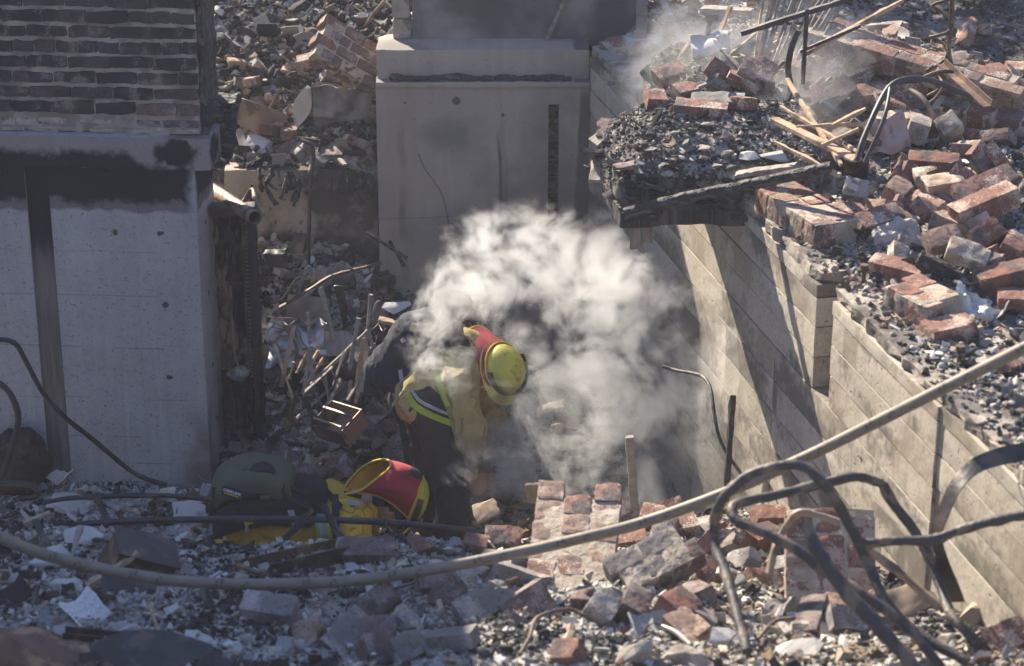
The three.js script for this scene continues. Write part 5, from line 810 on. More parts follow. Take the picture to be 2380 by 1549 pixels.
single('machine_part', fieldMesh((x, y, z) => Math.max(Math.abs(x) - 0.06, Math.abs(y) - 0.04, Math.abs(z) - 0.05) + 0.025 * fbm(x * 16, y * 16, z * 16, 3), V(-0.1, -0.08, -0.08), V(0.1, 0.08, 0.08), 0.011).translate(...atZ(640, 600, -11.4).toArray()), M.darkMetal, 'blackened machine part behind the appliance', 'machine part');
for (const [pts, label] of [[[[630, 760, -10.9], [665, 770, -10.9], [690, 810, -10.9], [680, 860, -10.9]], 'thin wire looping out of the appliance side'], [[[632, 750, -10.9], [690, 765, -10.9], [705, 800, -10.9], [750, 830, -10.9], [790, 850, -10.9]], 'longer thin wire running from the appliance to the frame'], [[[640, 740, -10.95], [690, 750, -10.95], [660, 840, -10.95], [640, 900, -10.9]], 'slack wire hanging beside the appliance post']]) wire('wire', label, pz(pts), 0.0032, M.rust, 'wire');
// debris shelf behind the blackened wall
{ const p = atZ(796, 262, -12.3); single('crumpled_box', sheet((u, v) => V((u - 0.5) * 0.33, (0.5 - v) * 0.3 + 0.012 * n3(u * 5, v * 5, 2), 0.07 * Math.abs(v - 0.35 - 0.1 * n3(u * 2, 1, 1)) + 0.035 * n3(u * 3.3, v * 4, 8) + 0.012 * n3(u * 9, v * 9, 4) + (v > 0.6 ? -0.25 * (v - 0.6) : 0)), 26, 22, 0.006).rotateZ(-0.02).translate(p.x, p.y, p.z), new THREE.MeshStandardMaterial({ map: M.steel.map, color: new THREE.Color(0.55, 0.54, 0.53), roughness: 0.6, metalness: 0.3 }), 'crumpled grey steel box wedged beside the back wall', 'box'); }
{ const p = atZ(622, 288, -12.35); single('curved_sheet', sheet((u, v) => V((u - 0.5) * 0.34, (0.5 - v) * 0.17 - 0.16 * u + 0.08 + 0.03 * Math.sin(u * 4), 0.05 * Math.sin(u * 5) + 0.02 * n3(u * 4, v * 3, 3)), 20, 8, 0.005).translate(p.x, p.y, p.z), M.tanMetal, 'curved tan steel panel sagging across the debris shelf', 'panel'); }
{ const p = atZ(703, 245, -12.2); single('folded_sheet', sheet((u, v) => V((u - 0.5) * 0.1 * Math.sin(0.15 + v * 2.8), (0.5 - v) * 0.24, 0.04 * u), 6, 12, 0.004).rotateZ(-0.35).translate(p.x, p.y, p.z), M.steel, 'bright folded steel blade between tan panel and crumpled box', 'sheet'); }
wire('pipe', 'thin vertical pipe rising on the sooty low wall', pz([[698, 325, -11.85], [722, 336, -11.82], [728, 360, -11.8], [722, 420, -11.78], [718, 520, -11.76], [716, 620, -11.74]]), 0.011, M.darkMetal, 'pipe');
for (const [pts, r, label] of [[[[613, 131, -13.6], [660, 104, -13.6], [707, 91, -13.6], [790, 55, -13.5], [880, -4, -13.4]], 0.012, 'upper long cable slanting over the debris shelf'], [[[633, 151, -13.5], [668, 122, -13.5], [710, 88, -13.5], [770, 40, -13.5], [840, -4, -13.5]], 0.012, 'lower long cable crossing the slanting one'], [[[677, 160, -13.2], [692, 135, -13.2], [706, 110, -13.2], [705, 98, -13.2]], 0.011, 'short hooked cable under the crossing cables'], [[[845, 64, -13], [870, 30, -13], [895, 0, -13]], 0.01, 'thin cable at the brick column'], [[[530, 78, -13.8], [545, 90, -13.8], [565, 125, -13.8], [590, 118, -13.8], [620, 130, -13.8]], 0.014, 'black cable looping off the old concrete footing']]) wire('cable', label, pz(pts), r, label.startsWith('black') ? M.blackHose : M.tanMetal, 'cable');
{ const a = atZ(525, 45, -14.3), b = atZ(760, 45, -14.3); const t = thing('concrete_footing', 'low plain concrete footing wall behind the debris shelf', 'footing', V((a.x + b.x) / 2, a.y, -14.4)); part('footing_wall', rough(b.x - a.x, 0.5, 0.2, { seed: 44, amp: 0.006, nx: 20, ny: 8 }).translate(0, -0.25, 0), M.concrete, t); part('footing_cap', rough(b.x - a.x + 0.3, 0.03, 0.25, { seed: 45, amp: 0.01, nx: 20 }).translate(0.1, 0.0, 0), M.char, t); }
single('dark_wall', rough(1.6, 0.7, 0.25, { seed: 46, amp: 0.008, nx: 16, ny: 8 }).translate(...atZ(470, 20, -15.2).toArray()), M.concreteDirty, 'dark concrete wall beyond the low footing', 'wall');
slab('white_sheet', 'jagged white plaster sheet lying on the footing', 672, 10, 0.3, 0.02, 0.3, [24, 10, -6], M.plaster, { z: -14.6, brk: 0.15 });
slab('white_sheet', 'second white plaster sheet with a torn corner beside the jagged one', 765, 22, 0.26, 0.02, 0.28, [24, -20, 10], M.plaster, { z: -14.4, brk: 0.15 });
slab('white_sheet', 'small white plaster scrap left on the footing cap', 645, 26, 0.07, 0.015, 0.07, [30, 20, -30], M.plaster, { z: -14.25 });
for (const [px, py, w, h, d, rt, mt, label] of [[560, 160, 0.16, 0.05, 0.06, [10, 20, -10], M.wood, 'tan timber block on the debris shelf under the footing'], [606, 186, 0.2, 0.03, 0.05, [10, -40, -30], M.char, 'burned strip crossing the debris shelf'], [690, 178, 0.18, 0.02, 0.05, [10, -10, -6], M.wood, 'sunlit thin board on the debris shelf'], [565, 345, 0.05, 0.02, 0.2, [30, 20, 10], M.greyWood, 'grey board end near the charred beam end'], [600, 350, 0.14, 0.04, 0.12, [24, -10, -12], M.plaster, 'white block on the lower debris shelf'], [640, 322, 0.12, 0.02, 0.12, [50, 10, 30], M.greyWood, 'grey tile tipped on the lower debris shelf'], [585, 320, 0.1, 0.02, 0.1, [50, 0, -10], M.greyWood, 'grey tile by the curved tan panel'], [545, 330, 0.02, 0.02, 0.2, [10, 10, 10], M.char, 'charred lath lying on the lower debris shelf']]) slab('board', label, px, py, w, h, d, rt, mt, { lift: 0.03, cat: label.includes('tile') ? 'tile' : label.includes('block') ? 'block' : 'board' });
// in the smoke, and at the foot of the sunlit wall
board('pale upright post standing in the smoke before the sunlit wall', atZ(1478, 1225, -9.3), atZ(1463, 1015, -9.3), 0.04, 0.03, M.greyWood, 'post');
{ const a = atZ(1682, 1170, -8.9), b = atZ(1697, 930, -8.95), t = thing('angle_post', 'dark steel angle post leaning at the foot of the sunlit wall', 'post', V(0, 0, 0)); part('web', bar(a, b, 0.006, 0.03, { rough: 0.002 }), M.darkMetal, t); part('web', bar(a.clone().add(V(0.012, 0, -0.014)), b.clone().add(V(0.014, 0.015, -0.014)), 0.026, 0.006, { rough: 0.002 }), M.darkMetal, t); }
wire('cable', 'ribbed cable drooping down along the sunlit wall', pz([[1540, 852, -9.55], [1575, 862, -9.5], [1610, 868, -9.4], [1636, 878, -9.3], [1652, 905, -9.2], [1660, 960, -9.1], [1670, 1010, -9.05], [1690, 1055, -9], [1725, 1105, -8.95]]), 0.008, M.cable, 'cable', { seg: 80 });
wire('cable', 'thin black wire hanging at the foot of the sunlit wall', pz([[1995, 1060, -7.9], [2040, 1100, -7.8], [2064, 1140, -7.75], [2066, 1190, -7.75]]), 0.004, M.char, 'cable', { wob: 0.6 });
for (const [px, py, w, h, d, rt, label] of [[1290, 945, 0.12, 0.012, 0.05, [20, 10, 16], 'pale splintered board in the smoke'], [1296, 996, 0.06, 0.012, 0.05, [50, 10, 10], 'small pale chip under the splintered board'], [1382, 1150, 0.12, 0.02, 0.03, [20, 0, 30], 'tan stick of wood lit below the smoke'], [1440, 1172, 0.03, 0.06, 0.015, [20, 0, 26], 'small upright wood chip below the smoke'], [1345, 1014, 0.09, 0.008, 0.02, [20, 0, 24], 'thin bright splinter in the smoke'], [1470, 982, 0.06, 0.02, 0.05, [20, 0, 4], 'pale chip on top of the post in the smoke'], [1252, 1150, 0.12, 0.14, 0.02, [20, 0, 4], 'grey panel standing by the smoking edge'], [1130, 1185, 0.12, 0.02, 0.1, [30, 20, 20], 'tan tile between the dark trousers and the smoking edge']]) slab('board', label, px, py, w, h, d, rt, M.wood, { z: py > 1100 ? -9.5 : -10.3, cat: label.includes('tile') ? 'tile' : 'board' });
// charred sticks, bars and bent scraps that nothing tells apart
{
  const r = mulberry(611), mats = [M.char, M.greyWood, M.rust, M.darkMetal, M.wood];
  const scatter = (n, x0, x1, y0, y1, label, group, L0, L1) => { for (let i = 0; i < n; i++) { const p = hit(rr(x0, x1, r), rr(y0, y1, r)), a = rr(0, 6.28, r), L = rr(L0, L1, r), e = rr(-0.15, 0.75, r), d = V(Math.cos(a) * Math.cos(e), Math.sin(e), Math.sin(a) * Math.cos(e)).multiplyScalar(L); single('charred_stick', bar(p.clone().add(V(0, 0.01, 0)), p.clone().add(d).add(V(0, 0.02, 0)), rr(0.01, 0.035, r), rr(0.008, 0.02, r), { rough: 0.004, seed: i + 700, nx: 8 }), mats[Math.floor(r() * 5)], label, 'stick', group); } };
  scatter(46, 530, 960, 690, 1090, 'burned stick jutting from the debris at the back of the pit', 'burned sticks in the pit', 0.12, 0.38);
  scatter(22, 530, 860, 130, 400, 'burned stick on the debris shelf behind the low wall', 'burned sticks on the debris shelf', 0.1, 0.3);
  scatter(24, 1480, 1900, 30, 250, 'splintered lath in the hazy heap', 'splintered laths in the heap', 0.1, 0.3);
  scatter(20, 30, 560, 1160, 1480, 'burned stick in the pale rubble near the concrete base', 'burned sticks in the pale rubble', 0.08, 0.22);
  for (let i = 0; i < 16; i++) { const p = lift(hit(rr(540, 950, r), rr(700, 1080, r)), 0.05), w = rr(0.1, 0.24, r), hh = rr(0.06, 0.16, r), k = r() * 9; const g = sheet((u, v) => V((u - 0.5) * w, 0.05 * Math.sin(u * 3 + k) + 0.02 * n3(u * 4, v * 4, k), (v - 0.5) * hh), 10, 6, 0.003); g.rotateX(rr(0.1, 1.2, r)); g.rotateY(rr(-1.5, 1.5, r)); g.translate(p.x, p.y, p.z); single('metal_scrap', g, [M.darkMetal, M.tanMetal, M.rust, M.steel][i % 4], 'bent burned metal scrap in the debris behind the crouched person', 'scrap', 'metal scraps in the pit'); }
}

{ // burned plates and flakes breaking off the charred slab
  const t = scene.getObjectByName('charred_slab'), r = mulberry(919);
  for (let i = 0; i < 40; i++) { const front = i < 14, s = r(), z = front ? -9.3 - 0.05 * r() : lerp(-9.35, -10.2, s), x = front ? lerp(0.47, xw(-9.3) + 0.05, s) : slabX(z) + rr(-0.04, 0.05, r), y = front ? rr(-0.07, 0.07, r) : rr(-0.02, 0.17, r), w = rr(0.05, 0.17, r), m = part('burned_flake', rough(w, rr(0.008, 0.024, r), rr(0.04, 0.09, r), { seed: 800 + i, r: 0.003, amp: 0.009, f: 24, nx: 7, ny: 2, nz: 5, brk: 0.12 }), front ? M.char : [M.char, M.brickSoot, M.stone][Math.floor(r() * 3)], t); m.position.set(x, y, z); m.rotation.set(rr(-0.3, 0.6, r), rr(-0.9, 0.9, r) + (front ? 0 : 1.4), rr(-0.5, 0.5, r)); }
  for (let i = 0; i < 34; i++) { const px = rr(1440, 1760, r), py = rr(285, 410, r), m = part('burned_flake', rock(rr(0.03, 0.1, r), rr(0.012, 0.04, r), rr(0.03, 0.08, r), 840 + i, 13), [M.stone, M.brickGrey, M.char, M.plaster][Math.floor(r() * 3.3)], t); m.position.copy(lift(hit(px, py), 0.012)); m.rotation.set(rr(-0.5, 0.5, r), r() * 6, rr(-0.5, 0.5, r)); }
}
{ // larger loose pieces in the near rubble
  const r = mulberry(2718), put = (n, x0, x1, y0, y1, make, mats, name, label, cat, group) => { for (let i = 0; i < n; i++) { const p = lift(hit(rr(x0, x1, r), rr(y0, y1, r)), 0.012), m = part(numbered(name), make(i), mats[Math.floor(r() * mats.length)], scene); m.position.copy(p); m.rotation.set(rr(-0.5, 0.7, r), r() * 6.3, rr(-0.5, 0.5, r)); tag(m, label, cat, group); } };
  put(60, 0, 1250, 1240, 1545, (i) => rock(rr(0.04, 0.12, r), rr(0.01, 0.025, r), rr(0.03, 0.08, r), 1000 + i, 12), [M.plaster, M.plaster, M.brickCream], 'plaster_flake', 'pale plaster flake lying in the sunless near rubble', 'flake', 'plaster flakes in the near rubble');
  put(34, 1250, 2300, 1400, 1545, (i) => rock(rr(0.04, 0.11, r), rr(0.015, 0.03, r), rr(0.03, 0.08, r), 1100 + i, 13), [M.plaster, M.brickCream, M.tanMetal, M.stone], 'tan_flake', 'tan or cream flake lying in the rubble under the cable loops', 'flake', 'tan flakes under the cable loops');
  put(36, 0, 1250, 1260, 1545, (i) => rough(rr(0.05, 0.13, r), rr(0.02, 0.04, r), rr(0.02, 0.04, r), { seed: 1200 + i, amp: 0.007, nx: 8, brk: 0.15 }), [M.char], 'charcoal_piece', 'black charcoal stick lying in the pale near rubble', 'charcoal', 'charcoal pieces in the near rubble');
  for (const [px, py, label] of [[700, 1258, 'tangle of thin burned wire beside the charred stick'], [470, 1400, 'tangle of thin burned wire near the lone grey brick'], [1120, 1490, 'dark wire tangle at the bottom beside the grey slab brick'], [330, 1160, 'tangle of burned wire over plaster at the foot of the concrete base']]) { const c = hit(px, py), t = thing('wire_tangle', label, 'wire', c); for (let k = 0; k < 7; k++) { const pts = []; let a = r() * 6.3, x = rr(-0.05, 0.05, r), z = rr(-0.03, 0.03, r); for (let j = 0; j < 7; j++) { pts.push(V(x, 0.015 + 0.045 * r(), z)); a += rr(-1.2, 1.2, r); x += Math.cos(a) * 0.035; z += Math.sin(a) * 0.03; } part('strand', tube(pts, rr(0.0015, 0.003, r), { rs: 5, seg: 26 }), M.darkMetal, t); } }
  put(26, 540, 900, 590, 720, (i) => rough(rr(0.08, 0.25, r), rr(0.02, 0.1, r), rr(0.03, 0.08, r), { seed: 1300 + i, amp: 0.01, nx: 9, brk: 0.1 }), [M.char, M.darkMetal, M.greyWood, M.rust], 'burned_lump', 'burned lump in the dark clutter along the back wall', 'lump', 'burned lumps along the back wall');
}

{ const r = mulberry(404); for (let i = 0; i < 22; i++) { const a = atZ(rr(600, 866, r), rr(388, 420, r), -11.9); single('hanging_char', tube([a, a.clone().add(V(rr(-0.02, 0.02, r), -0.04, 0.03)), a.clone().add(V(rr(-0.05, 0.05, r), -rr(0.07, 0.17, r), 0.035))], rr(0.006, 0.018, r), { wob: 0.7, rs: 6, seg: 14, seed: i }), M.char, 'charred shred hanging over the edge of the debris shelf', 'shred', 'charred shreds on the shelf edge'); } }

{ // splintered laths fanned out beside the navy sleeve, and a crumpled sheet behind them
  const r = mulberry(88); for (let i = 0; i < 15; i++) { const a = atZ(rr(650, 860, r), rr(850, 980, r), rr(-10.75, -10.5, r)), b = a.clone().add(V(rr(-0.05, 0.22, r), rr(0.12, 0.34, r), rr(-0.15, 0.02, r))); single('lath', bar(a, b, rr(0.012, 0.026, r), 0.008, { rough: 0.003, seed: 930 + i, nx: 10 }), i % 3 ? M.greyWood : M.wood, 'splintered pale lath in the fan of laths behind the crouched person', 'lath', 'splintered laths in the pit'); }
  for (const [px, py, w, h, z, label] of [[690, 800, 0.3, 0.22, -11.0, 'large crumpled grey sheet in the pit beside the appliance'], [905, 820, 0.18, 0.24, -10.9, 'crumpled dark sheet standing beside the navy sleeve']]) { const p = atZ(px, py, z), g = sheet((u, v) => V((u - 0.5) * w + 0.02 * n3(v * 4, 2, px), (v - 0.5) * h, 0.09 * Math.abs(n3(u * 3, v * 3, px)) + 0.02 * n3(u * 9, v * 9, 5) - 0.1 * v), 24, 20, 0.004); g.translate(p.x, p.y, p.z); single('crumpled_sheet', g, px < 800 ? M.steel : M.darkMetal, label, 'sheet'); }
}
// ------------------------------------------------------------------ plants beyond the heap
function leaves(n, c, rad, size, seed, cols) {
  const r = mulberry(seed), g = new THREE.BufferGeometry(), P = [], N = [], K = [], q = new THREE.Quaternion();
  for (let i = 0; i < n; i++) { const d = V(rr(-1, 1, r), rr(-1, 1, r), rr(-1, 1, r)); if (d.length() > 1) { i--; continue; } if (n3(d.x * 2.4 + seed, d.y * 2.4, d.z * 2.4) < -0.12) continue; const o = V(c.x + d.x * rad.x, c.y + d.y * rad.y, c.z + d.z * rad.z); q.setFromEuler(new THREE.Euler(r() * 6, r() * 6, r() * 6)); const s = size * rr(0.6, 1.3, r), k = cols[Math.floor(r() * cols.length)]; for (const [x, y] of [[-0.5, 0], [0, -0.25], [0.5, 0], [-0.5, 0], [0.5, 0], [0, 0.25]]) { const v = V(x * s, y * s, 0).applyQuaternion(q).add(o); P.push(v.x, v.y, v.z); K.push(...k); } }
  g.setAttribute('position', new THREE.Float32BufferAttribute(P, 3)); g.setAttribute('color', new THREE.Float32BufferAttribute(K, 3)); g.computeVertexNormals(); return g;
}
{
  const leafM = new THREE.MeshPhysicalMaterial({ vertexColors: true, roughness: 0.8, transmission: 0.35, thickness: 0, side: THREE.DoubleSide });
  const t = thing('tree', 'broad tree standing beyond the lot, its shade on the dark ground', 'tree', V(0, 0, 0)); part('trunk', tube([V(0.5, -0.1, -15.2), V(0.55, 0.8, -15.1), V(0.6, 1.6, -15.1)], 0.11, { wob: 0.15 }), M.greyWood, t);
  for (const a of [[0.9, 2.2, -14.7], [0.2, 2.4, -15.4], [1.2, 2.0, -15.2]]) part('limb', tube([V(0.58, 1.3, -15.1), V(...a)], 0.05, { wob: 0.2 }), M.greyWood, t);
  part('crown', leaves(5200, V(0.75, 2.2, -14.9), V(1.0, 0.85, 0.9), 0.11, 5, [[0.05, 0.08, 0.025], [0.07, 0.1, 0.03], [0.04, 0.07, 0.02]]), leafM, t);
  for (const [px, label, s, cols] of [[2290, 'green leafy bush at the upper edge past the dark ground', 21, [[0.10, 0.16, 0.03], [0.05, 0.09, 0.02], [0.22, 0.2, 0.03]]], [2366, 'yellowish green bush beside the leafy one at the upper edge', 22, [[0.2, 0.2, 0.03], [0.07, 0.12, 0.02]]]]) { const c = atY(px, -6, 0.02), b = thing('bush', label, 'bush', V(0, 0, 0)); part('stem', tube([V(c.x, -0.05, c.z - 0.1), V(c.x, 0.15, c.z - 0.1)], 0.012), M.greyWood, b); part('foliage', leaves(420, V(c.x, 0.12, c.z - 0.1), V(0.2, 0.16, 0.16), 0.05, s, cols), leafM, b); }
}
// ------------------------------------------------------------------ people
const weave = surf(256, 256, 0.5, (u, v) => mul3([0.8, 0.8, 0.8], 1 + 0.3 * f2p(u, v, 5, 601, 5) + 0.12 * n2p(u * 120, v * 120, 120, 4)), { bump: (u, v) => 0.5 + 0.5 * f2p(u, v * 0.5, 8, 603, 5), bs: 0.006 });
const cloth = (r, g, b, rough = 0.9) => { const m = weave.clone(); m.color.setRGB(r * 1.25, g * 1.25, b * 1.25); m.roughness = rough; return m; };
const C = { yellow: cloth(0.52, 0.33, 0.035), tan: cloth(0.36, 0.28, 0.11), navy: cloth(0.011, 0.015, 0.030), black: cloth(0.012, 0.012, 0.014), red: cloth(0.26, 0.016, 0.032), orange: cloth(0.62, 0.26, 0.01), olive: cloth(0.075, 0.088, 0.052), trim: cloth(0.62, 0.42, 0.03), lime: cloth(0.33, 0.42, 0.03, 0.6), silver: plain(0.32, 0.33, 0.35, 0.5), skin: plain(0.36, 0.19, 0.12, 0.6), hair: cloth(0.010, 0.009, 0.009), shell: Object.assign(surf(256, 256, 1, (u, v) => { let c = mul3([0.52, 0.46, 0.05], 1 + 0.25 * f2p(u, v, 6, 701, 5)); c = mix3(c, [0.20, 0.17, 0.09], 0.75 * sstep(0.08, 0.35, f2p(u, v, 5, 703, 6))); return mix3(c, [0.45, 0.42, 0.33], 0.5 * spots(u, v, 50, 704, 0.45)); }), { roughness: 0.55 }), visor: plain(0.02, 0.022, 0.026, 0.25), leather: cloth(0.11, 0.085, 0.05), dusty: cloth(0.022, 0.023, 0.028) };
const folds = (x, y, z, s) => { const w = 0.35 * n3(x * 4 + s, y * 4, z * 4); return 0.012 * n3(x * 8 + s, y * 6, z * 8) + 0.022 * Math.abs(n3((x + y * 0.6 + w) * 15, (y - x * 0.6) * 5 + s, z * 9)) + 0.009 * Math.abs(n3((x - y + w) * 26, y * 12 + s, z * 20)) - 0.008; };
function bounds(list, pad) { const lo = V(9e9, 9e9, 9e9), hi = V(-9e9, -9e9, -9e9); for (const [a, b, ra, rb] of list) for (const [p, r] of [[a, ra], [b, rb]]) { lo.min(p.clone().subScalar(r + pad)); hi.max(p.clone().addScalar(r + pad)); } return [lo, hi]; }
function garment(name, list, k, mat, parent, o = {}) {
  const f = limbs(list, k), [lo, hi] = bounds(list, 0.05), s = o.seed ?? 1;
  let g = fieldMesh((x, y, z) => { let d = f(x, y, z) + folds(x, y, z, s) * (o.fold ?? 1); if (o.cut) d = Math.max(d, o.cut(x, y, z)); return d; }, lo, hi, o.cell ?? 0.012);
  return part(name, g, mat, parent);
}
// fire helmet with neck shroud, built upright (y up, z to the face) then turned by its up and front directions
function helmet(parent, at, up, front, o = {}) {
  const K = o.size ?? 1;
  const h = new THREE.Group(); h.name = 'helmet'; parent.add(h); h.position.copy(at); h.scale.set(K, K * (o.low ?? 1), K);
  const Y = up.clone().normalize(), X = Y.clone().cross(front).normalize(), Z = X.clone().cross(Y); h.quaternion.setFromRotationMatrix(new THREE.Matrix4().makeBasis(X, Y, Z));
  const d = new THREE.SphereGeometry(1, 36, 18, 0, Math.PI * 2, 0, Math.PI / 2), p = d.attributes.position;
  for (let i = 0; i < p.count; i++) { const x = p.getX(i), y = p.getY(i), z = p.getZ(i), rdg = 0.035 * Math.exp(-((x / 0.1) ** 2)) * y + 0.018 * (Math.exp(-(((x - 0.5) / 0.07) ** 2)) + Math.exp(-(((x + 0.5) / 0.07) ** 2))) * y; p.setXYZ(i, x * 0.112 * (1 + rdg), y * 0.115 * (1 + rdg), z * 0.132 * (1 + rdg)); } d.computeVertexNormals();
  part('shell', d, C.shell, h);
  const brim = sheet((u, v) => { const a = u * Math.PI * 2, fr = Math.max(0, Math.cos(a)); const r = 1 + v * (0.2 + 0.28 * fr); return V(Math.sin(a) * 0.112 * r, -0.004 - v * 0.022 - v * 0.01 * fr, Math.cos(a) * 0.132 * r); }, 40, 4, 0.006); part('brim', brim, C.shell, h);
  part('goggle_band', sheet((u, v) => { const a = (u - 0.5) * 3.6; return V(Math.sin(a) * 0.122, 0.012 + v * 0.042 - 0.004, Math.cos(a) * 0.142); }, 24, 3, 0.006), C.visor, h);
  part('reflective_patch', sheet((u, v) => { const a = 1.0 + u * 0.5; return V(Math.sin(a) * 0.1155 * (1 - v * 0.1), 0.03 + v * 0.035, Math.cos(a) * 0.136 * (1 - v * 0.1)); }, 6, 3, 0.002), C.lime, h); part('reflective_patch', sheet((u, v) => { const a = -1.0 - u * 0.5; return V(Math.sin(a) * 0.1155 * (1 - v * 0.1), 0.03 + v * 0.035, Math.cos(a) * 0.136 * (1 - v * 0.1)); }, 6, 3, 0.002), C.lime, h);
  if (o.bare) return h;
  const L = o.len ?? 0.2, fl = o.flare ?? 0.05, lift_ = o.lift ?? 0.0, span = o.span ?? 2.0, a0 = o.turn ?? 0;
  const sh = (u, v) => { const a = a0 + Math.PI + (u - 0.5) * 2 * span, r = 1 + v * fl / 0.12 + 0.05 * n3(u * 5, v * 3, 3) * v + 0.03 * Math.sin(u * 22) * v; return V(Math.sin(a) * 0.122 * r, 0.004 - v * L * (1 - 0.25 * (o.slope ?? 0) * Math.abs(u - 0.5) * 2), Math.cos(a) * 0.14 * r - lift_ * v); };
  const s = part('neck_shroud', sheet(sh, 40, 14, 0.004), C.red, h);
  const inn = (u, v) => sh(u, v).multiply(V(0.965, 1, 0.965)); part('shroud_lining', sheet(inn, 40, 10, 0.003), C.orange, s);
  const e1 = [], e2 = [], e3 = [], e0 = []; for (let i = 0; i <= 30; i++) { e1.push(sh(i / 30, 1)); e2.push(sh(0, i / 30)); e3.push(sh(1, i / 30)); e0.push(sh(i / 30, 0)); }
  for (const e of [e1, e2, e3, e0]) part('piping', tube(e, 0.0055, { rs: 6, seg: 60 }), C.trim, s);
  part('chin_strap', tube([V(0.105, 0, 0.02), V(0.085, -0.11, 0.06), V(0.0, -0.17, 0.085), V(-0.085, -0.11, 0.06), V(-0.105, 0, 0.02)], 0.006, { rs: 6 }), C.trim, h);
  return h;
}
// head with a face, built upright facing +z, centre of the skull at the origin
function headField(x, y, z) {
  let d = Math.hypot(x / 0.074, (y - 0.01) / 0.1, (z + 0.012) / 0.092); d = (d - 1) * 0.078;
  const jaw = limb(x, y, z, V(0, -0.055, 0.02), V(0, -0.1, 0.05), 0.055, 0.032); d = smin(d, jaw, 0.035);
  d = smin(d, limb(x, y, z, V(0, 0.0, 0.085), V(0, -0.042, 0.108), 0.008, 0.014), 0.014);
  d = smin(d, limb(x, y, z, V(-0.02, -0.072, 0.086), V(0.02, -0.072, 0.086), 0.008, 0.008), 0.012);
  for (const s of [-1, 1]) { d = smin(d, limb(x, y, z, V(s * 0.032, 0.018, 0.075), V(s * 0.02, 0.02, 0.08), 0.01, 0.01), 0.012); d = -smin(-d, Math.hypot(x - s * 0.032, y - 0.0, z - 0.09) - 0.013, 0.008); d = smin(d, Math.hypot(x - s * 0.032, y + 0.001, z - 0.079) - 0.0115, 0.004); d = smin(d, Math.max(Math.hypot((x - s * 0.078) * 2.4, (y + 0.012) * 0.8, z + 0.004) - 0.028, 0), 0.006); d = smin(d, limb(x, y, z, V(s * 0.04, -0.035, 0.06), V(s * 0.05, -0.03, 0.04), 0.02, 0.02), 0.03); }
  d = smin(d, limb(x, y, z, V(0, -0.06, -0.03), V(0, -0.19, -0.05), 0.056, 0.06), 0.03); return d;
}
function oriented(g, at, up, front) { const Y = up.clone().normalize(), X = Y.clone().cross(front).normalize(), Z = X.clone().cross(Y), m = new THREE.Matrix4().makeBasis(X, Y, Z); m.setPosition(at); g.applyMatrix4(m); return g; }
function fingers(wrist, tip, palmN, s = 1) { // list of limbs of a slightly curled hand
  const d = tip.clone().sub(wrist).normalize(), n = palmN.clone().sub(d.clone().multiplyScalar(palmN.dot(d))).normalize(), a = d.clone().cross(n), L = [], P = (f, l, q) => wrist.clone().addScaledVector(d, f * s).addScaledVector(a, l * s).addScaledVector(n, q * s);
  for (const l of [-0.03, -0.01, 0.01, 0.03]) { const e = 0.075 - Math.abs(l + 0.006) * 0.25, ln = [0.058, 0.072, 0.078, 0.068][Math.round((l + 0.03) / 0.02)]; L.push([P(0.0, l * 0.6, 0), P(e, l, 0), 0.016 * s, 0.0125 * s], [P(e, l, 0), P(e + ln * 0.55, l * 1.1, 0.014), 0.0095 * s, 0.009 * s], [P(e + ln * 0.55, l * 1.1, 0.014), P(e + ln * 0.92, l * 1.12, 0.045), 0.009 * s, 0.0078 * s]); }
  L.push([P(0.012, 0.028, 0.004), P(0.045, 0.05, 0.016), 0.016 * s, 0.011 * s], [P(0.045, 0.05, 0.016), P(0.078, 0.052, 0.034), 0.0105 * s, 0.0085 * s]); return L;
}
function bodyMesh(parent, head, up, front, skeleton) {
  const f = limbs(skeleton, 0.03), [lo, hi] = bounds(skeleton, 0.03), parts_ = [fieldMesh(f, lo, hi, 0.014)], hf = fieldMesh(headField, V(-0.11, -0.21, -0.13), V(0.11, 0.13, 0.14), 0.006);
  parts_.push(oriented(hf, head, up, front)); return part('body', merge(parts_.map((g) => g.toNonIndexed())), C.skin, parent);
}
const band = (name, pts, w, th, mat, parent, n) => { const c = new THREE.CatmullRomCurve3(pts); return part(name, sheet((u, v) => { const p = c.getPointAt(u), d = c.getTangentAt(u), s = d.clone().cross(n instanceof THREE.Vector3 ? n : n(u)).normalize(); return p.addScaledVector(s, (v - 0.5) * w); }, 24, 2, th), mat, parent); };

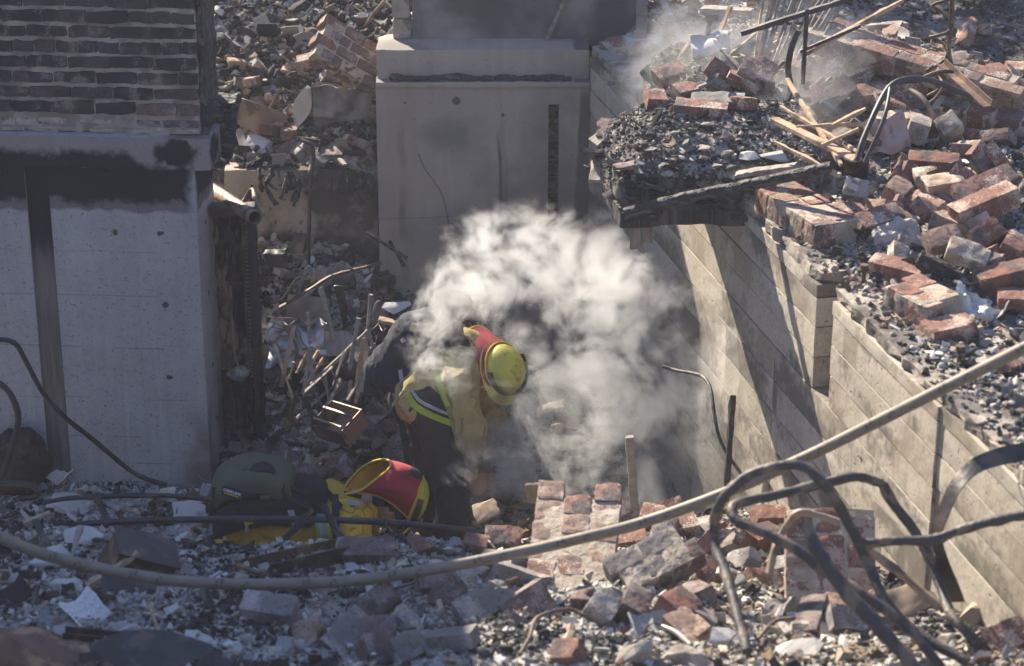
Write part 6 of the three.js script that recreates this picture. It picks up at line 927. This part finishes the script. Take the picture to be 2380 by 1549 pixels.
{ // ---- the one who lies on the rubble with the helmet down
  const q = (x, y, z = -9.9) => atZ(x, y, z), t = thing('person', 'person in a yellow jacket crouched face down, yellow helmet with a red neck shroud', 'person', V(0, 0, 0));
  const headC = q(920, 1182, -9.86), up = V(0.93, 0.12, 0.1), front = V(0.1, -0.95, 0.3);
  const hips = q(585, 1200, -9.92), chest = q(765, 1205, -9.9), neck = q(862, 1198, -9.9), shN = q(815, 1213, -9.74), shF = q(810, 1180, -10.08), elN = q(838, 1285, -9.62), wrN = q(930, 1300, -9.6), knN = q(600, 1300, -9.75), knF = q(600, 1290, -10.05), anN = q(470, 1300, -9.85), anF = q(470, 1290, -10.1);
  const tip = q(980, 1303, -9.6);
  bodyMesh(t, headC, up, front, [[hips, chest, 0.13, 0.14], [chest, neck, 0.12, 0.06], [neck, q(885, 1195, -9.88), 0.06, 0.055], [chest, shN, 0.1, 0.07], [chest, shF, 0.1, 0.07], [shN, elN, 0.055, 0.045], [elN, wrN, 0.042, 0.032], [hips, knN, 0.09, 0.07], [hips, knF, 0.09, 0.07], [knN, anN, 0.07, 0.045], [knF, anF, 0.07, 0.045], ...fingers(wrN, tip, V(0, -1, 0))]);
  garment('jacket', [[hips, chest, 0.165, 0.165], [chest, q(850, 1205, -9.9), 0.15, 0.085], [chest, shN, 0.13, 0.1], [chest, shF, 0.13, 0.1], [shN, elN, 0.088, 0.078], [elN, wrN, 0.075, 0.055]], 0.06, C.yellow, t, { seed: 3, cell: 0.011 });
  garment('trousers', [[hips, knN, 0.125, 0.1], [hips, knF, 0.12, 0.1], [knN, anN, 0.1, 0.075], [knF, anF, 0.1, 0.075]], 0.05, C.yellow, t, { seed: 7, cell: 0.014 });
  garment('boot', [[anN, q(430, 1300, -9.85), 0.06, 0.05]], 0.02, C.black, t); garment('boot', [[anF, q(430, 1290, -10.1), 0.06, 0.05]], 0.02, C.black, t);
  const hairG = fieldMesh((x, y, z) => Math.max(headField(x, y, z) - 0.012 + 0.006 * n3(x * 60, y * 60, z * 60), z - 0.045 - 0.05 * (y - 0.0), -y - 0.07 + (z < -0.02 ? -0.03 : 0.055), (z - 0.0 > 0.0 && y < 0.02 ? 0.02 : -1)), V(-0.12, -0.14, -0.13), V(0.12, 0.14, 0.14), 0.0065); part('hair', oriented(hairG, headC, up, front), C.hair, t);
  helmet(t, q(958, 1160, -9.88), V(0.92, -0.3, -0.12), V(-0.28, -0.9, 0.25), { bare: 1, size: 0.92, low: 0.72 });
  const mouth = [[803, 1150, -9.79], [832, 1143, -9.75], [872, 1115, -9.745], [907, 1083, -9.83], [884, 1068, -9.99], [843, 1086, -10.03], [797, 1138, -9.93]], rim = [[948, 1205, -9.77], [962, 1172, -9.74], [976, 1138, -9.77], [983, 1108, -9.87], [976, 1112, -9.98], [966, 1140, -10.02], [950, 1190, -10.02]];
  const mc = new THREE.CatmullRomCurve3(pz(mouth)), rc = new THREE.CatmullRomCurve3(pz(rim)), mid = q(905, 1150, -9.88);
  const shr = (u, v) => { const a = mc.getPoint(u), b = rc.getPoint(u), r = a.lerp(b, v), o = r.clone().sub(mid); return r.addScaledVector(o.normalize(), 0.02 * Math.sin(v * 3.14) + 0.007 * n3(u * 9, v * 3, 2) - 0.012 * sstep(0.25, 0.0, u) * Math.sin(v * 3.14) * 2 + 0.006 * Math.sin(u * 30) * Math.sin(v * 3)).add(V(0, 0.058 * Math.sin(v * 3.14) ** 0.8 * sstep(0.32, 0.0, u), 0)); };
  const sh = part('neck_shroud', sheet(shr, 48, 18, 0.004), C.red, t); part('shroud_lining', sheet((u, v) => { const r = shr(u, v * 0.97 + 0.005); return r.lerp(mid, 0.05); }, 48, 14, 0.003), C.orange, sh);
  for (const e of [0, 1].map((v) => Array.from({ length: 31 }, (_, i) => shr(i / 30, v))).concat([0, 1].map((u) => Array.from({ length: 13 }, (_, i) => shr(u, i / 12))))) part('piping', tube(e, 0.0062, { rs: 6, seg: 60 }), C.trim, sh);
  part('mesh_panel', sheet((u, v) => { const r = shr(0.42 + u * 0.1, 0.55 + v * 0.38), o = r.clone().sub(mid).normalize(); return r.addScaledVector(o, 0.005); }, 6, 6, 0.002), C.dusty, sh); part('chin_strap', tube(pz([[902, 1228, -9.74], [918, 1242, -9.72], [935, 1242, -9.72], [952, 1226, -9.74]]), 0.005, { rs: 6 }), C.trim, t);
  part('bandana', oriented(sheet((u, v) => { const a = (u - 0.5) * 5.6; return V(Math.sin(a) * 0.088, 0.01 + v * 0.03, Math.cos(a) * 0.103 - 0.01); }, 30, 2, 0.004), headC, up, front), C.dusty, t);
  // reflective stripes and straps on the jacket
  const on = (x, y) => { let z = -9.5; const f = limbs([[hips, chest, 0.172, 0.172], [chest, q(850, 1205, -9.9), 0.157, 0.09], [chest, shN, 0.137, 0.107], [shN, elN, 0.095, 0.085]], 0.06), d = ray(x, y); for (let s = 9.6; s < 11.4; s += 0.004) { if (f(d.x * s, EYE + d.y * s, d.z * s) < 0.016) return V(d.x * s, EYE + d.y * s, d.z * s); } return atZ(x, y, -9.75); };
  const strip = (name, a, b, w, mat, lift_ = 0.003) => { const pts = []; for (let i = 0; i <= 8; i++) pts.push(on(lerp(a[0], b[0], i / 8), lerp(a[1], b[1], i / 8))); return band(name, pts, w, 0.004, mat, t, V(0, 0.35, 1)); };
  strip('reflective_stripe', [741, 1172], [757, 1270], 0.036, C.silver); strip('reflective_stripe', [731, 1180], [744, 1272], 0.018, C.lime); strip('reflective_stripe', [753, 1174], [770, 1266], 0.018, C.lime);
  strip('shoulder_strap', [778, 1150], [782, 1268], 0.034, C.black); strip('shoulder_strap', [745, 1128], [792, 1180], 0.03, C.black); strip('reflective_tab', [806, 1168], [842, 1172], 0.022, C.silver); strip('reflective_tab', [800, 1146], [840, 1156], 0.02, C.dusty);
  const chinN = q(868, 1185, -9.88); part('collar', tube([q(850, 1165, -9.95), q(866, 1180, -9.82), q(872, 1215, -9.8), q(868, 1240, -9.85)], 0.02, { wob: 0.2 }), C.yellow, t);
}
{ // ---- green pack worn by the crouched person
  const c = atZ(586, 1138, -9.86), t = thing('backpack', 'olive green hydration pack with black harness strapped to the crouched person', 'backpack', c); t.rotation.z = 0.02;
  const rb = (x, y, z, a, b, d, r) => { const X = Math.max(Math.abs(x) - a, 0), Y = Math.max(Math.abs(y) - b, 0), Z = Math.max(Math.abs(z) - d, 0); return Math.hypot(X, Y, Z) - r; };
  part('pouch', fieldMesh((x, y, z) => { const bend = y - 0.06 + 1.9 * x * x * (x < 0.02 ? 1.15 : 0.7); return rb(x, bend - 0.015, z, 0.15, 0.015, 0.1, 0.052) + 0.0035 * n3(x * 14, y * 14, z * 14); }, V(-0.26, -0.22, -0.2), V(0.26, 0.18, 0.2), 0.009), C.olive, t);
  part('harness', fieldMesh((x, y, z) => { const bend = y + 0.055 + 1.1 * (x - 0.06) * (x - 0.06) * (x < 0.06 ? 1.2 : 0.3); return rb(x - 0.06, bend, z, 0.2, 0.035, 0.13, 0.045) + 0.008 * n3(x * 12, y * 16, z * 12) + 0.004 * Math.abs(n3(x * 30, y * 30, z * 30)); }, V(-0.26, -0.28, -0.24), V(0.36, 0.12, 0.24), 0.011), C.black, t);
  part('pack_flap', fieldMesh((x, y, z) => rb(x - 0.31, y + 0.03, z - 0.06, 0.035, 0.06, 0.06, 0.02) + 0.006 * n3(x * 20, y * 20, z * 20), V(0.22, -0.16, -0.06), V(0.4, 0.1, 0.18), 0.009), C.black, t);
  const cap = new THREE.Group(); cap.name = 'filler_cap'; cap.position.set(0.065, 0.128, 0.085); cap.rotation.set(0.55, 0, -0.08); t.add(cap); tag(cap, 'round black filler cap with a raised ring');
  part('ring', new THREE.TorusGeometry(0.052, 0.011, 10, 32).rotateX(Math.PI / 2), C.black, cap); part('disc', new THREE.CylinderGeometry(0.045, 0.05, 0.018, 28), C.dusty, cap); part('grip', box(0.07, 0.014, 0.012, 0, 0.014, 0), C.black, cap); part('tab', rough(0.06, 0.012, 0.06, { seed: 3, r: 0.004, amp: 0.001 }).translate(-0.07, -0.006, 0.01), C.dusty, cap);
  const cv = document.createElement('canvas'); cv.width = 256; cv.height = 128; const x = cv.getContext('2d'); x.fillStyle = '#11131c'; x.fillRect(0, 0, 256, 128); x.strokeStyle = '#39425a'; x.lineWidth = 6; x.strokeRect(4, 4, 248, 120); x.fillStyle = '#e8ebf2'; x.font = 'bold 50px sans-serif'; x.textAlign = 'center'; x.save(); x.translate(128, 72); x.scale(0.86, 1); x.fillText('CAMELBAK', 0, 0); x.restore(); x.fillStyle = '#c9a21c'; x.fillRect(30, 84, 190, 16);
  const tex = new THREE.CanvasTexture(cv); tex.colorSpace = THREE.SRGBColorSpace;
  const pm = new THREE.PlaneGeometry(0.1, 0.05); const pl = part('brand_patch', pm, new THREE.MeshStandardMaterial({ map: tex, roughness: 0.9 }), t); pl.position.set(-0.075, 0.062, 0.163); pl.rotation.set(-0.2, -0.12, -0.28, 'YXZ');
  part('seam', tube([V(-0.19, -0.07, 0.1), V(-0.13, 0.0, 0.152), V(-0.03, 0.035, 0.158), V(0.08, 0.05, 0.156), V(0.17, 0.035, 0.12)], 0.004, { rs: 6, seg: 40 }), C.black, t);
  for (const [x0, y0, x1, y1] of [[-0.16, 0.08, -0.19, -0.08], [0.16, 0.09, 0.19, -0.03]]) part('webbing', sheet((u, v) => { const X = lerp(x0, x1, u), Y = lerp(y0, y1, u); return V(X + (v - 0.5) * 0.02, Y, 0.13 + 0.03 * Math.sin(u * 3.14)); }, 8, 2, 0.004), C.black, t);
  part('buckle', rough(0.045, 0.018, 0.012, { seed: 8, r: 0.004, amp: 0.001 }).translate(0.08, 0.035, 0.166), C.olive, t);
  part('drink_tube', tube([V(-0.05, -0.14, 0.15), V(-0.1, -0.09, 0.17), V(-0.105, -0.045, 0.175), V(-0.07, -0.03, 0.185), V(-0.04, -0.05, 0.19), V(-0.022, -0.075, 0.19)], 0.0085, {}), C.dusty, t);
  part('bite_valve', rough(0.045, 0.024, 0.022, { seed: 9, r: 0.006, amp: 0.002 }).rotateZ(0.35).translate(0.0, -0.075, 0.2), C.trim, t); part('valve_stem', tube([V(-0.01, -0.085, 0.195), V(-0.015, -0.13, 0.19)], 0.008), C.silver, t);
  part('reflective_strip', sheet((u, v) => V(0.185 + v * 0.03 + u * 0.03, -0.02 - u * 0.11, 0.192 + 0.008 * Math.sin(u * 3)), 8, 2, 0.003), C.silver, t); part('webbing', tube([V(0.12, 0.075, 0.06), V(0.2, 0.05, 0.1), V(0.27, 0.02, 0.12), V(0.36, -0.05, 0.16)], 0.012, { wob: 0.1 }), C.black, t); part('webbing', tube([V(0.15, 0.03, 0.13), V(0.24, -0.01, 0.16), V(0.3, -0.04, 0.17)], 0.016, { wob: 0.15 }), C.black, t);
}
{ // ---- the one who stands bent over in the smoke
  const q = (x, y, z = -10.2) => atZ(x, y, z), t = thing('person', 'person standing bent over in the smoke, yellow jacket, dark trousers, yellow helmet', 'person', V(0, 0, 0));
  const hR = q(1008, 935, -10.14), hL = q(985, 930, -10.32), pel = q(1000, 920, -10.22), kR = q(1050, 1095, -10.1), kL = q(1018, 1095, -10.3), aR = q(1052, 1262, -10.12), aL = q(1026, 1262, -10.34), chest = q(1075, 840, -10.2), neck = q(1125, 828, -10.17), sR = q(1068, 888, -10.03), sL = q(1085, 808, -10.38), eR = q(1092, 990, -9.98), wR = q(1103, 1085, -10.02), eL = q(1135, 965, -10.4), wL = q(1128, 1085, -10.3), hT = q(1108, 1130, -10.05), hT2 = q(1130, 1130, -10.28);
  const head = q(1160, 858, -10.12), up = V(0.62, 0.3, 0.62), front = V(0.45, -0.85, 0.25);
  bodyMesh(t, head, up, front, [[pel, chest, 0.12, 0.135], [chest, neck, 0.12, 0.06], [chest, sR, 0.1, 0.065], [chest, sL, 0.1, 0.065], [sR, eR, 0.055, 0.045], [eR, wR, 0.042, 0.03], [sL, eL, 0.055, 0.045], [eL, wL, 0.042, 0.03], [hR, kR, 0.085, 0.06], [hL, kL, 0.085, 0.06], [kR, aR, 0.06, 0.042], [kL, aL, 0.06, 0.042], ...fingers(wR, hT, V(0.5, 0, 1)), ...fingers(wL, hT2, V(0.5, 0, 1))]);
  garment('jacket', [[q(992, 930, -10.22), chest, 0.165, 0.165], [chest, q(1115, 832, -10.18), 0.14, 0.085], [chest, sR, 0.115, 0.09], [chest, sL, 0.115, 0.09], [sR, eR, 0.092, 0.078], [eR, wR, 0.076, 0.056], [sL, eL, 0.09, 0.078], [eL, wL, 0.075, 0.055]], 0.04, C.tan, t, { seed: 5, cell: 0.011, cut: (x, y, z) => -(y - (q(1000, 985, -10.2).y) + 0.5 * (x - q(1000, 985, -10.2).x) * 0.6) });
  garment('trousers', [[hR, kR, 0.125, 0.098], [hL, kL, 0.12, 0.095], [kR, aR, 0.098, 0.085], [kL, aL, 0.095, 0.085], [pel, hR, 0.13, 0.12]], 0.05, C.dusty, t, { seed: 9, cell: 0.012 });
  garment('boot', [[aR, aR.clone().add(V(0.14, -0.05, 0.06)), 0.055, 0.045]], 0.02, C.black, t); garment('boot', [[aL, aL.clone().add(V(0.14, -0.05, 0.06)), 0.055, 0.045]], 0.02, C.black, t);
  garment('glove', fingers(wR, hT, V(0.5, 0, 1), 1.12).concat([[wR.clone().lerp(eR, 0.15), wR, 0.048, 0.04]]), 0.012, C.leather, t, { fold: 0.1, cell: 0.006 }); garment('glove', fingers(wL, hT2, V(0.5, 0, 1), 1.12).concat([[wL.clone().lerp(eL, 0.15), wL, 0.048, 0.04]]), 0.012, C.leather, t, { fold: 0.1, cell: 0.006 });
  helmet(t, head.clone().addScaledVector(up.clone().normalize(), 0.03), up, front, { size: 0.93, len: 0.17, flare: 0.05, lift: 0.03, span: 1.9 });
  band('hem_stripe', [q(945, 915, -10.02), q(965, 945, -10.0), q(1000, 965, -9.99), q(1050, 985, -9.98)], 0.03, 0.004, C.lime, t, V(0, 0.2, 1)); band('hem_stripe', [q(955, 905, -10.02), q(975, 932, -10.0), q(1010, 950, -9.99), q(1055, 968, -9.98)], 0.015, 0.004, C.silver, t, V(0, 0.2, 1));
  band('sleeve_stripe', [q(1012, 860, -10.0), q(1022, 900, -9.97), q(1042, 945, -9.93)], 0.022, 0.004, C.lime, t, V(0, 0.2, 1));
  const pk = thing('harness_pack', 'black harness pack with reflective tabs on the bent person', 'pack', q(1040, 815, -10.2));
  part('pack_body', fieldMesh((x, y, z) => { const a = -0.72, c = Math.cos(a), s = Math.sin(a), X = x * c - y * s, Y = x * s + y * c; return Math.hypot(Math.max(Math.abs(X) - 0.085, 0), Math.max(Math.abs(Y) - 0.045, 0), Math.max(Math.abs(z) - 0.06, 0)) - 0.045 + 0.008 * n3(x * 14, y * 14, z * 14); }, V(-0.26, -0.26, -0.16), V(0.26, 0.26, 0.16), 0.011), C.black, pk);
  for (const [x, y, r] of [[0.045, 0.02, 0.5], [0.0, 0.005, 0.4], [0.025, -0.02, 0.5]]) part('reflective_tab', box(0.026, 0.018, 0.004).rotateZ(-r).translate(x + 0.02, y - 0.01, 0.125), C.silver, pk);
  part('buckle', merge([box(0.006, 0.045, 0.006, -0.06, -0.1, 0.13), box(0.05, 0.006, 0.006, -0.05, -0.1, 0.13)]), C.silver, pk);
}
{ // ---- the one in navy behind, arm bent, mostly behind smoke
  const q = (x, y, z = -10.5) => atZ(x, y, z), t = thing('person', 'person in a navy jacket with bent elbow, half hidden by smoke behind the bent figure', 'person', V(0, 0, 0));
  const pel = q(972, 930, -10.52), chest = q(1000, 800, -10.5), sN = q(972, 775, -10.38), sF = q(1030, 760, -10.66), el = q(893, 862, -10.36), wr = q(950, 898, -10.3), hd = q(985, 905, -10.28), eF = q(1085, 850, -10.7), wF = q(1110, 940, -10.6), k1 = q(1000, 1095, -10.5), k2 = q(985, 1095, -10.65), a1 = q(1005, 1240, -10.55), a2 = q(990, 1240, -10.7), head = q(1052, 722, -10.5), up = V(0.35, 0.85, 0.1), front = V(0.9, -0.35, 0.15);
  bodyMesh(t, head, up, front, [[pel, chest, 0.125, 0.14], [chest, q(1040, 755, -10.5), 0.11, 0.06], [chest, sN, 0.1, 0.07], [chest, sF, 0.1, 0.07], [sN, el, 0.06, 0.048], [el, wr, 0.045, 0.033], [sF, eF, 0.06, 0.048], [eF, wF, 0.045, 0.033], [pel, k1, 0.09, 0.06], [pel, k2, 0.09, 0.06], [k1, a1, 0.06, 0.045], [k2, a2, 0.06, 0.045], ...fingers(wr, hd, V(0, -0.4, 1))]);
  garment('jacket', [[pel, chest, 0.155, 0.17], [chest, q(1030, 765, -10.5), 0.15, 0.085], [chest, sN, 0.14, 0.11], [chest, sF, 0.13, 0.11], [sN, el, 0.105, 0.092], [el, wr, 0.09, 0.062], [sF, eF, 0.1, 0.085], [eF, wF, 0.085, 0.06]], 0.06, C.navy, t, { seed: 11, cell: 0.011 });
  garment('trousers', [[pel, k1, 0.11, 0.09], [pel, k2, 0.11, 0.09], [k1, a1, 0.09, 0.08], [k2, a2, 0.09, 0.08]], 0.04, C.dusty, t, { seed: 13, cell: 0.014 });
  const hg = fieldMesh((x, y, z) => Math.max(headField(x, y, z) - 0.014, -y + 0.0 + z * 0.3), V(-0.12, -0.04, -0.14), V(0.12, 0.15, 0.14), 0.008); part('cap', oriented(hg, head, up, front), C.dusty, t); part('cap_brim', oriented(sheet((u, v) => { const a = (u - 0.5) * 2.2; return V(Math.sin(a) * (0.08 + v * 0.02), 0.035 - v * 0.012, Math.cos(a) * (0.09 + v * 0.065)); }, 14, 3, 0.004), head, up, front), C.dusty, t);
  band('cuff_stripe', [q(930, 860, -10.21), q(934, 885, -10.2), q(948, 915, -10.2)], 0.02, 0.004, C.silver, t, V(0, 0.2, 1));
  const cv = document.createElement('canvas'); cv.width = 128; cv.height = 48; const x = cv.getContext('2d'); x.fillStyle = '#b02a3a'; x.fillRect(0, 0, 128, 48); x.fillStyle = '#c8d0e0'; x.fillRect(6, 8, 116, 32); x.fillStyle = '#243050'; x.font = 'bold 24px sans-serif'; x.textAlign = 'center'; x.fillText('RESCUE', 64, 33); const tex = new THREE.CanvasTexture(cv); tex.colorSpace = THREE.SRGBColorSpace;
  const pl = part('sleeve_patch', new THREE.PlaneGeometry(0.065, 0.026), new THREE.MeshStandardMaterial({ map: tex, roughness: 0.9 }), t); pl.position.copy(q(944, 787, -10.262)); pl.rotation.set(-0.25, -0.15, 0.55, 'YXZ'); part('shoulder_patch', box(0.035, 0.04, 0.004).rotateZ(-0.3).translate(...q(962, 762, -10.255).toArray()), C.tan, t);
}
// ------------------------------------------------------------------ smoke: thin lit veils through the depth of the plume, their density computed in space
function plume(label, blobs, box_, NS, tile, cols, seed, strength, grain = 1) {
  const [x0, x1, y0, y1, z0, z1] = box_, rows = Math.ceil(NS / cols), Wt = tile * cols, Ht = tile * rows, data = new Uint8Array(Wt * Ht * 4);
  const B = blobs.map(([px, py, z, rx, ry, rz, w]) => { const c = atZ(px, py, z), k = FPX / (-z * 0.9272 + (EYE - c.y) * 0.3746); return [c.x, c.y, c.z, rx / k, ry / k / 0.92, rz, w]; });
  const sheetZ = (s, x, y) => lerp(z0, z1, (s + 0.5) / NS) + 0.07 * n3(x * 2.3 + s * 0.13, y * 2.3, seed) + 0.03 * n3(x * 6, y * 6 + s * 0.4, seed + 4);
  const density = (x, y, z) => {
    let e = 0; for (const b of B) { const r = ((x - b[0]) / b[3]) ** 2 + ((y - b[1]) / b[4]) ** 2 + ((z - b[2]) / b[5]) ** 2; if (r < 5) e += b[6] * Math.exp(-r); }
    if (Math.abs(e) < 0.02) return 0;
    y -= 0.42 * (z + 10.2); const zz = z * 0.22 + seed, wx = fbm(x * 3, y * 3, zz * 3, 2), wy = fbm(x * 3 + 31, y * 3 + 7, zz * 3, 2);
    let ax = x + 0.13 * wx, ay = y + 0.13 * wy; const cx = n3(ax * 13, ay * 13, zz * 6), cy = n3(ax * 13 + 17, ay * 13 + 5, zz * 6); ax += 0.012 * cx; ay += 0.012 * cy;
    const n = fbm(ax * 4.2, ay * 4.2, zz * 3.6, 3) * 1.15 + fbm(ax * 15, ay * 15, zz * 7, 5) * 0.85 + 0.35 * (0.3 - Math.abs(fbm(ax * 30, ay * 30, zz * 9, 3)) * 1.3);
    const q = Math.min(e, 1.0) * 0.95 + n * 0.85 * grain * Math.min(1, e * 1.5 + 0.08) - 0.2; return clamp(sstep(0, 1.2, q) * strength);
  };
  const pos = [], uv = [], idx = [], N = 44;
  for (let s = 0; s < NS; s++) {
    const tx = s % cols, ty = Math.floor(s / cols), full = new Uint8Array(N * N);
    for (let j = 0; j < tile; j++) for (let i = 0; i < tile; i++) {
      const u = (i + 0.5) / tile, v = (j + 0.5) / tile, x = lerp(x0, x1, u), y = lerp(y0, y1, v), edge = Math.min(1, 12 * Math.min(u, 1 - u, v, 1 - v)), d = density(x, y, sheetZ(s, x, y)) * edge, o = ((ty * tile + j) * Wt + tx * tile + i) * 4;
      data[o] = data[o + 1] = data[o + 2] = 255 * d; data[o + 3] = 255; if (d > 0.004) { full[Math.floor(v * N) * N + Math.floor(u * N)] = 1; }
    }
    const ids = new Map(), vert = (i, j) => { const k = j * (N + 1) + i; if (!ids.has(k)) { ids.set(k, pos.length / 3); const u = i / N, v = j / N, x = lerp(x0, x1, u), y = lerp(y0, y1, v); pos.push(x, y, sheetZ(s, x, y)); uv.push((tx + clamp(u, 1 / tile, 1 - 1 / tile)) / cols, (ty + clamp(v, 1 / tile, 1 - 1 / tile)) / rows); } return ids.get(k); };
    for (let j = 0; j < N; j++) for (let i = 0; i < N; i++) if (full[j * N + i]) idx.push(vert(i, j), vert(i + 1, j), vert(i + 1, j + 1), vert(i, j), vert(i + 1, j + 1), vert(i, j + 1));
  }
  const t = new THREE.DataTexture(data, Wt, Ht); t.magFilter = THREE.LinearFilter; t.needsUpdate = true;
  const g = new THREE.BufferGeometry(); g.setAttribute('position', new THREE.Float32BufferAttribute(pos, 3)); g.setAttribute('uv', new THREE.Float32BufferAttribute(uv, 2)); g.setIndex(idx); g.computeVertexNormals();
  const m = new THREE.MeshPhysicalMaterial({ color: new THREE.Color(0.55, 0.565, 0.59), roughness: 1, transmission: 0.7, thickness: 0, specularIntensity: 0, opacity: 0.29, transparent: true, alphaMap: t, side: THREE.DoubleSide, depthWrite: false });
  const o = single('smoke', g, m, label, 'smoke', null, 'stuff'); o.receiveShadow = true; return o;
}
plume('thick pale smoke billowing around the bent over person', [
  [1340, 560, -10.35, 110, 62, 0.4, 0.8], [1250, 640, -10.4, 140, 80, 0.45, 0.8], [1090, 610, -10.45, 85, 75, 0.35, 0.7], [1420, 640, -10.35, 110, 80, 0.45, 0.75], [1460, 770, -10.2, 120, 105, 0.45, 0.95], [1350, 790, -10.3, 100, 95, 0.45, 0.9], [1530, 870, -10.15, 60, 90, 0.35, 0.75], [1400, 900, -10.2, 100, 80, 0.4, 0.8], [1060, 680, -10.6, 80, 60, 0.3, 0.6], [1220, 560, -10.4, 90, 50, 0.35, 0.6], [1120, 545, -10.45, 60, 35, 0.3, 0.45],
  [1010, 780, -10.0, 80, 80, 0.3, 0.75], [1060, 860, -9.95, 60, 60, 0.2, 0.5], [1150, 900, -9.9, 60, 60, 0.2, 0.5], [1200, 800, -10.5, 90, 90, 0.25, 0.5], [1190, 1030, -9.95, 90, 80, 0.35, 1.15], [1110, 1085, -9.85, 70, 60, 0.25, 1.5], [1250, 930, -10.05, 50, 90, 0.25, 0.55], [1340, 1050, -10.0, 90, 70, 0.35, 0.75], [1410, 1130, -9.9, 80, 60, 0.3, 0.75], [1500, 1110, -9.9, 50, 80, 0.3, 0.6], [1280, 1160, -9.8, 60, 50, 0.25, 0.55], [1490, 700, -10.2, 38, 40, 0.5, -0.55], [1560, 720, -10.2, 40, 110, 0.3, 0.42], [1590, 1000, -10.1, 50, 120, 0.3, 0.4], [1250, 1080, -9.9, 110, 100, 0.3, 0.55], [1430, 1020, -10.0, 110, 110, 0.3, 0.5], [1360, 1180, -9.75, 110, 40, 0.25, 0.45], [1040, 720, -10.2, 90, 70, 0.3, 0.5], [1600, 800, -10.0, 60, 150, 0.3, 0.4],
], [-0.62, 1.05, -2.1, -0.2, -10.95, -9.6], 16, 512, 4, 5, 0.76);
plume('faint smoke drifting off the hazy heap behind the charred mound', [
  [1560, 130, -10.9, 110, 120, 0.5, 0.6], [1480, 150, -11.0, 90, 60, 0.5, 0.5], [1640, 60, -10.9, 110, 80, 0.5, 0.6], [1700, 200, -10.5, 110, 90, 0.5, 0.55], [1850, 280, -10.2, 120, 90, 0.5, 0.5], [1760, 60, -10.8, 100, 90, 0.5, 0.55], [1600, 300, -10.2, 140, 80, 0.5, 0.55], [1950, 120, -10.4, 150, 130, 0.5, 0.75], [1760, 330, -10.0, 160, 100, 0.5, 0.75], [1820, 200, -10.3, 150, 110, 0.5, 0.7],
], [0.1, 2.0, -0.35, 0.75, -11.3, -9.8], 9, 384, 3, 9, 0.62, 0.6);
plume('thin smoke rising beside the sunlit foundation wall', [
  [1690, 650, -9.55, 60, 120, 0.3, 0.6], [1720, 500, -9.35, 60, 80, 0.25, 0.6], [1640, 820, -9.6, 60, 130, 0.3, 0.5], [1740, 420, -9.3, 90, 50, 0.2, 0.4], [1620, 1000, -9.5, 80, 140, 0.35, 0.6], [1760, 900, -9.3, 80, 140, 0.3, 0.45], [1700, 780, -9.4, 60, 140, 0.3, 0.5],
], [0.5, 1.45, -1.9, 0.3, -9.85, -9.0], 4, 384, 2, 13, 0.85, 0.6);
renderer.render(scene, camera);
